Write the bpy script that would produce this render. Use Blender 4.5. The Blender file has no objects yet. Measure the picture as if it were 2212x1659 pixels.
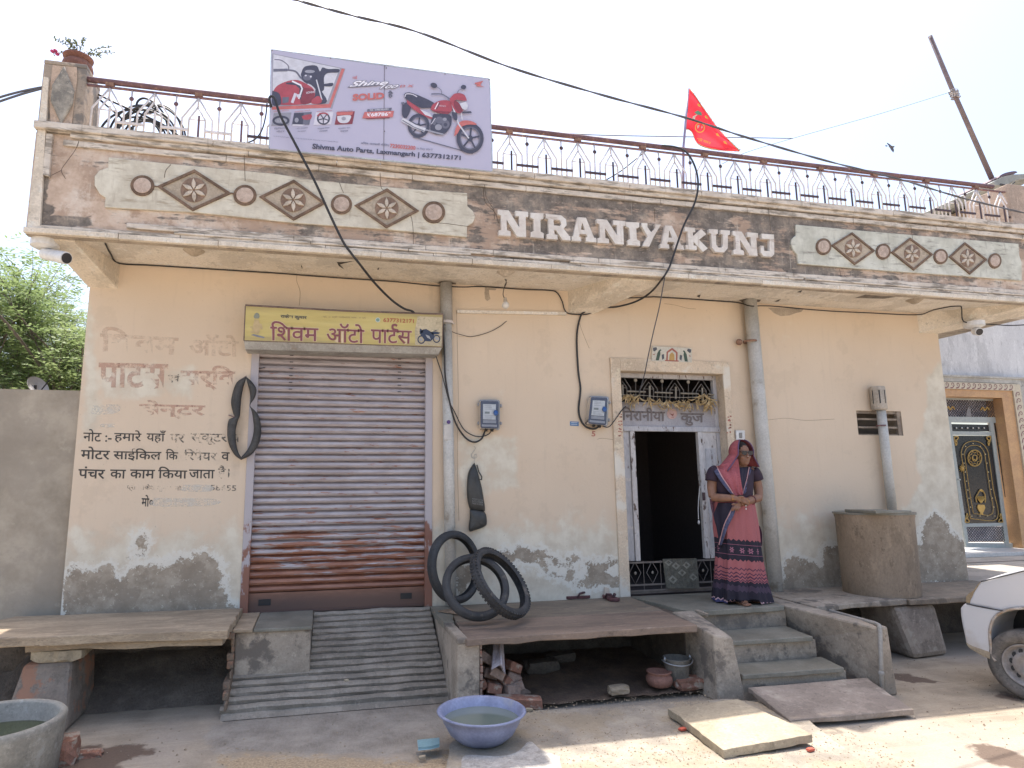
import bpy, bmesh, math, random
import numpy as np
from mathutils import Vector, Matrix
random.seed(7)
RNG = np.random.default_rng(5)
S = bpy.context.scene
COL = S.collection
R_ = math.radians

# ------------------------------------------------------------------ camera
IW, IH = 2212.0, 1659.0            # size the photograph was measured at
FPX, CX, CY = 1390.0, 1016.0, 823.5
YAW, PIT, ROLL = R_(12.9), R_(9.1), R_(.42)
C0 = np.array([0.0, -5.9, 1.6])
_fh = np.array([math.sin(YAW), math.cos(YAW), 0]); _r0 = np.array([math.cos(YAW), -math.sin(YAW), 0]); _z = np.array([0, 0, 1.])
CF = _fh * math.cos(PIT) + _z * math.sin(PIT)
_u0 = -_fh * math.sin(PIT) + _z * math.cos(PIT)
CR = _r0 * math.cos(ROLL) - _u0 * math.sin(ROLL)
CU = _r0 * math.sin(ROLL) + _u0 * math.cos(ROLL)
cam_d = bpy.data.cameras.new('camera'); cam = bpy.data.objects.new('camera', cam_d); COL.objects.link(cam)
cam_d.sensor_fit = 'HORIZONTAL'; cam_d.sensor_width = 36.0; cam_d.lens = 36.0 * FPX / IW
cam_d.shift_x = (IW / 2 - CX) / IW
cam_d.shift_y = -(IH / 2 - CY) / IW
cam_d.clip_start = .05; cam_d.clip_end = 2000
cam.matrix_world = Matrix(((CR[0], CU[0], -CF[0], C0[0]), (CR[1], CU[1], -CF[1], C0[1]), (CR[2], CU[2], -CF[2], C0[2]), (0, 0, 0, 1)))
S.camera = cam

# ------------------------------------------------------------------ light
SUN = Vector((.02, .288, 1.0)).normalized()
w = bpy.data.worlds.new('World'); S.world = w; w.use_nodes = True
wn = w.node_tree; bg = wn.nodes['Background']
sky = wn.nodes.new('ShaderNodeTexSky'); sky.sky_type = 'NISHITA'; sky.sun_disc = False
sky.sun_elevation = math.asin(SUN.z)
sky.sun_rotation = math.atan2(SUN.x, SUN.y)
sky.altitude = 0; sky.air_density = 1.0; sky.dust_density = 4.0; sky.ozone_density = 1.0
wn.links.new(sky.outputs[0], bg.inputs[0]); bg.inputs[1].default_value = .15
sd = bpy.data.lights.new('sun', 'SUN'); sd.energy = 3.2; sd.angle = R_(.53); sd.color = (1, .95, .88)
so = bpy.data.objects.new('sun', sd); COL.objects.link(so)
so.rotation_euler = SUN.to_track_quat('Z', 'Y').to_euler(); so.location = (-3, 8, 20)
S.view_settings.view_transform = 'Standard'; S.view_settings.look = 'None'
S.view_settings.exposure = 1.25; S.view_settings.gamma = 1; S.view_settings.use_curve_mapping = False

# ------------------------------------------------------------------ from measured points to places
CROP = {'D': (0, 0, 1), '1': (0, 50.9, .3583), '2': (509.4, 50.9, .3583), '3': (1018.8, 254.7, .307), '4': (1613, 50.9, .3582),
        'a': (0, 551.9, .3583), 'b': (475.4, 551.9, .3583), 'c': (976.4, 551.9, .3583), 'd': (1570.7, 594.3, .3864),
        'e': (0, 1146.2, .3091), 'f': (467, 1146.2, .3091), 'g': (933.9, 1146.2, .3091), 'h': (1443.3, 1146.2, .3474),
        'w': (1511.2, 916.9, .2457), 'F': (1443.3, 169.8, .1126), 'B': (577.3, 101.9, .2188), 'L': (1061.3, 424.5, .2802),
        's': (517.9, 653.7, .1996), 'n': (2020.6, 721.7, .3071), 'C': (2041.8, 1214, .2046), 'm': (1010.3, 832, .0716),
        'R': (2105.5, 339.6, .1023), 'o': (1324.4, 789.6, .1113), 'y': (916.9, 1137.7, .1228), 'T': (0, 594.3, .1536)}
def K(c, x, y):
    o = CROP[c]; return (o[0] + x * o[2], o[1] + y * o[2])
def KL(c, pts): return [K(c, *p) for p in pts]
def ray(x, y): return CF + CR * (x - CX) / FPX + CU * (CY - y) / FPX
def at(p, Y=0.0):
    d = ray(*p); return C0 + d * (Y - C0[1]) / d[1]
def atz(p, z):
    d = ray(*p); return C0 + d * (z - C0[2]) / d[2]
def atx(p, x):
    d = ray(*p); return C0 + d * (x - C0[0]) / d[0]
def atn(p, P0, n):
    d = ray(*p); n = np.array(n); return C0 + d * (((np.array(P0) - C0) @ n) / (d @ n))
class Quad:
    """four measured corners (top left, top right, bottom right, bottom left) -> points inside them"""
    def __init__(s, tl, tr, br, bl): s.q = [np.array(v, float) for v in (tl, tr, br, bl)]
    def __call__(s, u, v):
        tl, tr, br, bl = s.q; return tuple((tl * (1 - u) + tr * u) * (1 - v) + (bl * (1 - u) + br * u) * v)

# ------------------------------------------------------------------ objects
OFF = {}
def _off(p): return OFF.get(p.name, np.zeros(3)) if p is not None else np.zeros(3)
def thing(name, label, cat, base=(0, 0, 0), group=None):
    o = bpy.data.objects.new(name, None); COL.objects.link(o); o.location = tuple(float(v) for v in base); o.empty_display_size = .1
    o['label'] = label; o['category'] = cat
    if group: o['group'] = group
    OFF[o.name] = np.array(base, float); return o
def obj(name, V, Fc, m, parent=None, smooth=False, label=None, cat=None, group=None, kind=None, mats=None, fm=None, bevel=0, attrs=None):
    off = _off(parent)
    V = np.asarray(V, float).reshape(-1, 3) - off
    if kind is None and ('print' in name or name in ('whitewash_patch', 'soffit_crack', 'auspicious_marks', 'wall_lettering', 'fringe', 'grit', 'exposed_bricks', 'slot', 'lettering', 'leaves', 'seam')): kind = 'stuff'
    me = bpy.data.meshes.new(name); me.from_pydata(V.tolist(), [], [tuple(int(i) for i in f) for f in Fc])
    for mm in (mats or [m]): me.materials.append(mm)
    if fm is not None: me.polygons.foreach_set('material_index', np.asarray(fm, dtype=np.int32))
    if smooth: me.polygons.foreach_set('use_smooth', np.ones(len(me.polygons), dtype=bool))
    if attrs:
        for k, a in attrs.items():
            at_ = me.attributes.new(k, 'FLOAT', 'POINT'); at_.data.foreach_set('value', np.asarray(a, dtype=np.float32))
    me.update()
    o = bpy.data.objects.new(name, me); COL.objects.link(o)
    if parent is not None: o.parent = parent; OFF[o.name] = off
    if bevel:
        b = o.modifiers.new('bevel', 'BEVEL'); b.width = bevel; b.segments = 2; b.limit_method = 'ANGLE'; b.angle_limit = R_(35)
    if label: o['label'] = label
    if cat: o['category'] = cat
    if group: o['group'] = group
    if kind: o['kind'] = kind
    return o
def copy_tree(o, parent=None, shift=None):
    c = o.copy(); COL.objects.link(c); OFF[c.name] = OFF.get(o.name, np.zeros(3))
    if parent is not None: c.parent = parent
    for ch in list(o.children): copy_tree(ch, c)
    return c

class MB:
    """collects faces"""
    def __init__(s): s.V = []; s.F = []; s.M = []
    def add(s, V, F, mi=0):
        b = len(s.V); s.V += [tuple(map(float, v)) for v in V]; s.F += [tuple(i + b for i in f) for f in F]; s.M += [mi] * len(F); return s
    def hexa(s, p, mi=0):      # p: 4 bottom/back ring, 4 top/front ring
        return s.add(p, [(3, 2, 1, 0), (4, 5, 6, 7), (0, 1, 5, 4), (1, 2, 6, 5), (2, 3, 7, 6), (3, 0, 4, 7)], mi)
    def box(s, a, b, mi=0):
        x0, y0, z0 = a; x1, y1, z1 = b
        return s.hexa([(x0, y0, z0), (x1, y0, z0), (x1, y1, z0), (x0, y1, z0), (x0, y0, z1), (x1, y0, z1), (x1, y1, z1), (x0, y1, z1)], mi)
    def prism(s, pts, d, mi=0):  # planar polygon of 3d points, swept by vector d (away from the viewer)
        n = len(pts); pts = [np.array(p, float) for p in pts]; d = np.array(d, float)
        V = pts + [p + d for p in pts]
        F = [tuple(range(n)), tuple(range(2 * n - 1, n - 1, -1))] + [(i, i + n, (i + 1) % n + n, (i + 1) % n) for i in range(n)]
        return s.add(V, F, mi)
    def tube(s, pts, r, n=8, mi=0, cap=True):
        pts = [np.array(p, float) for p in pts]; N = len(pts); rr = r if hasattr(r, '__len__') else [r] * N
        V = []; up = np.array([0, 0, 1.]); prev = None
        for i, p in enumerate(pts):
            t = pts[min(i + 1, N - 1)] - pts[max(i - 1, 0)]; t = t / (np.linalg.norm(t) + 1e-9)
            if prev is None:
                a = np.cross(t, up)
                if np.linalg.norm(a) < .1: a = np.cross(t, np.array([1., 0, 0]))
            else: a = prev - t * (prev @ t)
            a = a / (np.linalg.norm(a) + 1e-9); b = np.cross(t, a); prev = a
            for k in range(n):
                an = 2 * math.pi * k / n; V.append(p + rr[i] * (a * math.cos(an) + b * math.sin(an)))
        F = []
        for i in range(N - 1):
            for k in range(n):
                F.append((i * n + k, i * n + (k + 1) % n, (i + 1) * n + (k + 1) % n, (i + 1) * n + k))
        if cap: F += [tuple(range(n - 1, -1, -1)), tuple((N - 1) * n + k for k in range(n))]
        return s.add(V, F, mi)
    def lathe(s, prof, c, n=32, mi=0, axis=None, sx=1, sy=1):   # prof [(r,z)], about vertical axis (or given frame)
        V = []; F = []
        A = (np.array([1., 0, 0]), np.array([0, 1., 0]), np.array([0, 0, 1.])) if axis is None else axis
        c = np.array(c, float)
        for r, z in prof:
            for k in range(n):
                a = 2 * math.pi * k / n; V.append(c + A[0] * r * math.cos(a) * sx + A[1] * r * math.sin(a) * sy + A[2] * z)
        for i in range(len(prof) - 1):
            for k in range(n): F.append((i * n + k, i * n + (k + 1) % n, (i + 1) * n + (k + 1) % n, (i + 1) * n + k))
        return s.add(V, F, mi)
    def ell(s, c, r, n=12, m=8, mi=0, rot=None):
        V = []; F = []
        for i in range(m + 1):
            ph = math.pi * i / m
            for k in range(n):
                a = 2 * math.pi * k / n
                v = np.array([r[0] * math.sin(ph) * math.cos(a), r[1] * math.sin(ph) * math.sin(a), r[2] * math.cos(ph)])
                if rot is not None: v = rot @ v
                V.append(np.array(c, float) + v)
        for i in range(m):
            for k in range(n): F.append((i * n + k, (i + 1) * n + k, (i + 1) * n + (k + 1) % n, i * n + (k + 1) % n))
        return s.add(V, F, mi)
    def build(s, name, m, parent=None, **kw):
        mats = m if isinstance(m, list) else [m]
        return obj(name, s.V, s.F, None, parent, mats=mats, fm=s.M if len(mats) > 1 else None, **kw)
def arc(cx, cy, r, a0, a1, n, ry=None):
    ry = r if ry is None else ry
    return [(cx + r * math.cos(R_(a0 + (a1 - a0) * i / n)), cy + ry * math.sin(R_(a0 + (a1 - a0) * i / n))) for i in range(n + 1)]
def spline(pts, k=6):
    """catmull-rom through points of any dimension"""
    P = [np.array(p, float) for p in pts]; P = [2 * P[0] - P[1]] + P + [2 * P[-1] - P[-2]]; out = []
    for i in range(1, len(P) - 2):
        for j in range(k):
            t = j / k; a, b, c, d = P[i - 1:i + 3]
            out.append(.5 * (2 * b + (c - a) * t + (2 * a - 5 * b + 4 * c - d) * t * t + (3 * b - a - 3 * c + d) * t ** 3))
    out.append(P[-2]); return out
def cable(pts, r=.008, k=6):
    """pts: (px, py, Y) measured points on depth Y"""
    return spline([at(p[:2], p[2]) for p in pts], k), r

# ------------------------------------------------------------------ node materials
class NT:
    def __init__(s, name):
        s.m = bpy.data.materials.new(name); s.m.use_nodes = True; s.t = s.m.node_tree; s.b = s.t.nodes['Principled BSDF']
        s._c = None
    def n(s, typ, **kw):
        nd = s.t.nodes.new('ShaderNode' + typ)
        for k, v in kw.items(): setattr(nd, k, v)
        return nd
    def l(s, a, b): s.t.links.new(a, b)
    def put(s, sock, v):
        if isinstance(v, bpy.types.NodeSocket): s.l(v, sock)
        else:
            if hasattr(v, '__len__') and len(v) == 3 and sock.type == 'RGBA': v = (*v, 1)
            sock.default_value = v
    def co(s):
        if s._c is None: s._c = s.n('NewGeometry').outputs['Position']
        return s._c
    def map(s, v, sc=(1, 1, 1), loc=(0, 0, 0), rot=(0, 0, 0)):
        m = s.n('Mapping'); s.put(m.inputs[0], v); m.inputs['Scale'].default_value = sc; m.inputs['Location'].default_value = loc; m.inputs['Rotation'].default_value = rot
        return m.outputs[0]
    def noise(s, scale, detail=6, rough=.55, vec=None, dist=0):
        q = s.n('TexNoise'); s.put(q.inputs['Vector'], vec if vec is not None else s.co()); q.inputs['Scale'].default_value = scale
        q.inputs['Detail'].default_value = detail; q.inputs['Roughness'].default_value = rough; q.inputs['Distortion'].default_value = dist
        return q.outputs[0]
    def vor(s, scale, vec=None, feat='F1', out='Distance'):
        q = s.n('TexVoronoi', feature=feat); s.put(q.inputs['Vector'], vec if vec is not None else s.co()); q.inputs['Scale'].default_value = scale
        return q.outputs[out]
    def ma(s, op, a, b=0.0, c=0.0, clamp=False):
        q = s.n('Math', operation=op); q.use_clamp = clamp
        s.put(q.inputs[0], a); s.put(q.inputs[1], b)
        if len(q.inputs) > 2: s.put(q.inputs[2], c)
        return q.outputs[0]
    def step(s, v, lo, hi, a=0.0, b=1.0):
        q = s.n('MapRange'); q.interpolation_type = 'SMOOTHSTEP'; s.put(q.inputs[0], v)
        for i, x in enumerate((lo, hi, a, b)): q.inputs[i + 1].default_value = x
        return q.outputs[0]
    def ramp(s, v, stops, const=False):
        q = s.n('ValToRGB'); s.put(q.inputs[0], v); e = q.color_ramp.elements
        if const: q.color_ramp.interpolation = 'CONSTANT'
        while len(e) < len(stops): e.new(.5)
        for x, (p, c) in zip(e, stops):
            x.position = p; x.color = (*c, 1) if len(c) == 3 else c
        return q.outputs[0]
    def mix(s, f, a, b, mode='MIX'):
        q = s.n('Mix', data_type='RGBA', blend_type=mode); s.put(q.inputs[0], f); s.put(q.inputs[6], a); s.put(q.inputs[7], b); return q.outputs[2]
    def attr(s, name): q = s.n('Attribute', attribute_name=name); return q.outputs['Fac']
    def xyz(s, v=None): q = s.n('SeparateXYZ'); s.put(q.inputs[0], v if v is not None else s.co()); return q.outputs
    def out(s, col, rough=.8, bump=None, bs=.3, bd=.01, metal=0, spec=None, alpha=None, trans=None):
        s.put(s.b.inputs['Base Color'], col); s.put(s.b.inputs['Roughness'], rough); s.put(s.b.inputs['Metallic'], metal)
        if spec is not None: s.b.inputs['Specular IOR Level'].default_value = spec
        if alpha is not None: s.put(s.b.inputs['Alpha'], alpha)
        if trans is not None: s.b.inputs['Transmission Weight'].default_value = trans
        if bump is not None:
            q = s.n('Bump'); q.inputs['Strength'].default_value = bs; q.inputs['Distance'].default_value = bd; s.put(q.inputs['Height'], bump); s.l(q.outputs[0], s.b.inputs['Normal'])
        return s.m
MAT = {}
def mat(name, c1, c2=None, scale=6, rough=.8, bump=.3, bd=.01, metal=0, fine=60, wear=None, wt=(.55, .65), wscale=12, sc=(1, 1, 1), spec=None, obj_co=False):
    """mottled surface: two tones, fine grain, optional worn colour showing through in patches"""
    if name in MAT: return MAT[name]
    t = NT(name)
    if obj_co: t._c = t.n('TexCoord').outputs['Object']
    c2 = c2 or tuple(v * .75 for v in c1)
    v = t.map(t.co(), sc)
    a = t.noise(scale, 8, .6, v); col = t.ramp(a, [(.36, c2), (.64, c1)])
    if rough > .68:
        col = t.mix(t.ma('MULTIPLY', t.step(t.noise(scale * .6, 10, .72, v), .50, .56), .5), col, tuple(q * .70 for q in c2))
        col = t.mix(t.ma('MULTIPLY', t.step(t.noise(scale * 3.3, 10, .78, v), .56, .60), .42), col, tuple(min(.8, q * 1.3) for q in c1))
        col = t.mix(t.ma('MULTIPLY', t.step(t.noise(scale * 6, 8, .75, v), .58, .62), .5), col, tuple(q * .5 for q in c2))
    g = t.noise(fine, 4, .6, v); col = t.mix(.5, col, t.mix(1, col, t.ramp(g, [(.3, (.72, .72, .72)), (.7, (1.2, 1.2, 1.2))]), 'MULTIPLY'))
    h = t.ma('ADD', t.ma('MULTIPLY', a, .6), t.ma('MULTIPLY', g, .4))
    if wear:
        wq = t.noise(wscale, 10, .65, v); k = t.step(wq, wt[0], wt[1]); col = t.mix(k, col, wear); h = t.ma('SUBTRACT', h, t.ma('MULTIPLY', k, .25))
    MAT[name] = t.out(col, rough, h, bump, bd, metal, spec); return MAT[name]
def plain(name, c, rough=.6, metal=0, spec=None):
    if name in MAT: return MAT[name]
    t = NT(name); g = t.noise(25, 4, .6)
    MAT[name] = t.out(t.mix(1, c, t.ramp(g, [(.3, (.88, .88, .88)), (.7, (1.1, 1.1, 1.1))]), 'MULTIPLY'), rough, None, metal=metal, spec=spec); return MAT[name]

# ------------------------------------------------------------------ text as thin meshes
MATRA = '\u093f'
def deva(s):
    out = []; 
    for ch in s:
        if ch == MATRA: out.insert(len(out) - 1, ch)
        else: out.append(ch)
    return ''.join(out)
def glyphs(body, off=0.0, shear=0.0, res=3):
    c = bpy.data.curves.new('t', 'FONT'); c.body = deva(body); c.offset = off; c.shear = shear; c.resolution_u = res
    o = bpy.data.objects.new('t', c); COL.objects.link(o); dg = bpy.context.evaluated_depsgraph_get()
    dg.update(); ev = o.evaluated_get(dg); me = ev.to_mesh()
    V = np.array([v.co[:2] for v in me.vertices]); F = [tuple(p.vertices) for p in me.polygons]
    ev.to_mesh_clear(); bpy.data.objects.remove(o); bpy.data.curves.remove(c); return V, F
def text(mb, body, quad, Y, mi=0, off=0.0, shear=0.0, place=None, box=None, res=3):
    """lettering filling the quad, on the plane at depth Y"""
    V, F = glyphs(body, off, shear, res)
    if len(V) == 0: return
    lo, hi = (V.min(0), V.max(0)) if box is None else box
    P = []
    for x, y in V:
        p = quad((x - lo[0]) / (hi[0] - lo[0]), 1 - (y - lo[1]) / (hi[1] - lo[1])); P.append((place or (lambda q: at(q, Y)))(p))
    mb.add(P, F, mi)
def rect(x0, y0, x1, y1, c='D'): return Quad(K(c, x0, y0), K(c, x1, y0), K(c, x1, y1), K(c, x0, y1))
# ================================================================== materials
M = {}
def wall_mat():
    t = NT('painted_plaster'); co = t.co(); x, y, z = t.xyz()
    big = t.noise(.9, 5, .5); med = t.noise(5, 8, .6); fin = t.noise(40, 6, .65); streak = t.noise(3, 6, .6, t.map(co, (6, 1, .5)))
    peach = t.ramp(big, [(.3, (.63, .505, .375)), (.7, (.69, .565, .43))])
    pale = t.ramp(med, [(.38, (.56, .495, .39)), (.62, (.70, .645, .53))])
    fade = t.ma('ADD', t.attr('fade'), t.ma('MULTIPLY', t.ma('SUBTRACT', med, .5), 1.6)); fk = t.step(fade, .25, .75)
    col = t.mix(fk, peach, pale)
    col = t.mix(t.ma('MULTIPLY', t.step(streak, .54, .68), .10), col, (.44, .36, .28))
    st = t.ma('ADD', t.attr('darken'), t.ma('MULTIPLY', t.ma('SUBTRACT', med, .5), 1.2)); col = t.mix(t.ma('MULTIPLY', t.step(st, .4, 1.0), .6), col, (.36, .29, .22))
    # flecks and chips where the limewash blisters
    chip = t.step(t.noise(20, 10, .8), .60, .62); zone = t.step(t.ma('ADD', t.attr('cement'), t.ma('MULTIPLY', med, .25)), -.12, .12)
    cem = t.mix(t.ma('MULTIPLY', t.step(t.noise(3.5, 10, .72), .49, .54), .6), t.ramp(t.noise(9, 9, .7), [(.36, (.285, .235, .175)), (.64, (.44, .375, .295))]), (.25, .205, .155))
    ed = t.ma('ADD', t.attr('cement'), t.ma('ADD', t.ma('MULTIPLY', t.ma('SUBTRACT', t.noise(9, 10, .75), .5), .30), t.ma('MULTIPLY', t.ma('SUBTRACT', t.noise(34, 9, .78), .5), .17))); ck = t.step(ed, -.004, .006)
    spots = t.step(t.noise(26, 9, .78), .585, .605)
    ck2 = t.ma('MULTIPLY', ck, t.ma('SUBTRACT', 1.0, t.ma('MULTIPLY', spots, .8)))
    cc = t.ma('MAXIMUM', ck2, t.ma('MULTIPLY', t.ma('MULTIPLY', chip, zone), .8))
    rim = t.ma('MULTIPLY', t.step(t.ma('ADD', ed, t.ma('MULTIPLY', t.ma('SUBTRACT', t.noise(16, 9, .75), .5), .18)), -.075, -.035), t.ma('SUBTRACT', 1.0, ck)); col = t.mix(t.ma('MULTIPLY', rim, .8), col, (.70, .675, .60))
    col = t.mix(cc, col, cem)
    col = t.mix(t.ma('MULTIPLY', t.step(t.noise(2.0, 10, .72), .55, .60), .16), col, (.46, .37, .27)); dots = t.step(t.noise(48, 4, .6), .66, .70); col = t.mix(t.ma('MULTIPLY', dots, .35), col, (.3, .24, .18))
    h = t.ma('ADD', t.ma('MULTIPLY', fin, .35), t.ma('MULTIPLY', cc, -.8)); h = t.ma('ADD', h, t.ma('MULTIPLY', med, .5))
    return t.out(col, .88, h, .35, .012)
M['wall'] = wall_mat()
def fascia_mat():
    t = NT('weathered_fascia'); co = t.co()
    big = t.noise(1.6, 6, .6); med = t.noise(6, 9, .65); fin = t.noise(45, 6, .65); hor = t.noise(5, 9, .65, t.map(co, (.7, 1, 4))); ver = t.noise(4, 8, .65, t.map(co, (7, 1, .5)))
    base = t.ramp(med, [(.36, (.46, .345, .26)), (.5, (.58, .45, .35)), (.64, (.66, .57, .48))])
    col = t.mix(t.ma('MULTIPLY', t.step(t.noise(2.6, 8, .7), .46, .56), .75), base, (.37, .26, .19))
    d = t.ma('ADD', t.attr('dark'), t.ma('MULTIPLY', t.ma('SUBTRACT', t.ma('ADD', t.ma('MULTIPLY', hor, .4), t.ma('ADD', t.ma('MULTIPLY', med, .25), t.ma('MULTIPLY', big, .35))), .5), 5.0)); k = t.step(d, .38, .66)
    dk = t.ramp(t.noise(7, 9, .75), [(.36, (.075, .07, .065)), (.5, (.165, .145, .125)), (.62, (.30, .25, .20))])
    col = t.mix(t.ma('MULTIPLY', k, .9), col, dk)
    col = t.mix(t.ma('MULTIPLY', t.step(ver, .60, .72), .5), col, (.62, .55, .45))
    col = t.mix(t.ma('MULTIPLY', t.step(t.noise(16, 9, .75, t.map(co, (.6, 1, 1.6))), .56, .64), .45), col, (.56, .46, .36))
    h = t.ma('ADD', t.ma('MULTIPLY', med, .6), t.ma('MULTIPLY', fin, .4))
    return t.out(col, .9, h, .45, .015)
M['fascia'] = fascia_mat()
def trim_mat(name, c1, c2, dirt, lo=.5, hi=.66):
    t = NT(name); co = t.co(); med = t.noise(7, 9, .65); hor = t.noise(6, 9, .65, t.map(co, (.8, 3, 5))); fin = t.noise(50, 5, .6); ver = t.noise(5, 7, .6, t.map(co, (6, 1, .8)))
    col = t.ramp(med, [(.38, c2), (.62, c1)]); col = t.mix(t.ma('MULTIPLY', t.step(hor, lo, hi), .8), col, dirt); col = t.mix(t.ma('MULTIPLY', t.step(ver, .58, .72), .4), col, dirt)
    return t.out(col, .88, t.ma('ADD', med, t.ma('MULTIPLY', fin, .5)), .4, .01)
M['cornice'] = trim_mat('limewashed_cornice', (.70, .635, .55), (.56, .49, .41), (.21, .18, .145), .485, .61)
M['panel'] = trim_mat('greenish_panel_plaster', (.68, .64, .53), (.53, .485, .39), (.36, .30, .22), .52, .68)
M['panel_r'] = trim_mat('grey_green_panel_plaster', (.64, .635, .55), (.48, .475, .40), (.23, .21, .18), .54, .68)
M['letter'] = trim_mat('whitewashed_letter', (.74, .70, .64), (.60, .54, .48), (.36, .28, .22), .57, .74)
M['brownline'] = mat('brown_band', (.22, .145, .095), (.14, .09, .06), 14)  # brown outlines of the relief rings, diamonds and links
M['medal'] = mat('pinkish_medallion', (.56, .45, .37), (.46, .35, .28), 12)
M['tanface'] = mat('tan_diamond_face', (.50, .42, .32), (.40, .33, .25), 8)
M['petal'] = mat('cream_petal', (.66, .58, .48), (.50, .42, .33), 12)
M['soffit'] = mat('whitewashed_soffit', (.76, .70, .61), (.70, .63, .53), 3, wear=(.36, .29, .22), wt=(.72, .78), wscale=9)
M['beam'] = mat('whitewashed_beam', (.75, .67, .56), (.67, .58, .46), 4, wear=(.46, .33, .23), wt=(.66, .78), wscale=7)
M['cement'] = mat('old_cement', (.43, .365, .29), (.31, .26, .205), 3, bump=.6, wear=(.17, .145, .12), wt=(.52, .60), wscale=3.5)
M['cementlt'] = mat('light_cement', (.48, .405, .32), (.35, .29, .225), 5, bump=.6, wear=(.20, .17, .14), wt=(.55, .64), wscale=4)
M['ramp'] = mat('dark_ramp_cement', (.34, .295, .24), (.24, .208, .168), 5, bump=.7, wear=(.35, .295, .235), wt=(.62, .74), wscale=14)
M['stone'] = mat('reddish_stone_slab', (.27, .195, .145), (.175, .13, .10), 3, sc=(.5, 2, 1), wear=(.40, .32, .25), wt=(.62, .72), wscale=7, rough=.7)
M['kota'] = mat('dark_green_grey_stone', (.25, .235, .19), (.175, .165, .132), 4, rough=.6, wear=(.28, .25, .21), wt=(.6, .74), wscale=10)
M['tanstone'] = mat('tan_sandstone', (.47, .365, .25), (.33, .255, .175), 4, sc=(.6, 2, 2), bump=.6, wear=(.24, .185, .13), wt=(.6, .7), wscale=6)
M['palestone'] = mat('pale_tan_stone', (.45, .375, .265), (.37, .305, .215), 4, bump=.2)  # own pale tan of the stone, one tone wherever it is used
M['brick'] = mat('old_brick', (.33, .155, .10), (.22, .11, .075), 14, wear=(.36, .29, .23), wt=(.50, .60), wscale=16, obj_co=True)
M['brickw'] = mat('mortar_crusted_brick', (.36, .27, .215), (.27, .19, .15), 14, wear=(.35, .16, .105), wt=(.55, .66), wscale=11, obj_co=True)
M['rail'] = mat('rusty_maroon_pipe', (.19, .10, .105), (.12, .065, .075), 9, wear=(.30, .19, .15), wt=(.55, .66), wscale=20, rough=.65)
M['railw'] = mat('chalky_white_iron', (.72, .68, .67), (.58, .52, .49), 12, wear=(.30, .17, .12), wt=(.64, .72), wscale=18, rough=.65)
M['railb'] = mat('dark_maroon_iron', (.075, .04, .045), (.05, .03, .035), 12, rough=.6)
M['rubber'] = mat('dusty_rubber', (.075, .073, .07), (.045, .044, .043), 10, rough=.75, bump=.3)
M['tyre'] = mat('worn_tyre_rubber', (.055, .055, .056), (.036, .036, .038), 7, rough=.72, wear=(.14, .12, .10), wt=(.60, .75), wscale=9)
M['black'] = plain('black_paint', (.02, .02, .022), .5)
M['wire'] = plain('black_cable', (.025, .024, .026), .55)
M['wiregrey'] = plain('grey_twisted_cable', (.10, .10, .115), .55)
M['pvc'] = mat('grey_pvc_pipe', (.56, .545, .505), (.47, .455, .415), 5, rough=.55, wear=(.32, .28, .23), wt=(.56, .72), wscale=6, bump=.1)
M['pvcd'] = mat('dusty_grey_pipe', (.36, .34, .31), (.29, .27, .24), 5, rough=.6, wear=(.47, .45, .40), wt=(.6, .7), wscale=8, bump=.1)
M['white'] = plain('white_plastic', (.70, .69, .67), .4)
M['whiteold'] = mat('aged_white_paint', (.60, .57, .55), (.50, .47, .45), 10, wear=(.11, .075, .06), wt=(.57, .63), wscale=22, rough=.6, sc=(1, 1, .35))
M['doorpaint'] = mat('chipped_grey_white_door_paint', (.50, .49, .50), (.42, .41, .42), 8, wear=(.13, .085, .07), wt=(.60, .65), wscale=24, rough=.6, sc=(1, 1, .3))
M['lintel'] = mat('grey_lilac_board', (.40, .385, .40), (.33, .315, .33), 5, rough=.6)
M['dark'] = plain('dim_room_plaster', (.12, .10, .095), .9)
M['jamb'] = mat('peach_jamb_plaster', (.66, .55, .42), (.56, .45, .34), 5, bump=.2)
M['frame'] = mat('cream_door_surround', (.68, .56, .42), (.62, .50, .37), 3, wear=(.68, .63, .54), wt=(.5, .62), wscale=3, bump=.2)
M['peachdark'] = mat('roof_room_plaster', (.50, .39, .29), (.40, .31, .235), 4)
M['sandpatch'] = mat('yellow_grit', (.42, .30, .17), (.28, .20, .12), 30, bump=.8)
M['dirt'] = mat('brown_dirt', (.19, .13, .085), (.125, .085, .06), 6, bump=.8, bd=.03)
M['mud_shade'] = mat('dark_mud_and_shade', (.16, .128, .098), (.10, .08, .062), 6, bump=.8, bd=.03)  # mud colour, also on the dark sheets that paint shade into the hollows

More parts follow.
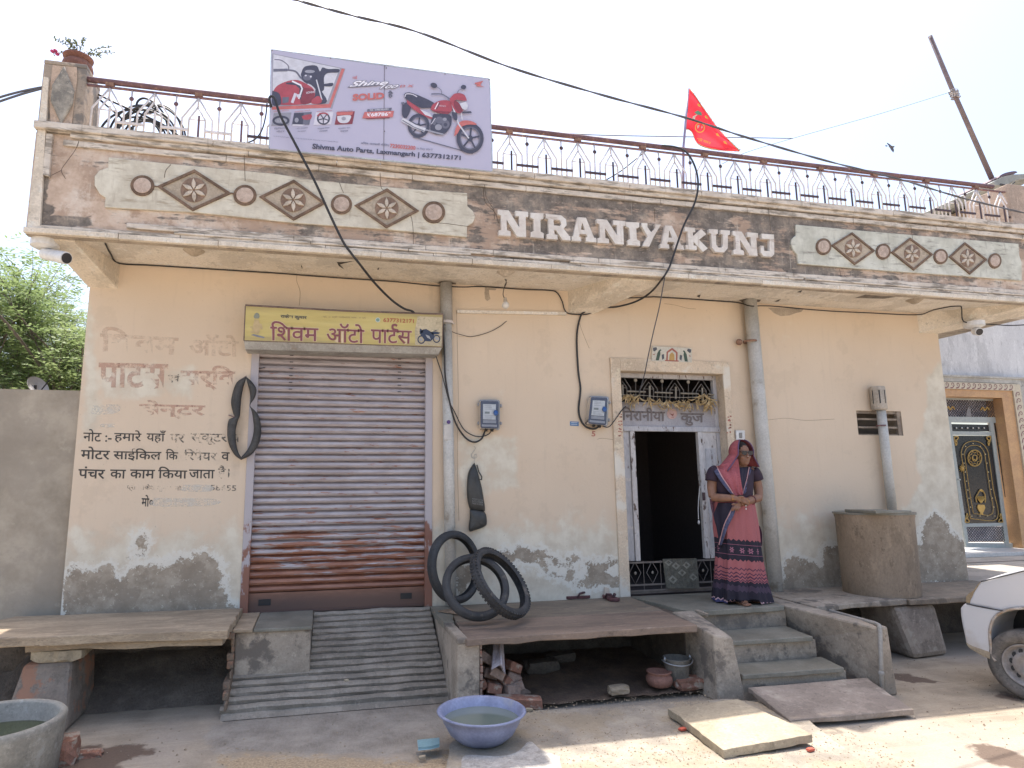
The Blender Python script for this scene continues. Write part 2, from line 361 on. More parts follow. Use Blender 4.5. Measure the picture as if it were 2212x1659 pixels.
def ground_mat():
    t = NT('lane_concrete'); co = t.co()
    big = t.noise(.7, 6, .55); med = t.noise(4, 9, .6); fin = t.noise(60, 6, .7); drag = t.noise(3, 9, .68, t.map(co, (.35, 5, 1), rot=(0, 0, R_(-28))))
    col = t.ramp(med, [(.37, (.285, .235, .175)), (.63, (.40, .33, .245))]); col = t.mix(t.ma('MULTIPLY', t.step(big, .42, .6), .8), col, (.36, .31, .255)); col = t.mix(t.ma('MULTIPLY', t.step(t.noise(9, 9, .7), .56, .66), .35), col, (.25, .205, .16))
    col = t.mix(t.ma('MULTIPLY', t.step(drag, .52, .58), .3), col, (.45, .38, .29))
    br = t.noise(3, 5, .6, t.map(co, (16, 3.0, 1)), 1.8); bc = t.ramp(t.noise(5, 9, .65), [(.37, (.23, .20, .165)), (.63, (.37, .325, .27))]); bc = t.mix(t.ma('MULTIPLY', t.step(br, .49, .56), .35), bc, (.34, .31, .27)); bk_ = t.step(t.ma('ADD', t.attr('brushed'), t.ma('MULTIPLY', t.ma('SUBTRACT', t.noise(5, 9, .65), .5), .35)), -.03, .05); col = t.mix(bk_, col, bc)
    wet = t.ma('ADD', t.attr('wet'), t.ma('MULTIPLY', t.ma('SUBTRACT', t.noise(7, 8, .6), .5), .22)); wk = t.step(wet, -.01, .03)
    col = t.mix(wk, col, (.135, .095, .07))
    gk = t.step(t.ma('ADD', t.attr('grit'), t.ma('MULTIPLY', t.ma('SUBTRACT', t.noise(14, 9, .7), .5), .5)), -.02, .06)
    grit = t.ramp(t.noise(70, 5, .7), [(.35, (.25, .18, .11)), (.65, (.52, .40, .26))]); col = t.mix(gk, col, grit)
    col = t.mix(.45, col, t.mix(1, col, t.ramp(fin, [(.3, (.7, .7, .7)), (.7, (1.2, 1.2, 1.2))]), 'MULTIPLY'))
    h = t.ma('ADD', t.ma('MULTIPLY', med, .7), t.ma('MULTIPLY', fin, .4)); h = t.ma('ADD', t.ma('ADD', h, t.ma('MULTIPLY', drag, .5)), t.ma('MULTIPLY', t.ma('MULTIPLY', br, bk_), 1.4))
    return t.out(col, .85, h, .5, .015)
M['ground'] = ground_mat()
# ================================================================== masks
def sd_poly(P, poly):
    """signed distance in metres, positive inside"""
    P = np.asarray(P); poly = np.asarray(poly, float); n = len(poly); d = np.full(len(P), 1e9); ins = np.zeros(len(P), bool)
    for i in range(n):
        a, b = poly[i], poly[(i + 1) % n]; ab = b - a; t = np.clip(((P - a) @ ab) / (ab @ ab + 1e-12), 0, 1)
        d = np.minimum(d, np.hypot(*(P - a - t[:, None] * ab).T))
        c = ((a[1] > P[:, 1]) != (b[1] > P[:, 1])) & (P[:, 0] < (b[0] - a[0]) * (P[:, 1] - a[1]) / (b[1] - a[1] + 1e-12) + a[0]); ins ^= c
    return np.where(ins, d, -d)
def xz(c, pts, Y=0.0): return [at(K(c, *p), Y)[[0, 2]] for p in pts]
def xy(c, pts, z=0.0): return [atz(K(c, *p), z)[:2] for p in pts]
def grid_sheet(xs, zs, holes, Y, depth=None):
    V = [(x, Y, z) for z in zs for x in xs]; nx = len(xs); F = []
    for j in range(len(zs) - 1):
        for i in range(nx - 1):
            cx = (xs[i] + xs[i + 1]) / 2; cz = (zs[j] + zs[j + 1]) / 2
            if any(h[0] < cx < h[2] and h[1] < cz < h[3] for h in holes): continue
            F.append((j * nx + i, j * nx + i + 1, (j + 1) * nx + i + 1, (j + 1) * nx + i))
    return np.array(V), F
def lines(a, b, step, extra=()):
    v = sorted(set([a, b] + [e for e in extra if a < e < b])); out = []
    for p, q in zip(v[:-1], v[1:]):
        n = max(1, int(round((q - p) / step))); out += [p + (q - p) * i / n for i in range(n)]
    return out + [b]

# ================================================================== ground
gx = lines(-3.5, 9, .05); gy = lines(-4.6, .4, .05)
gx = [-200, -60, -20, -8] + gx + [16, 40, 100, 250]; gy = [-150, -50, -20, -8] + gy + [3, 10, 40, 300]
V = np.array([(x, y, 0.0) for y in gy for x in gx]); nx = len(gx)
Fg = [(j * nx + i, j * nx + i + 1, (j + 1) * nx + i + 1, (j + 1) * nx + i) for j in range(len(gy) - 1) for i in range(nx - 1)]
P2 = V[:, :2]
wet = np.full(len(V), -1.0)
for c, pl in (('e', [(370, 1490), (560, 1500), (760, 1500), (980, 1480), (1090, 1550), (880, 1620), (850, 1700), (300, 1720)]),
              ('h', [(1372, 885), (1500, 890), (1690, 940), (1620, 950), (1500, 950), (1375, 925)]),
              ('h', [(1800, 1300), (2050, 1340), (2212, 1385), (2300, 1500), (2000, 1460), (1900, 1390)]),
              ('h', [(2020, 985), (2140, 1010), (2200, 1070), (2050, 1040)])):
    wet = np.maximum(wet, sd_poly(P2, xy(c, pl)))
grit = np.full(len(V), -1.0)
for c, pl in (('g', [(830, 1560), (1180, 1540), (1330, 1600), (1500, 1650), (900, 1700), (880, 1610)]), ('g', [(1300, 1500), (1650, 1560), (1500, 1640), (1350, 1560)]),
              ('g', [(1700, 1560), (1923, 1520), (1950, 1600), (1750, 1600)]),
              ('f', [(0, 1560), (700, 1560), (1400, 1600), (1700, 1500), (1650, 1720), (0, 1720)])):
    grit = np.maximum(grit, sd_poly(P2, xy(c, pl)) - .02)
brs = sd_poly(P2, xy('f', [(15, 1290), (1640, 1180), (1700, 1400), (1500, 1560), (700, 1570), (-100, 1540)]))
obj('ground', V, Fg, M['ground'], kind='structure', attrs={'wet': wet, 'grit': grit, 'brushed': brs})

# cement apron in front of the platform and steps (thin raised slab, ragged edge)
t = NT('pale_apron_cement'); med = t.noise(5, 9, .6); fin = t.noise(60, 6, .7); lump = t.noise(12, 8, .65)
col = t.ramp(med, [(.37, (.27, .235, .19)), (.63, (.43, .37, .29))])
col = t.mix(t.ma('MULTIPLY', t.step(t.noise(2.2, 8, .65), .46, .58), .7), col, (.35, .28, .19)); col = t.mix(.5, col, t.mix(1, col, t.ramp(fin, [(.3, (.65, .65, .65)), (.7, (1.2, 1.2, 1.2))]), 'MULTIPLY'))
M['apron2'] = t.out(col, .88, t.ma('ADD', med, t.ma('ADD', fin, lump)), .5, .014)
edge = [atz(K('g', *p), .05) for p in ((600, 1262), (750, 1255), (930, 1245), (1150, 1238), (1400, 1228), (1600, 1205), (1850, 1190), (2100, 1180))]
edge += [atz(K('h', *p), .05) for p in ((760, 1110), (900, 1200), (1010, 1290), (1120, 1370), (1240, 1476), (1350, 1580))]
edge += [atz(K('g', *p), .05) for p in ((900, 1850), (180, 1850), (130, 1500), (300, 1400), (500, 1350))]
b = MB(); b.prism([(p[0] + random.uniform(-.008, .008), p[1] + random.uniform(-.01, .01), .05) for p in spline(edge + [edge[0]], 8)[:-1]], (0, 0, -.06))
b.build('pavement', M['apron2'], kind='structure')
# raised forecourt right of the house
b = MB(); b.box((6.96, -.35, -.02), (16, 6, .5)); b.build('forecourt', mat('pale_forecourt', (.50, .44, .37), (.42, .37, .31), 2), kind='structure')  # plain pale floor colour

# ================================================================== the house
XL, XR = -1.985, 6.925
ZS, ZC, YF = 3.52, 4.40, -.62
SHX0, SHX1, SHZ = -.64, .985, 2.80
DX0, DX1, DZ = 2.90, 4.06, 2.72
house = thing('house', 'single storey peach house with a shop shutter and NIRANIYAKUNJ in raised letters on its parapet', 'house', (2.5, 3, 0))
vq = [at(K('d', *p)) for p in ((720, 756), (972, 762), (985, 898), (735, 893))]
VX0, VX1, VZ0, VZ1 = (vq[0][0] + vq[3][0]) / 2, (vq[1][0] + vq[2][0]) / 2, (vq[2][2] + vq[3][2]) / 2, (vq[0][2] + vq[1][2]) / 2
xs = lines(XL, XR, .03, (SHX0, SHX1, DX0, DX1, VX0, VX1)); zs = lines(0, ZS, .03, (SHZ, DZ, VZ0, VZ1, .53))
V, Fw = grid_sheet(xs, zs, [(SHX0, -1, SHX1, SHZ), (DX0, .5, DX1, DZ), (VX0, VZ0, VX1, VZ1)], 0)
PZ = V[:, [0, 2]]
cem = np.full(len(V), -1.0)
for c, pl in (('e', [(440, 640), (450, 330), (500, 280), (560, 265), (640, 300), (700, 280), (765, 235), (790, 300), (860, 340), (900, 300), (950, 250), (1080, 235), (1130, 255), (1250, 200), (1380, 180), (1430, 157), (1500, 190), (1530, 230), (1540, 290), (1560, 420), (1600, 500), (1660, 560), (1640, 800), (440, 800)]),
              ('e', [(960, 40), (1010, 20), (1020, 110), (1000, 170), (960, 150)]),
              ('g', [(460, 180), (510, 140), (640, 125), (780, 145), (830, 180), (890, 200), (885, 250), (850, 235), (835, 190), (790, 210), (800, 285), (770, 280), (755, 215), (660, 240), (600, 205), (550, 210), (540, 250)]),
              ('g', [(820, 270), (880, 300), (885, 325), (840, 310)]),
              ('g', [(940, 200), (1000, 180), (1030, 190), (985, 240), (990, 290), (985, 375), (960, 345), (905, 320), (950, 290)]),
              ('g', [(1085, 215), (1200, 225), (1260, 195), (1290, 210), (1280, 250), (1200, 280), (1250, 315), (1310, 320), (1300, 390), (1150, 385), (1020, 390), (1015, 355), (1060, 340), (1080, 290)]),
              ('h', [(715, 420), (725, 210), (760, 160), (800, 155), (830, 200), (880, 190), (930, 215), (960, 240), (970, 110), (1010, 90), (1060, 90), (1075, 150), (1110, 420)]),
              ('d', [(1040, 1720), (1040, 1500), (1090, 1500), (1080, 1440), (1100, 1390), (1165, 1325), (1210, 1375), (1250, 1440), (1320, 1500), (1345, 1560), (1400, 1720)]),
              ('y', [(560, 1180), (560, 690), (620, 680), (800, 690), (860, 760), (840, 900), (760, 1040), (660, 1180)])):
    cem = np.maximum(cem, sd_poly(PZ, xz(c, pl)))
fade = np.clip((1.45 - V[:, 2]) / .55, 0, 1) * .95 + .08
fp = sd_poly(PZ, xz('d', [(1120, 560), (1200, 480), (1190, 330), (1260, 300), (1500, 1700), (900, 1700), (1000, 1300), (1090, 1150), (1040, 1000), (1110, 800)]))
fade = np.maximum(fade, np.clip(.5 + fp / .12, 0, 1))
fp = sd_poly(PZ, xz('D', [(180, 800), (175, 640), (200, 640), (215, 800), (230, 930), (170, 960)])); fade = np.maximum(fade, np.clip(.3 + fp / .15, 0, .8))
fp = sd_poly(PZ, xz('a', [(600, 640), (1200, 640), (1230, 700), (1180, 880), (600, 900), (560, 800)])); fade = np.maximum(fade, np.clip(.2 + fp / .2, 0, .65))
fp = sd_poly(PZ, xz('c', [(30, 1080), (400, 1080), (420, 1400), (30, 1500)])); fade = np.maximum(fade, np.clip(.3 + fp / .15, 0, .7))
darken = np.zeros(len(V))  # mask of places where the wall colour is darker
for x0, wd in ((.97, .05), (1.16, .05)): darken = np.maximum(darken, np.clip(1 - abs(V[:, 0] - x0) / wd, 0, 1) * .8)  # darker vertical strips either side of the first drain pipe
fp = sd_poly(PZ, xz('d', [(60, 140), (90, 140), (180, 500), (160, 520), (90, 400)])); darken = np.maximum(darken, np.clip(.4 + fp / .1, 0, .7))  # darker strip beside the second drain pipe
darken = np.maximum(darken, np.clip((V[:, 2] - 3.42) / .12, 0, .35))  # slightly darker band along the wall top
darken = np.maximum(darken, np.clip(1 - np.hypot((V[:, 0] + .72) / .12, (V[:, 2] - 2.1) / .8), 0, .8))  # darker oval behind the hanging inner tube
obj('wall', V, Fw, M['wall'], house, attrs={'cement': cem, 'fade': fade, 'darken': darken})
# grey wash patch under the soffit and beside the vent
b = MB()
b.prism([at(K('d', *p), -.002) for p in ((228, 183), (430, 188), (415, 205), (385, 212), (350, 225), (300, 229), (262, 212), (245, 195))], (0, .001, 0))
b.prism([at(K('c', *p), -.002) for p in ((200, 192), (222, 200), (225, 235), (232, 262), (212, 274), (200, 262), (196, 225))], (0, .001, 0))
b.prism([at(K('c', *p), -.002) for p in ((218, 196), (268, 200), (262, 210), (222, 207))], (0, .001, 0))
b.build('plaster_patch', M['cementlt'], house, kind='stuff')
# remaining faces of the house volume, reveals of the openings
b = MB(); b.box((XL, .01, 0), (XL + .02, 8, ZS)); b.box((XR - .02, .01, 0), (XR, 8, ZS)); b.box((XL, 8, 0), (XR, 8.02, ZS)); b.build('side_wall', M['frame'], house)
b = MB()
for x0, x1, z0, z1, dd in ((SHX0, SHX1, .5, SHZ, .16), (DX0, DX1, .5, DZ, .16), (VX0, VX1, VZ0, VZ1, .22)):
    b.box((x0 - .03, .002, z0), (x0, dd, z1)); b.box((x1, .002, z0), (x1 + .03, dd, z1)); b.box((x0 - .03, .002, z1), (x1 + .03, dd, z1 + .03)); b.box((x0 - .03, .002, z0 - .03), (x1 + .03, dd, z0))
b.build('reveal', M['jamb'], house, kind='stuff')
# dim room behind the door
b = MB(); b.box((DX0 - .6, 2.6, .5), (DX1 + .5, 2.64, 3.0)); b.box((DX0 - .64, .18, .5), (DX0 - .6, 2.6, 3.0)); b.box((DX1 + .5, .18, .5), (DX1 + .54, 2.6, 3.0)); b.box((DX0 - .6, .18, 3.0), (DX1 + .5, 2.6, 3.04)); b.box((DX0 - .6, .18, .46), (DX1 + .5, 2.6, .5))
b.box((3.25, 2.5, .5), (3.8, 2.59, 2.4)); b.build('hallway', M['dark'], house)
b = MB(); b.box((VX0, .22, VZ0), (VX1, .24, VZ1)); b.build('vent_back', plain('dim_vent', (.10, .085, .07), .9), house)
wv = MB(); wv.box((VX0, .02, VZ0), (VX0 + .02, .06, VZ1)); wv.box((VX1 - .05, .01, VZ0), (VX1, .05, VZ1)); wv.box((VX0 + .02, .02, VZ1 - .03), (VX1 - .05, .06, VZ1)); wv.box((VX0 + .02, .02, VZ0), (VX1 - .05, .06, VZ0 + .015))
vent = wv.build('vent_window', mat('dirty_vent_frame', (.36, .29, .22), (.24, .19, .15), 10), house)
for k in (1, 2):
    zz = VZ0 + (VZ1 - VZ0) * k / 3; s = MB(); s.box((VX0 + .02, .015, zz - .012), (VX1 - .05, .05, zz + .008)); s.build('louvre', mat('dirty_vent_frame', (.36, .29, .22)), vent)

# soffit, roof deck, parapet
b = MB(); b.box((-2.06, YF + .06, ZS), (8.2, -.001, ZS + .1)); b.build('soffit', M['soffit'], house)
b = MB(); b.box((-2.06, .0, ZS + .002), (8.2, 8, ZS + .14)); b.build('roof', M['cementlt'], house)
for x0, x1, zw0, f0, f1 in ((-1.995, -1.765, 3.29, -2.13, -1.93), (2.37, 2.63, 3.29, 2.68, 3.10), (6.66, 6.92, 3.285, 7.46, 7.95)):
    b = MB(); b.hexa([(x0, -.0, zw0), (x1, -.0, zw0), (x1, -.0, ZS), (x0, -.0, ZS), (f0, YF + .06, ZS - .035), (f1, YF + .06, ZS - .035), (f1, YF + .06, ZS), (f0, YF + .06, ZS)]); b.build('beam', M['beam'], house)
b = MB(); cr = at(K('d', 1400, 265)); b.hexa([(6.92, -.10, 3.24), (8.2, -.10, 3.24), (8.2, .05, 3.24), (6.92, .05, 3.24), (6.92, -.10, ZS), (8.2, -.10, ZS), (8.2, .05, ZS), (6.92, .05, ZS)])
# fascia sheet with weather attribute
fx = lines(-2.25, 8.2, .05); fz = lines(3.575, 4.335, .04); V, Ff = grid_sheet(fx, fz, [], YF)
dk = np.interp(V[:, 0], [-2.2, -1.2, .2, 1.2, 1.7, 3.2, 4.2, 4.7, 5.2, 6.5, 8], [.10, .20, .36, .46, .66, .60, .68, .66, .50, .36, .22])
dk = dk + np.where((V[:, 2] > 4.17) & (V[:, 0] > -1.3), .22, 0) + np.where((V[:, 2] < 3.78) & (V[:, 0] > -1), .08, 0)
fl = sd_poly(V[:, [0, 2]], xz('1', [(205, 1215), (520, 1220), (515, 1180), (285, 1170), (290, 940), (250, 930), (260, 1000)], YF)); dk = np.maximum(dk, np.where(fl > -.02, 1.0, 0))
obj('fascia', V, Ff, M['fascia'], house, attrs={'dark': dk})
b = MB(); b.box((-2.25, YF + .002, 3.50), (8.2, YF + .06, 3.57)); b.box((-2.25, YF + .004, 3.57), (8.2, YF + .12, 4.34)); b.build('parapet', M['cementlt'], house)
b = MB(); b.box((-2.06, YF + .12, 4.0), (-2.0, 3, 4.34)); b.build('parapet_return', M['cementlt'], house)
def band(x0, x1, z0, z1, proud, name='moulding', m='cornice', step=.45):
    b = MB(); x = x0
    while x < x1 - .01:
        e = min(x1, x + random.uniform(.6, 1.4)); dz = random.uniform(-.0025, .0025); b.box((x, YF - proud + random.uniform(-.002, .002), z0 + dz), (e - .003, YF - .0005, z1 + dz)); x = e
    return b.build(name, M[m], house, bevel=.006)
band(-2.25, 8.2, 4.345, 4.405, .06); band(-2.0, 8.2, 4.305, 4.343, .035); band(-2.05, 8.2, 4.24, 4.29, .02)
band(-2.25, 8.2, 3.50, 3.545, .045, m='beam'); band(-2.22, 8.2, 3.548, 3.575, .03)
band(-1.55, 8.2, 3.60, 3.645, .025)
# lower stripe broken into lengths, missing between
for x0, x1 in ((-1.2, 1.22), (2.14, 4.6), (4.63, 8.2)): band(x0, x1, 3.578, 3.597, .038)
# corner trims
b = MB(); b.prism([at(K('1', *p), YF - .03) for p in ((262, 318), (293, 325), (240, 1225), (160, 1245))], (0, .03, 0)); b.build('corner_trim', M['beam'], house, bevel=.004)
b = MB(); b.prism([at(K('1', *p), YF - .028) for p in ((278, 660), (318, 665), (293, 920), (255, 912))], (0, .03, 0)); b.build('corner_trim', M['cornice'], house, bevel=.004)
# corner post with diamond
post = MB(); pq = [at(K('1', *p), YF) for p in ((275, 215), (525, 252), (487, 640), (262, 640))]
post.box((-2.25, YF + .003, 4.34), (-1.94, YF + .33, 4.93)); post.box((-2.25, YF, 4.93), (-1.94, YF + .33, 4.965)); cp = post.build('corner_post', mat('grey_stained_post', (.45, .36, .28), (.33, .27, .21), 4, wear=(.20, .175, .15), wt=(.50, .6), wscale=5), house, bevel=.008)
b = MB(); b.prism([at(K('1', *p), YF - .006) for p in ((318, 250), (462, 262), (465, 330), (430, 620), (305, 600), (295, 420))], (0, .006, 0)); b.build('post_panel', mat('peach_post_panel', (.58, .43, .32), (.46, .35, .26), 5, wear=(.26, .22, .18), wt=(.55, .68), wscale=7), cp)
b = MB(); b.prism([at(K('1', *p), YF - .03) for p in ((385, 250), (445, 400), (435, 480), (365, 602), (300, 460), (310, 370))], (0, .03, 0)); b.build('diamond', mat('mouldy_diamond', (.50, .45, .37), (.20, .185, .16), 7, bump=.8), cp, bevel=.012)
b = MB(); b.box((7.43, YF + .003, 4.40), (8.2, YF + .5, 4.90)); b.build('corner_post', mat('peach_end_post', (.52, .40, .31), (.42, .32, .25), 4), house, bevel=.01)

# relief panels
def relief(c, outline, rings, diamonds, m):
    b = MB(); b.prism([at(K(c, *p), YF - .022) for p in outline], (0, .022, 0)); rp = b.build('relief_panel', M[m], house, bevel=.004)
    for cx, cy, rx, ry in rings:
        for r0, dd, mm, nm in ((1.0, .034, 'brownline', 'ring'), (.74, .040, 'medal', 'medallion')):
            q = MB(); q.prism([at(K(c, *p), YF - dd) for p in arc(cx, cy, rx * r0, 0, 360, 28, ry * r0)[:-1]], (0, .016, 0)); q.build(nm, M[mm], rp, bevel=.003)
    for (l, tp, r, bt, fr) in diamonds:
        cxy = np.mean([l, tp, r, bt], 0)
        def sc(k): return [tuple(cxy + (np.array(p) - cxy) * k) for p in (l, tp, r, bt)]
        q = MB(); o_, i_ = [at(K(c, *p), YF - .036) for p in sc(1.0)], [at(K(c, *p), YF - .036) for p in sc(.86)]; V = o_ + i_ + [p + np.array([0, .014, 0]) for p in o_ + i_]
        F = []
        for i in range(4): j = (i + 1) % 4; F += [(i, j, j + 4, i + 4), (i + 4, j + 4, j + 12, i + 12), (i, i + 8, j + 8, j)]
        q.add(V, F); q.build('diamond_frame', M['brownline'], rp)
        q = MB(); q.prism([at(K(c, *p), YF - .026) for p in sc(.86)], (0, .004, 0)); q.build('diamond_face', M['tanface'], rp)
        rx, ry = fr; q = MB(); q.prism([at(K(c, *p), YF - .032) for p in arc(cxy[0], cxy[1], rx, 0, 360, 28, ry)[:-1]], (0, .006, 0)); q.build('flower_disc', mat('brown_disc', (.30, .20, .14), (.22, .15, .11), 12), rp, bevel=.002)
        q = MB()
        for k in range(6):
            a = R_(60 * k + 28); d = np.array([math.cos(a) * rx, math.sin(a) * ry]); s_ = np.array([-math.sin(a) * rx, math.cos(a) * ry])
            pts = [cxy + d * .08, cxy + d * .35 + s_ * .15, cxy + d * .62 + s_ * .15, cxy + d * .98, cxy + d * .62 - s_ * .15, cxy + d * .35 - s_ * .15]
            q.prism([at(K(c, *p), YF - .044) for p in pts], (0, .014, 0))
        q.build('flower', M['petal'], rp, bevel=.003)
def lerp2(a, b, t): return (a[0] + (b[0] - a[0]) * t, a[1] + (b[1] - a[1]) * t)
# left panel, measured in three enlargements and brought to common coordinates
def toD(c, p): return K(c, *p)
ol = [toD('1', p) for p in ((655, 805), (1030, 845), (1659, 905))] + [toD('2', p) for p in ((480, 945), (900, 985), (1395, 1022), (1397, 1100))]
ol += [toD('2', p) for p in ((1430, 1130), (1443, 1165), (1430, 1200), (1395, 1222), (1393, 1287), (900, 1240), (400, 1205))] + [toD('1', p) for p in ((1659, 1190), (1200, 1140), (630, 1107), (635, 1050), (600, 1025), (570, 975), (570, 920), (600, 885), (650, 868))]
R1 = [(*toD('1', (857, 975)), 72 * .3583, 62 * .3583), (*toD('1', (1476, 1033)), 70 * .3583, 62 * .3583), (*toD('2', (637, 1088)), 64 * .3583, 60 * .3583), (*toD('2', (1194, 1136)), 69 * .3583, 66 * .3583)]
D1 = [tuple(toD('1', p) for p in ((945, 980), (1172, 878), (1395, 1022), (1160, 1128))) + ((80 * .3583, 74 * .3583),),
      tuple(toD('2', p) for p in ((140, 1042), (350, 940), (545, 1080), (348, 1185))) + ((76 * .3583, 72 * .3583),),
      tuple(toD('2', p) for p in ((715, 1095), (912, 992), (1105, 1128), (910, 1232))) + ((71 * .3583, 68 * .3583),)]
relief('D', ol, R1, D1, 'panel')
ol = [(297, 1212), (800, 1258), (1300, 1300), (1640, 1328), (1645, 1400), (1659, 1440), (1660, 1550), (1300, 1522), (800, 1488), (312, 1448), (305, 1392), (285, 1370), (268, 1330), (272, 1300), (298, 1275)]
relief('4', ol, [(466, 1344, 46, 50), (826, 1374, 44, 48), (1173, 1404, 42, 46), (1500, 1430, 38, 46)],
       [((512, 1335), (637, 1258), (777, 1370), (655, 1455), (52, 56)), ((872, 1378), (987, 1290), (1127, 1392), (1012, 1488), (48, 54)), ((1222, 1405), (1317, 1318), (1453, 1422), (1350, 1512), (46, 54))], 'panel_r')
for pts in ([(925, 980), (945, 982)], [(1392, 1023), (1408, 1025)]):
    b = MB(); b.tube([at(K('1', *p), YF - .03) for p in pts], .006); b.build('link', M['brownline'], house)

# slab serif letters
Lw = {}
def strokes(ch):
    s = .24; w = .22   # serif height, stem
    if ch == 'I': return [[(0, 0), (1, 0), (1, .2), (.76, .26), (.76, .74), (1, .8), (1, 1), (0, 1), (0, .8), (.24, .74), (.24, .26), (0, .2)]]
    if ch == 'N': return [[(0, 1), (.36, 1), (.70, .36), (.70, .80), (.58, .8), (.58, 1), (1, 1), (1, .8), (.92, .8), (.92, 0), (.62, 0), (.28, .64), (.28, .22), (.40, .18), (.40, 0), (0, 0), (0, .18), (.10, .22), (.10, .78), (0, .82)]]
    if ch == 'A': return [[(0, 0), (.38, 0), (.38, .18), (.30, .18), (.335, .30), (.62, .30), (.65, .18), (.58, .18), (.58, 0), (1, 0), (1, .18), (.92, .18), (.66, 1), (.30, 1), (.06, .18), (0, .18)], ['hole', (.40, .48), (.48, .80), (.58, .48)]]
    if ch == 'U': return [[(0, 1), (.42, 1), (.42, .82), (.32, .80), (.32, .34), (.40, .22), (.58, .22), (.66, .34), (.66, .80), (.56, .82), (.56, 1), (1, 1), (1, .82), (.90, .80), (.90, .22), (.72, .02), (.26, .02), (.10, .2), (.10, .8), (0, .82)]]
    if ch == 'J': return [[(.12, 1), (1, 1), (1, .12), (.82, 0), (.2, 0), (0, .14), (0, .46), (.24, .46), (.26, .24), (.66, .24), (.68, .78), (.12, .78)]]
    if ch == 'K': return [[(0, 1), (.46, 1), (.46, .82), (.36, .8), (.36, .62), (.74, .98), (.96, .76), (.62, .48), (1, .12), (.78, -.06), (.36, .38), (.36, .2), (.50, .18), (.50, 0), (0, 0), (0, .18), (.12, .2), (.12, .8), (0, .82)]]
    if ch == 'Y': return [[(0, 1), (.30, 1), (.30, .84), (.50, .62), (.72, .84), (.70, 1), (1, 1), (.62, .42), (.38, 0), (0, 0), (.10, .18), (.30, .44), (.05, .80), (0, .84)]]
    if ch == 'R': return [[(0, 1), (.72, 1), (.92, .86), (.92, .62), (.76, .46), (.96, .18), (1, .18), (1, 0), (.66, 0), (.42, .38), (.34, .38), (.34, .2), (.46, .18), (.46, 0), (0, 0), (0, .18), (.10, .2), (.10, .8), (0, .82)], ['hole', (.34, .80), (.62, .80), (.68, .72), (.68, .62), (.60, .56), (.34, .56)]]
def boxL(x0, y0, x1, y1, x2, y2, x3, y3): return Quad(K('L', x0, y0), K('L', x1, y1), K('L', x2, y2), K('L', x3, y3))
LET = [('N', (50, 100, 283, 118, 287, 315, 58, 298)), ('I', (302, 124, 402, 130, 405, 322, 305, 312)), ('R', (420, 132, 585, 150, 612, 338, 428, 325)), ('A', (612, 155, 790, 168, 812, 352, 622, 340)),
       ('N', (812, 172, 1033, 190, 1040, 370, 820, 355)), ('I', (1035, 195, 1140, 200, 1148, 380, 1053, 372)), ('Y', (1158, 203, 1308, 215, 1300, 392, 1168, 382)), ('A', (1300, 220, 1440, 228, 1488, 410, 1303, 396)),
       ('K', (1492, 236, 1662, 250, 1670, 420, 1500, 405)), ('U', (1678, 250, 1840, 262, 1838, 437, 1690, 428)), ('N', (1860, 265, 2055, 282, 2070, 460, 1868, 443)), ('J', (2070, 285, 2180, 293, 2182, 466, 2080, 458))]
for ch, q in LET:
    Q = boxL(*q); st = strokes(ch); outer = st[0]; hole = [h for h in st[1:]]
    bm = bmesh.new()
    def ring(pts, Y): return [bm.verts.new(at(Q(u, 1 - v), Y)) for u, v in pts]
    fr = ring(outer, YF - .034); es = [bm.edges.new((fr[i], fr[(i + 1) % len(fr)])) for i in range(len(fr))]; allr = [fr]
    for h in hole:
        r = ring(h[1:], YF - .034); es += [bm.edges.new((r[i], r[(i + 1) % len(r)])) for i in range(len(r))]; allr.append(r)
    bmesh.ops.triangle_fill(bm, edges=es, use_beauty=True, use_dissolve=False)
    for r in allr:
        bk = [bm.verts.new(v.co + Vector((0, .034, 0))) for v in r]
        for i in range(len(r)): j = (i + 1) % len(r); bm.faces.new((r[i], r[j], bk[j], bk[i]))
    bmesh.ops.recalc_face_normals(bm, faces=bm.faces)
    V = [tuple(v.co) for v in bm.verts]; bm.verts.index_update(); F = [tuple(v.index for v in f.verts) for f in bm.faces]; bm.free()
    obj('letter', V, F, M['letter'], house)

# ceiling roses and the scars in the soffit
for c, x, y, rx in (('1', 1160, 1352, 64), ('3', 250, 1072, 70), ('d', 1082, 128, 60)):
    p = atz(K(c, x, y), ZS - .001); b = MB(); b.lathe([(.001, -.045), (.03, -.04), (.06, -.018), (.085, 0)], (p[0], max(p[1], YF + .17), ZS), 20); b.build('ceiling_rose', M['tanface'] if c != '3' else M['petal'], house, smooth=True)
b = MB()
for pl in (('d', [(715, 128), (780, 108), (940, 122), (880, 132)]), ('d', [(65, 140), (110, 132), (190, 138), (180, 150), (80, 150)]), ('b', [(1300, 172), (1330, 158), (1420, 165), (1425, 182), (1310, 182)])):
    b.prism([atz(K(pl[0], *p), ZS - .003) for p in pl[1]], (0, 0, .001))
b.build('soffit_scar', mat('dark_scar', (.22, .185, .15), (.13, .11, .09), 14), house, kind='stuff')
b = MB()
for pl in (('b', [(490, 58), (498, 78), (488, 66)]), ('b', [(705, 42), (760, 40), (812, 33), (745, 48), (720, 55), (750, 85), (715, 62)]), ('b', [(945, 82), (960, 72), (955, 88)]), ('d', [(390, 96), (420, 84), (412, 98)]), ('d', [(265, 148), (300, 135), (285, 148)]), ('c', [(1475, 245), (1498, 236), (1492, 254)])):
    b.prism([atz(K(pl[0], *p), ZS - .004) for p in pl[1]], (0, 0, .001))
b.build('soffit_crack', M['black'], house)

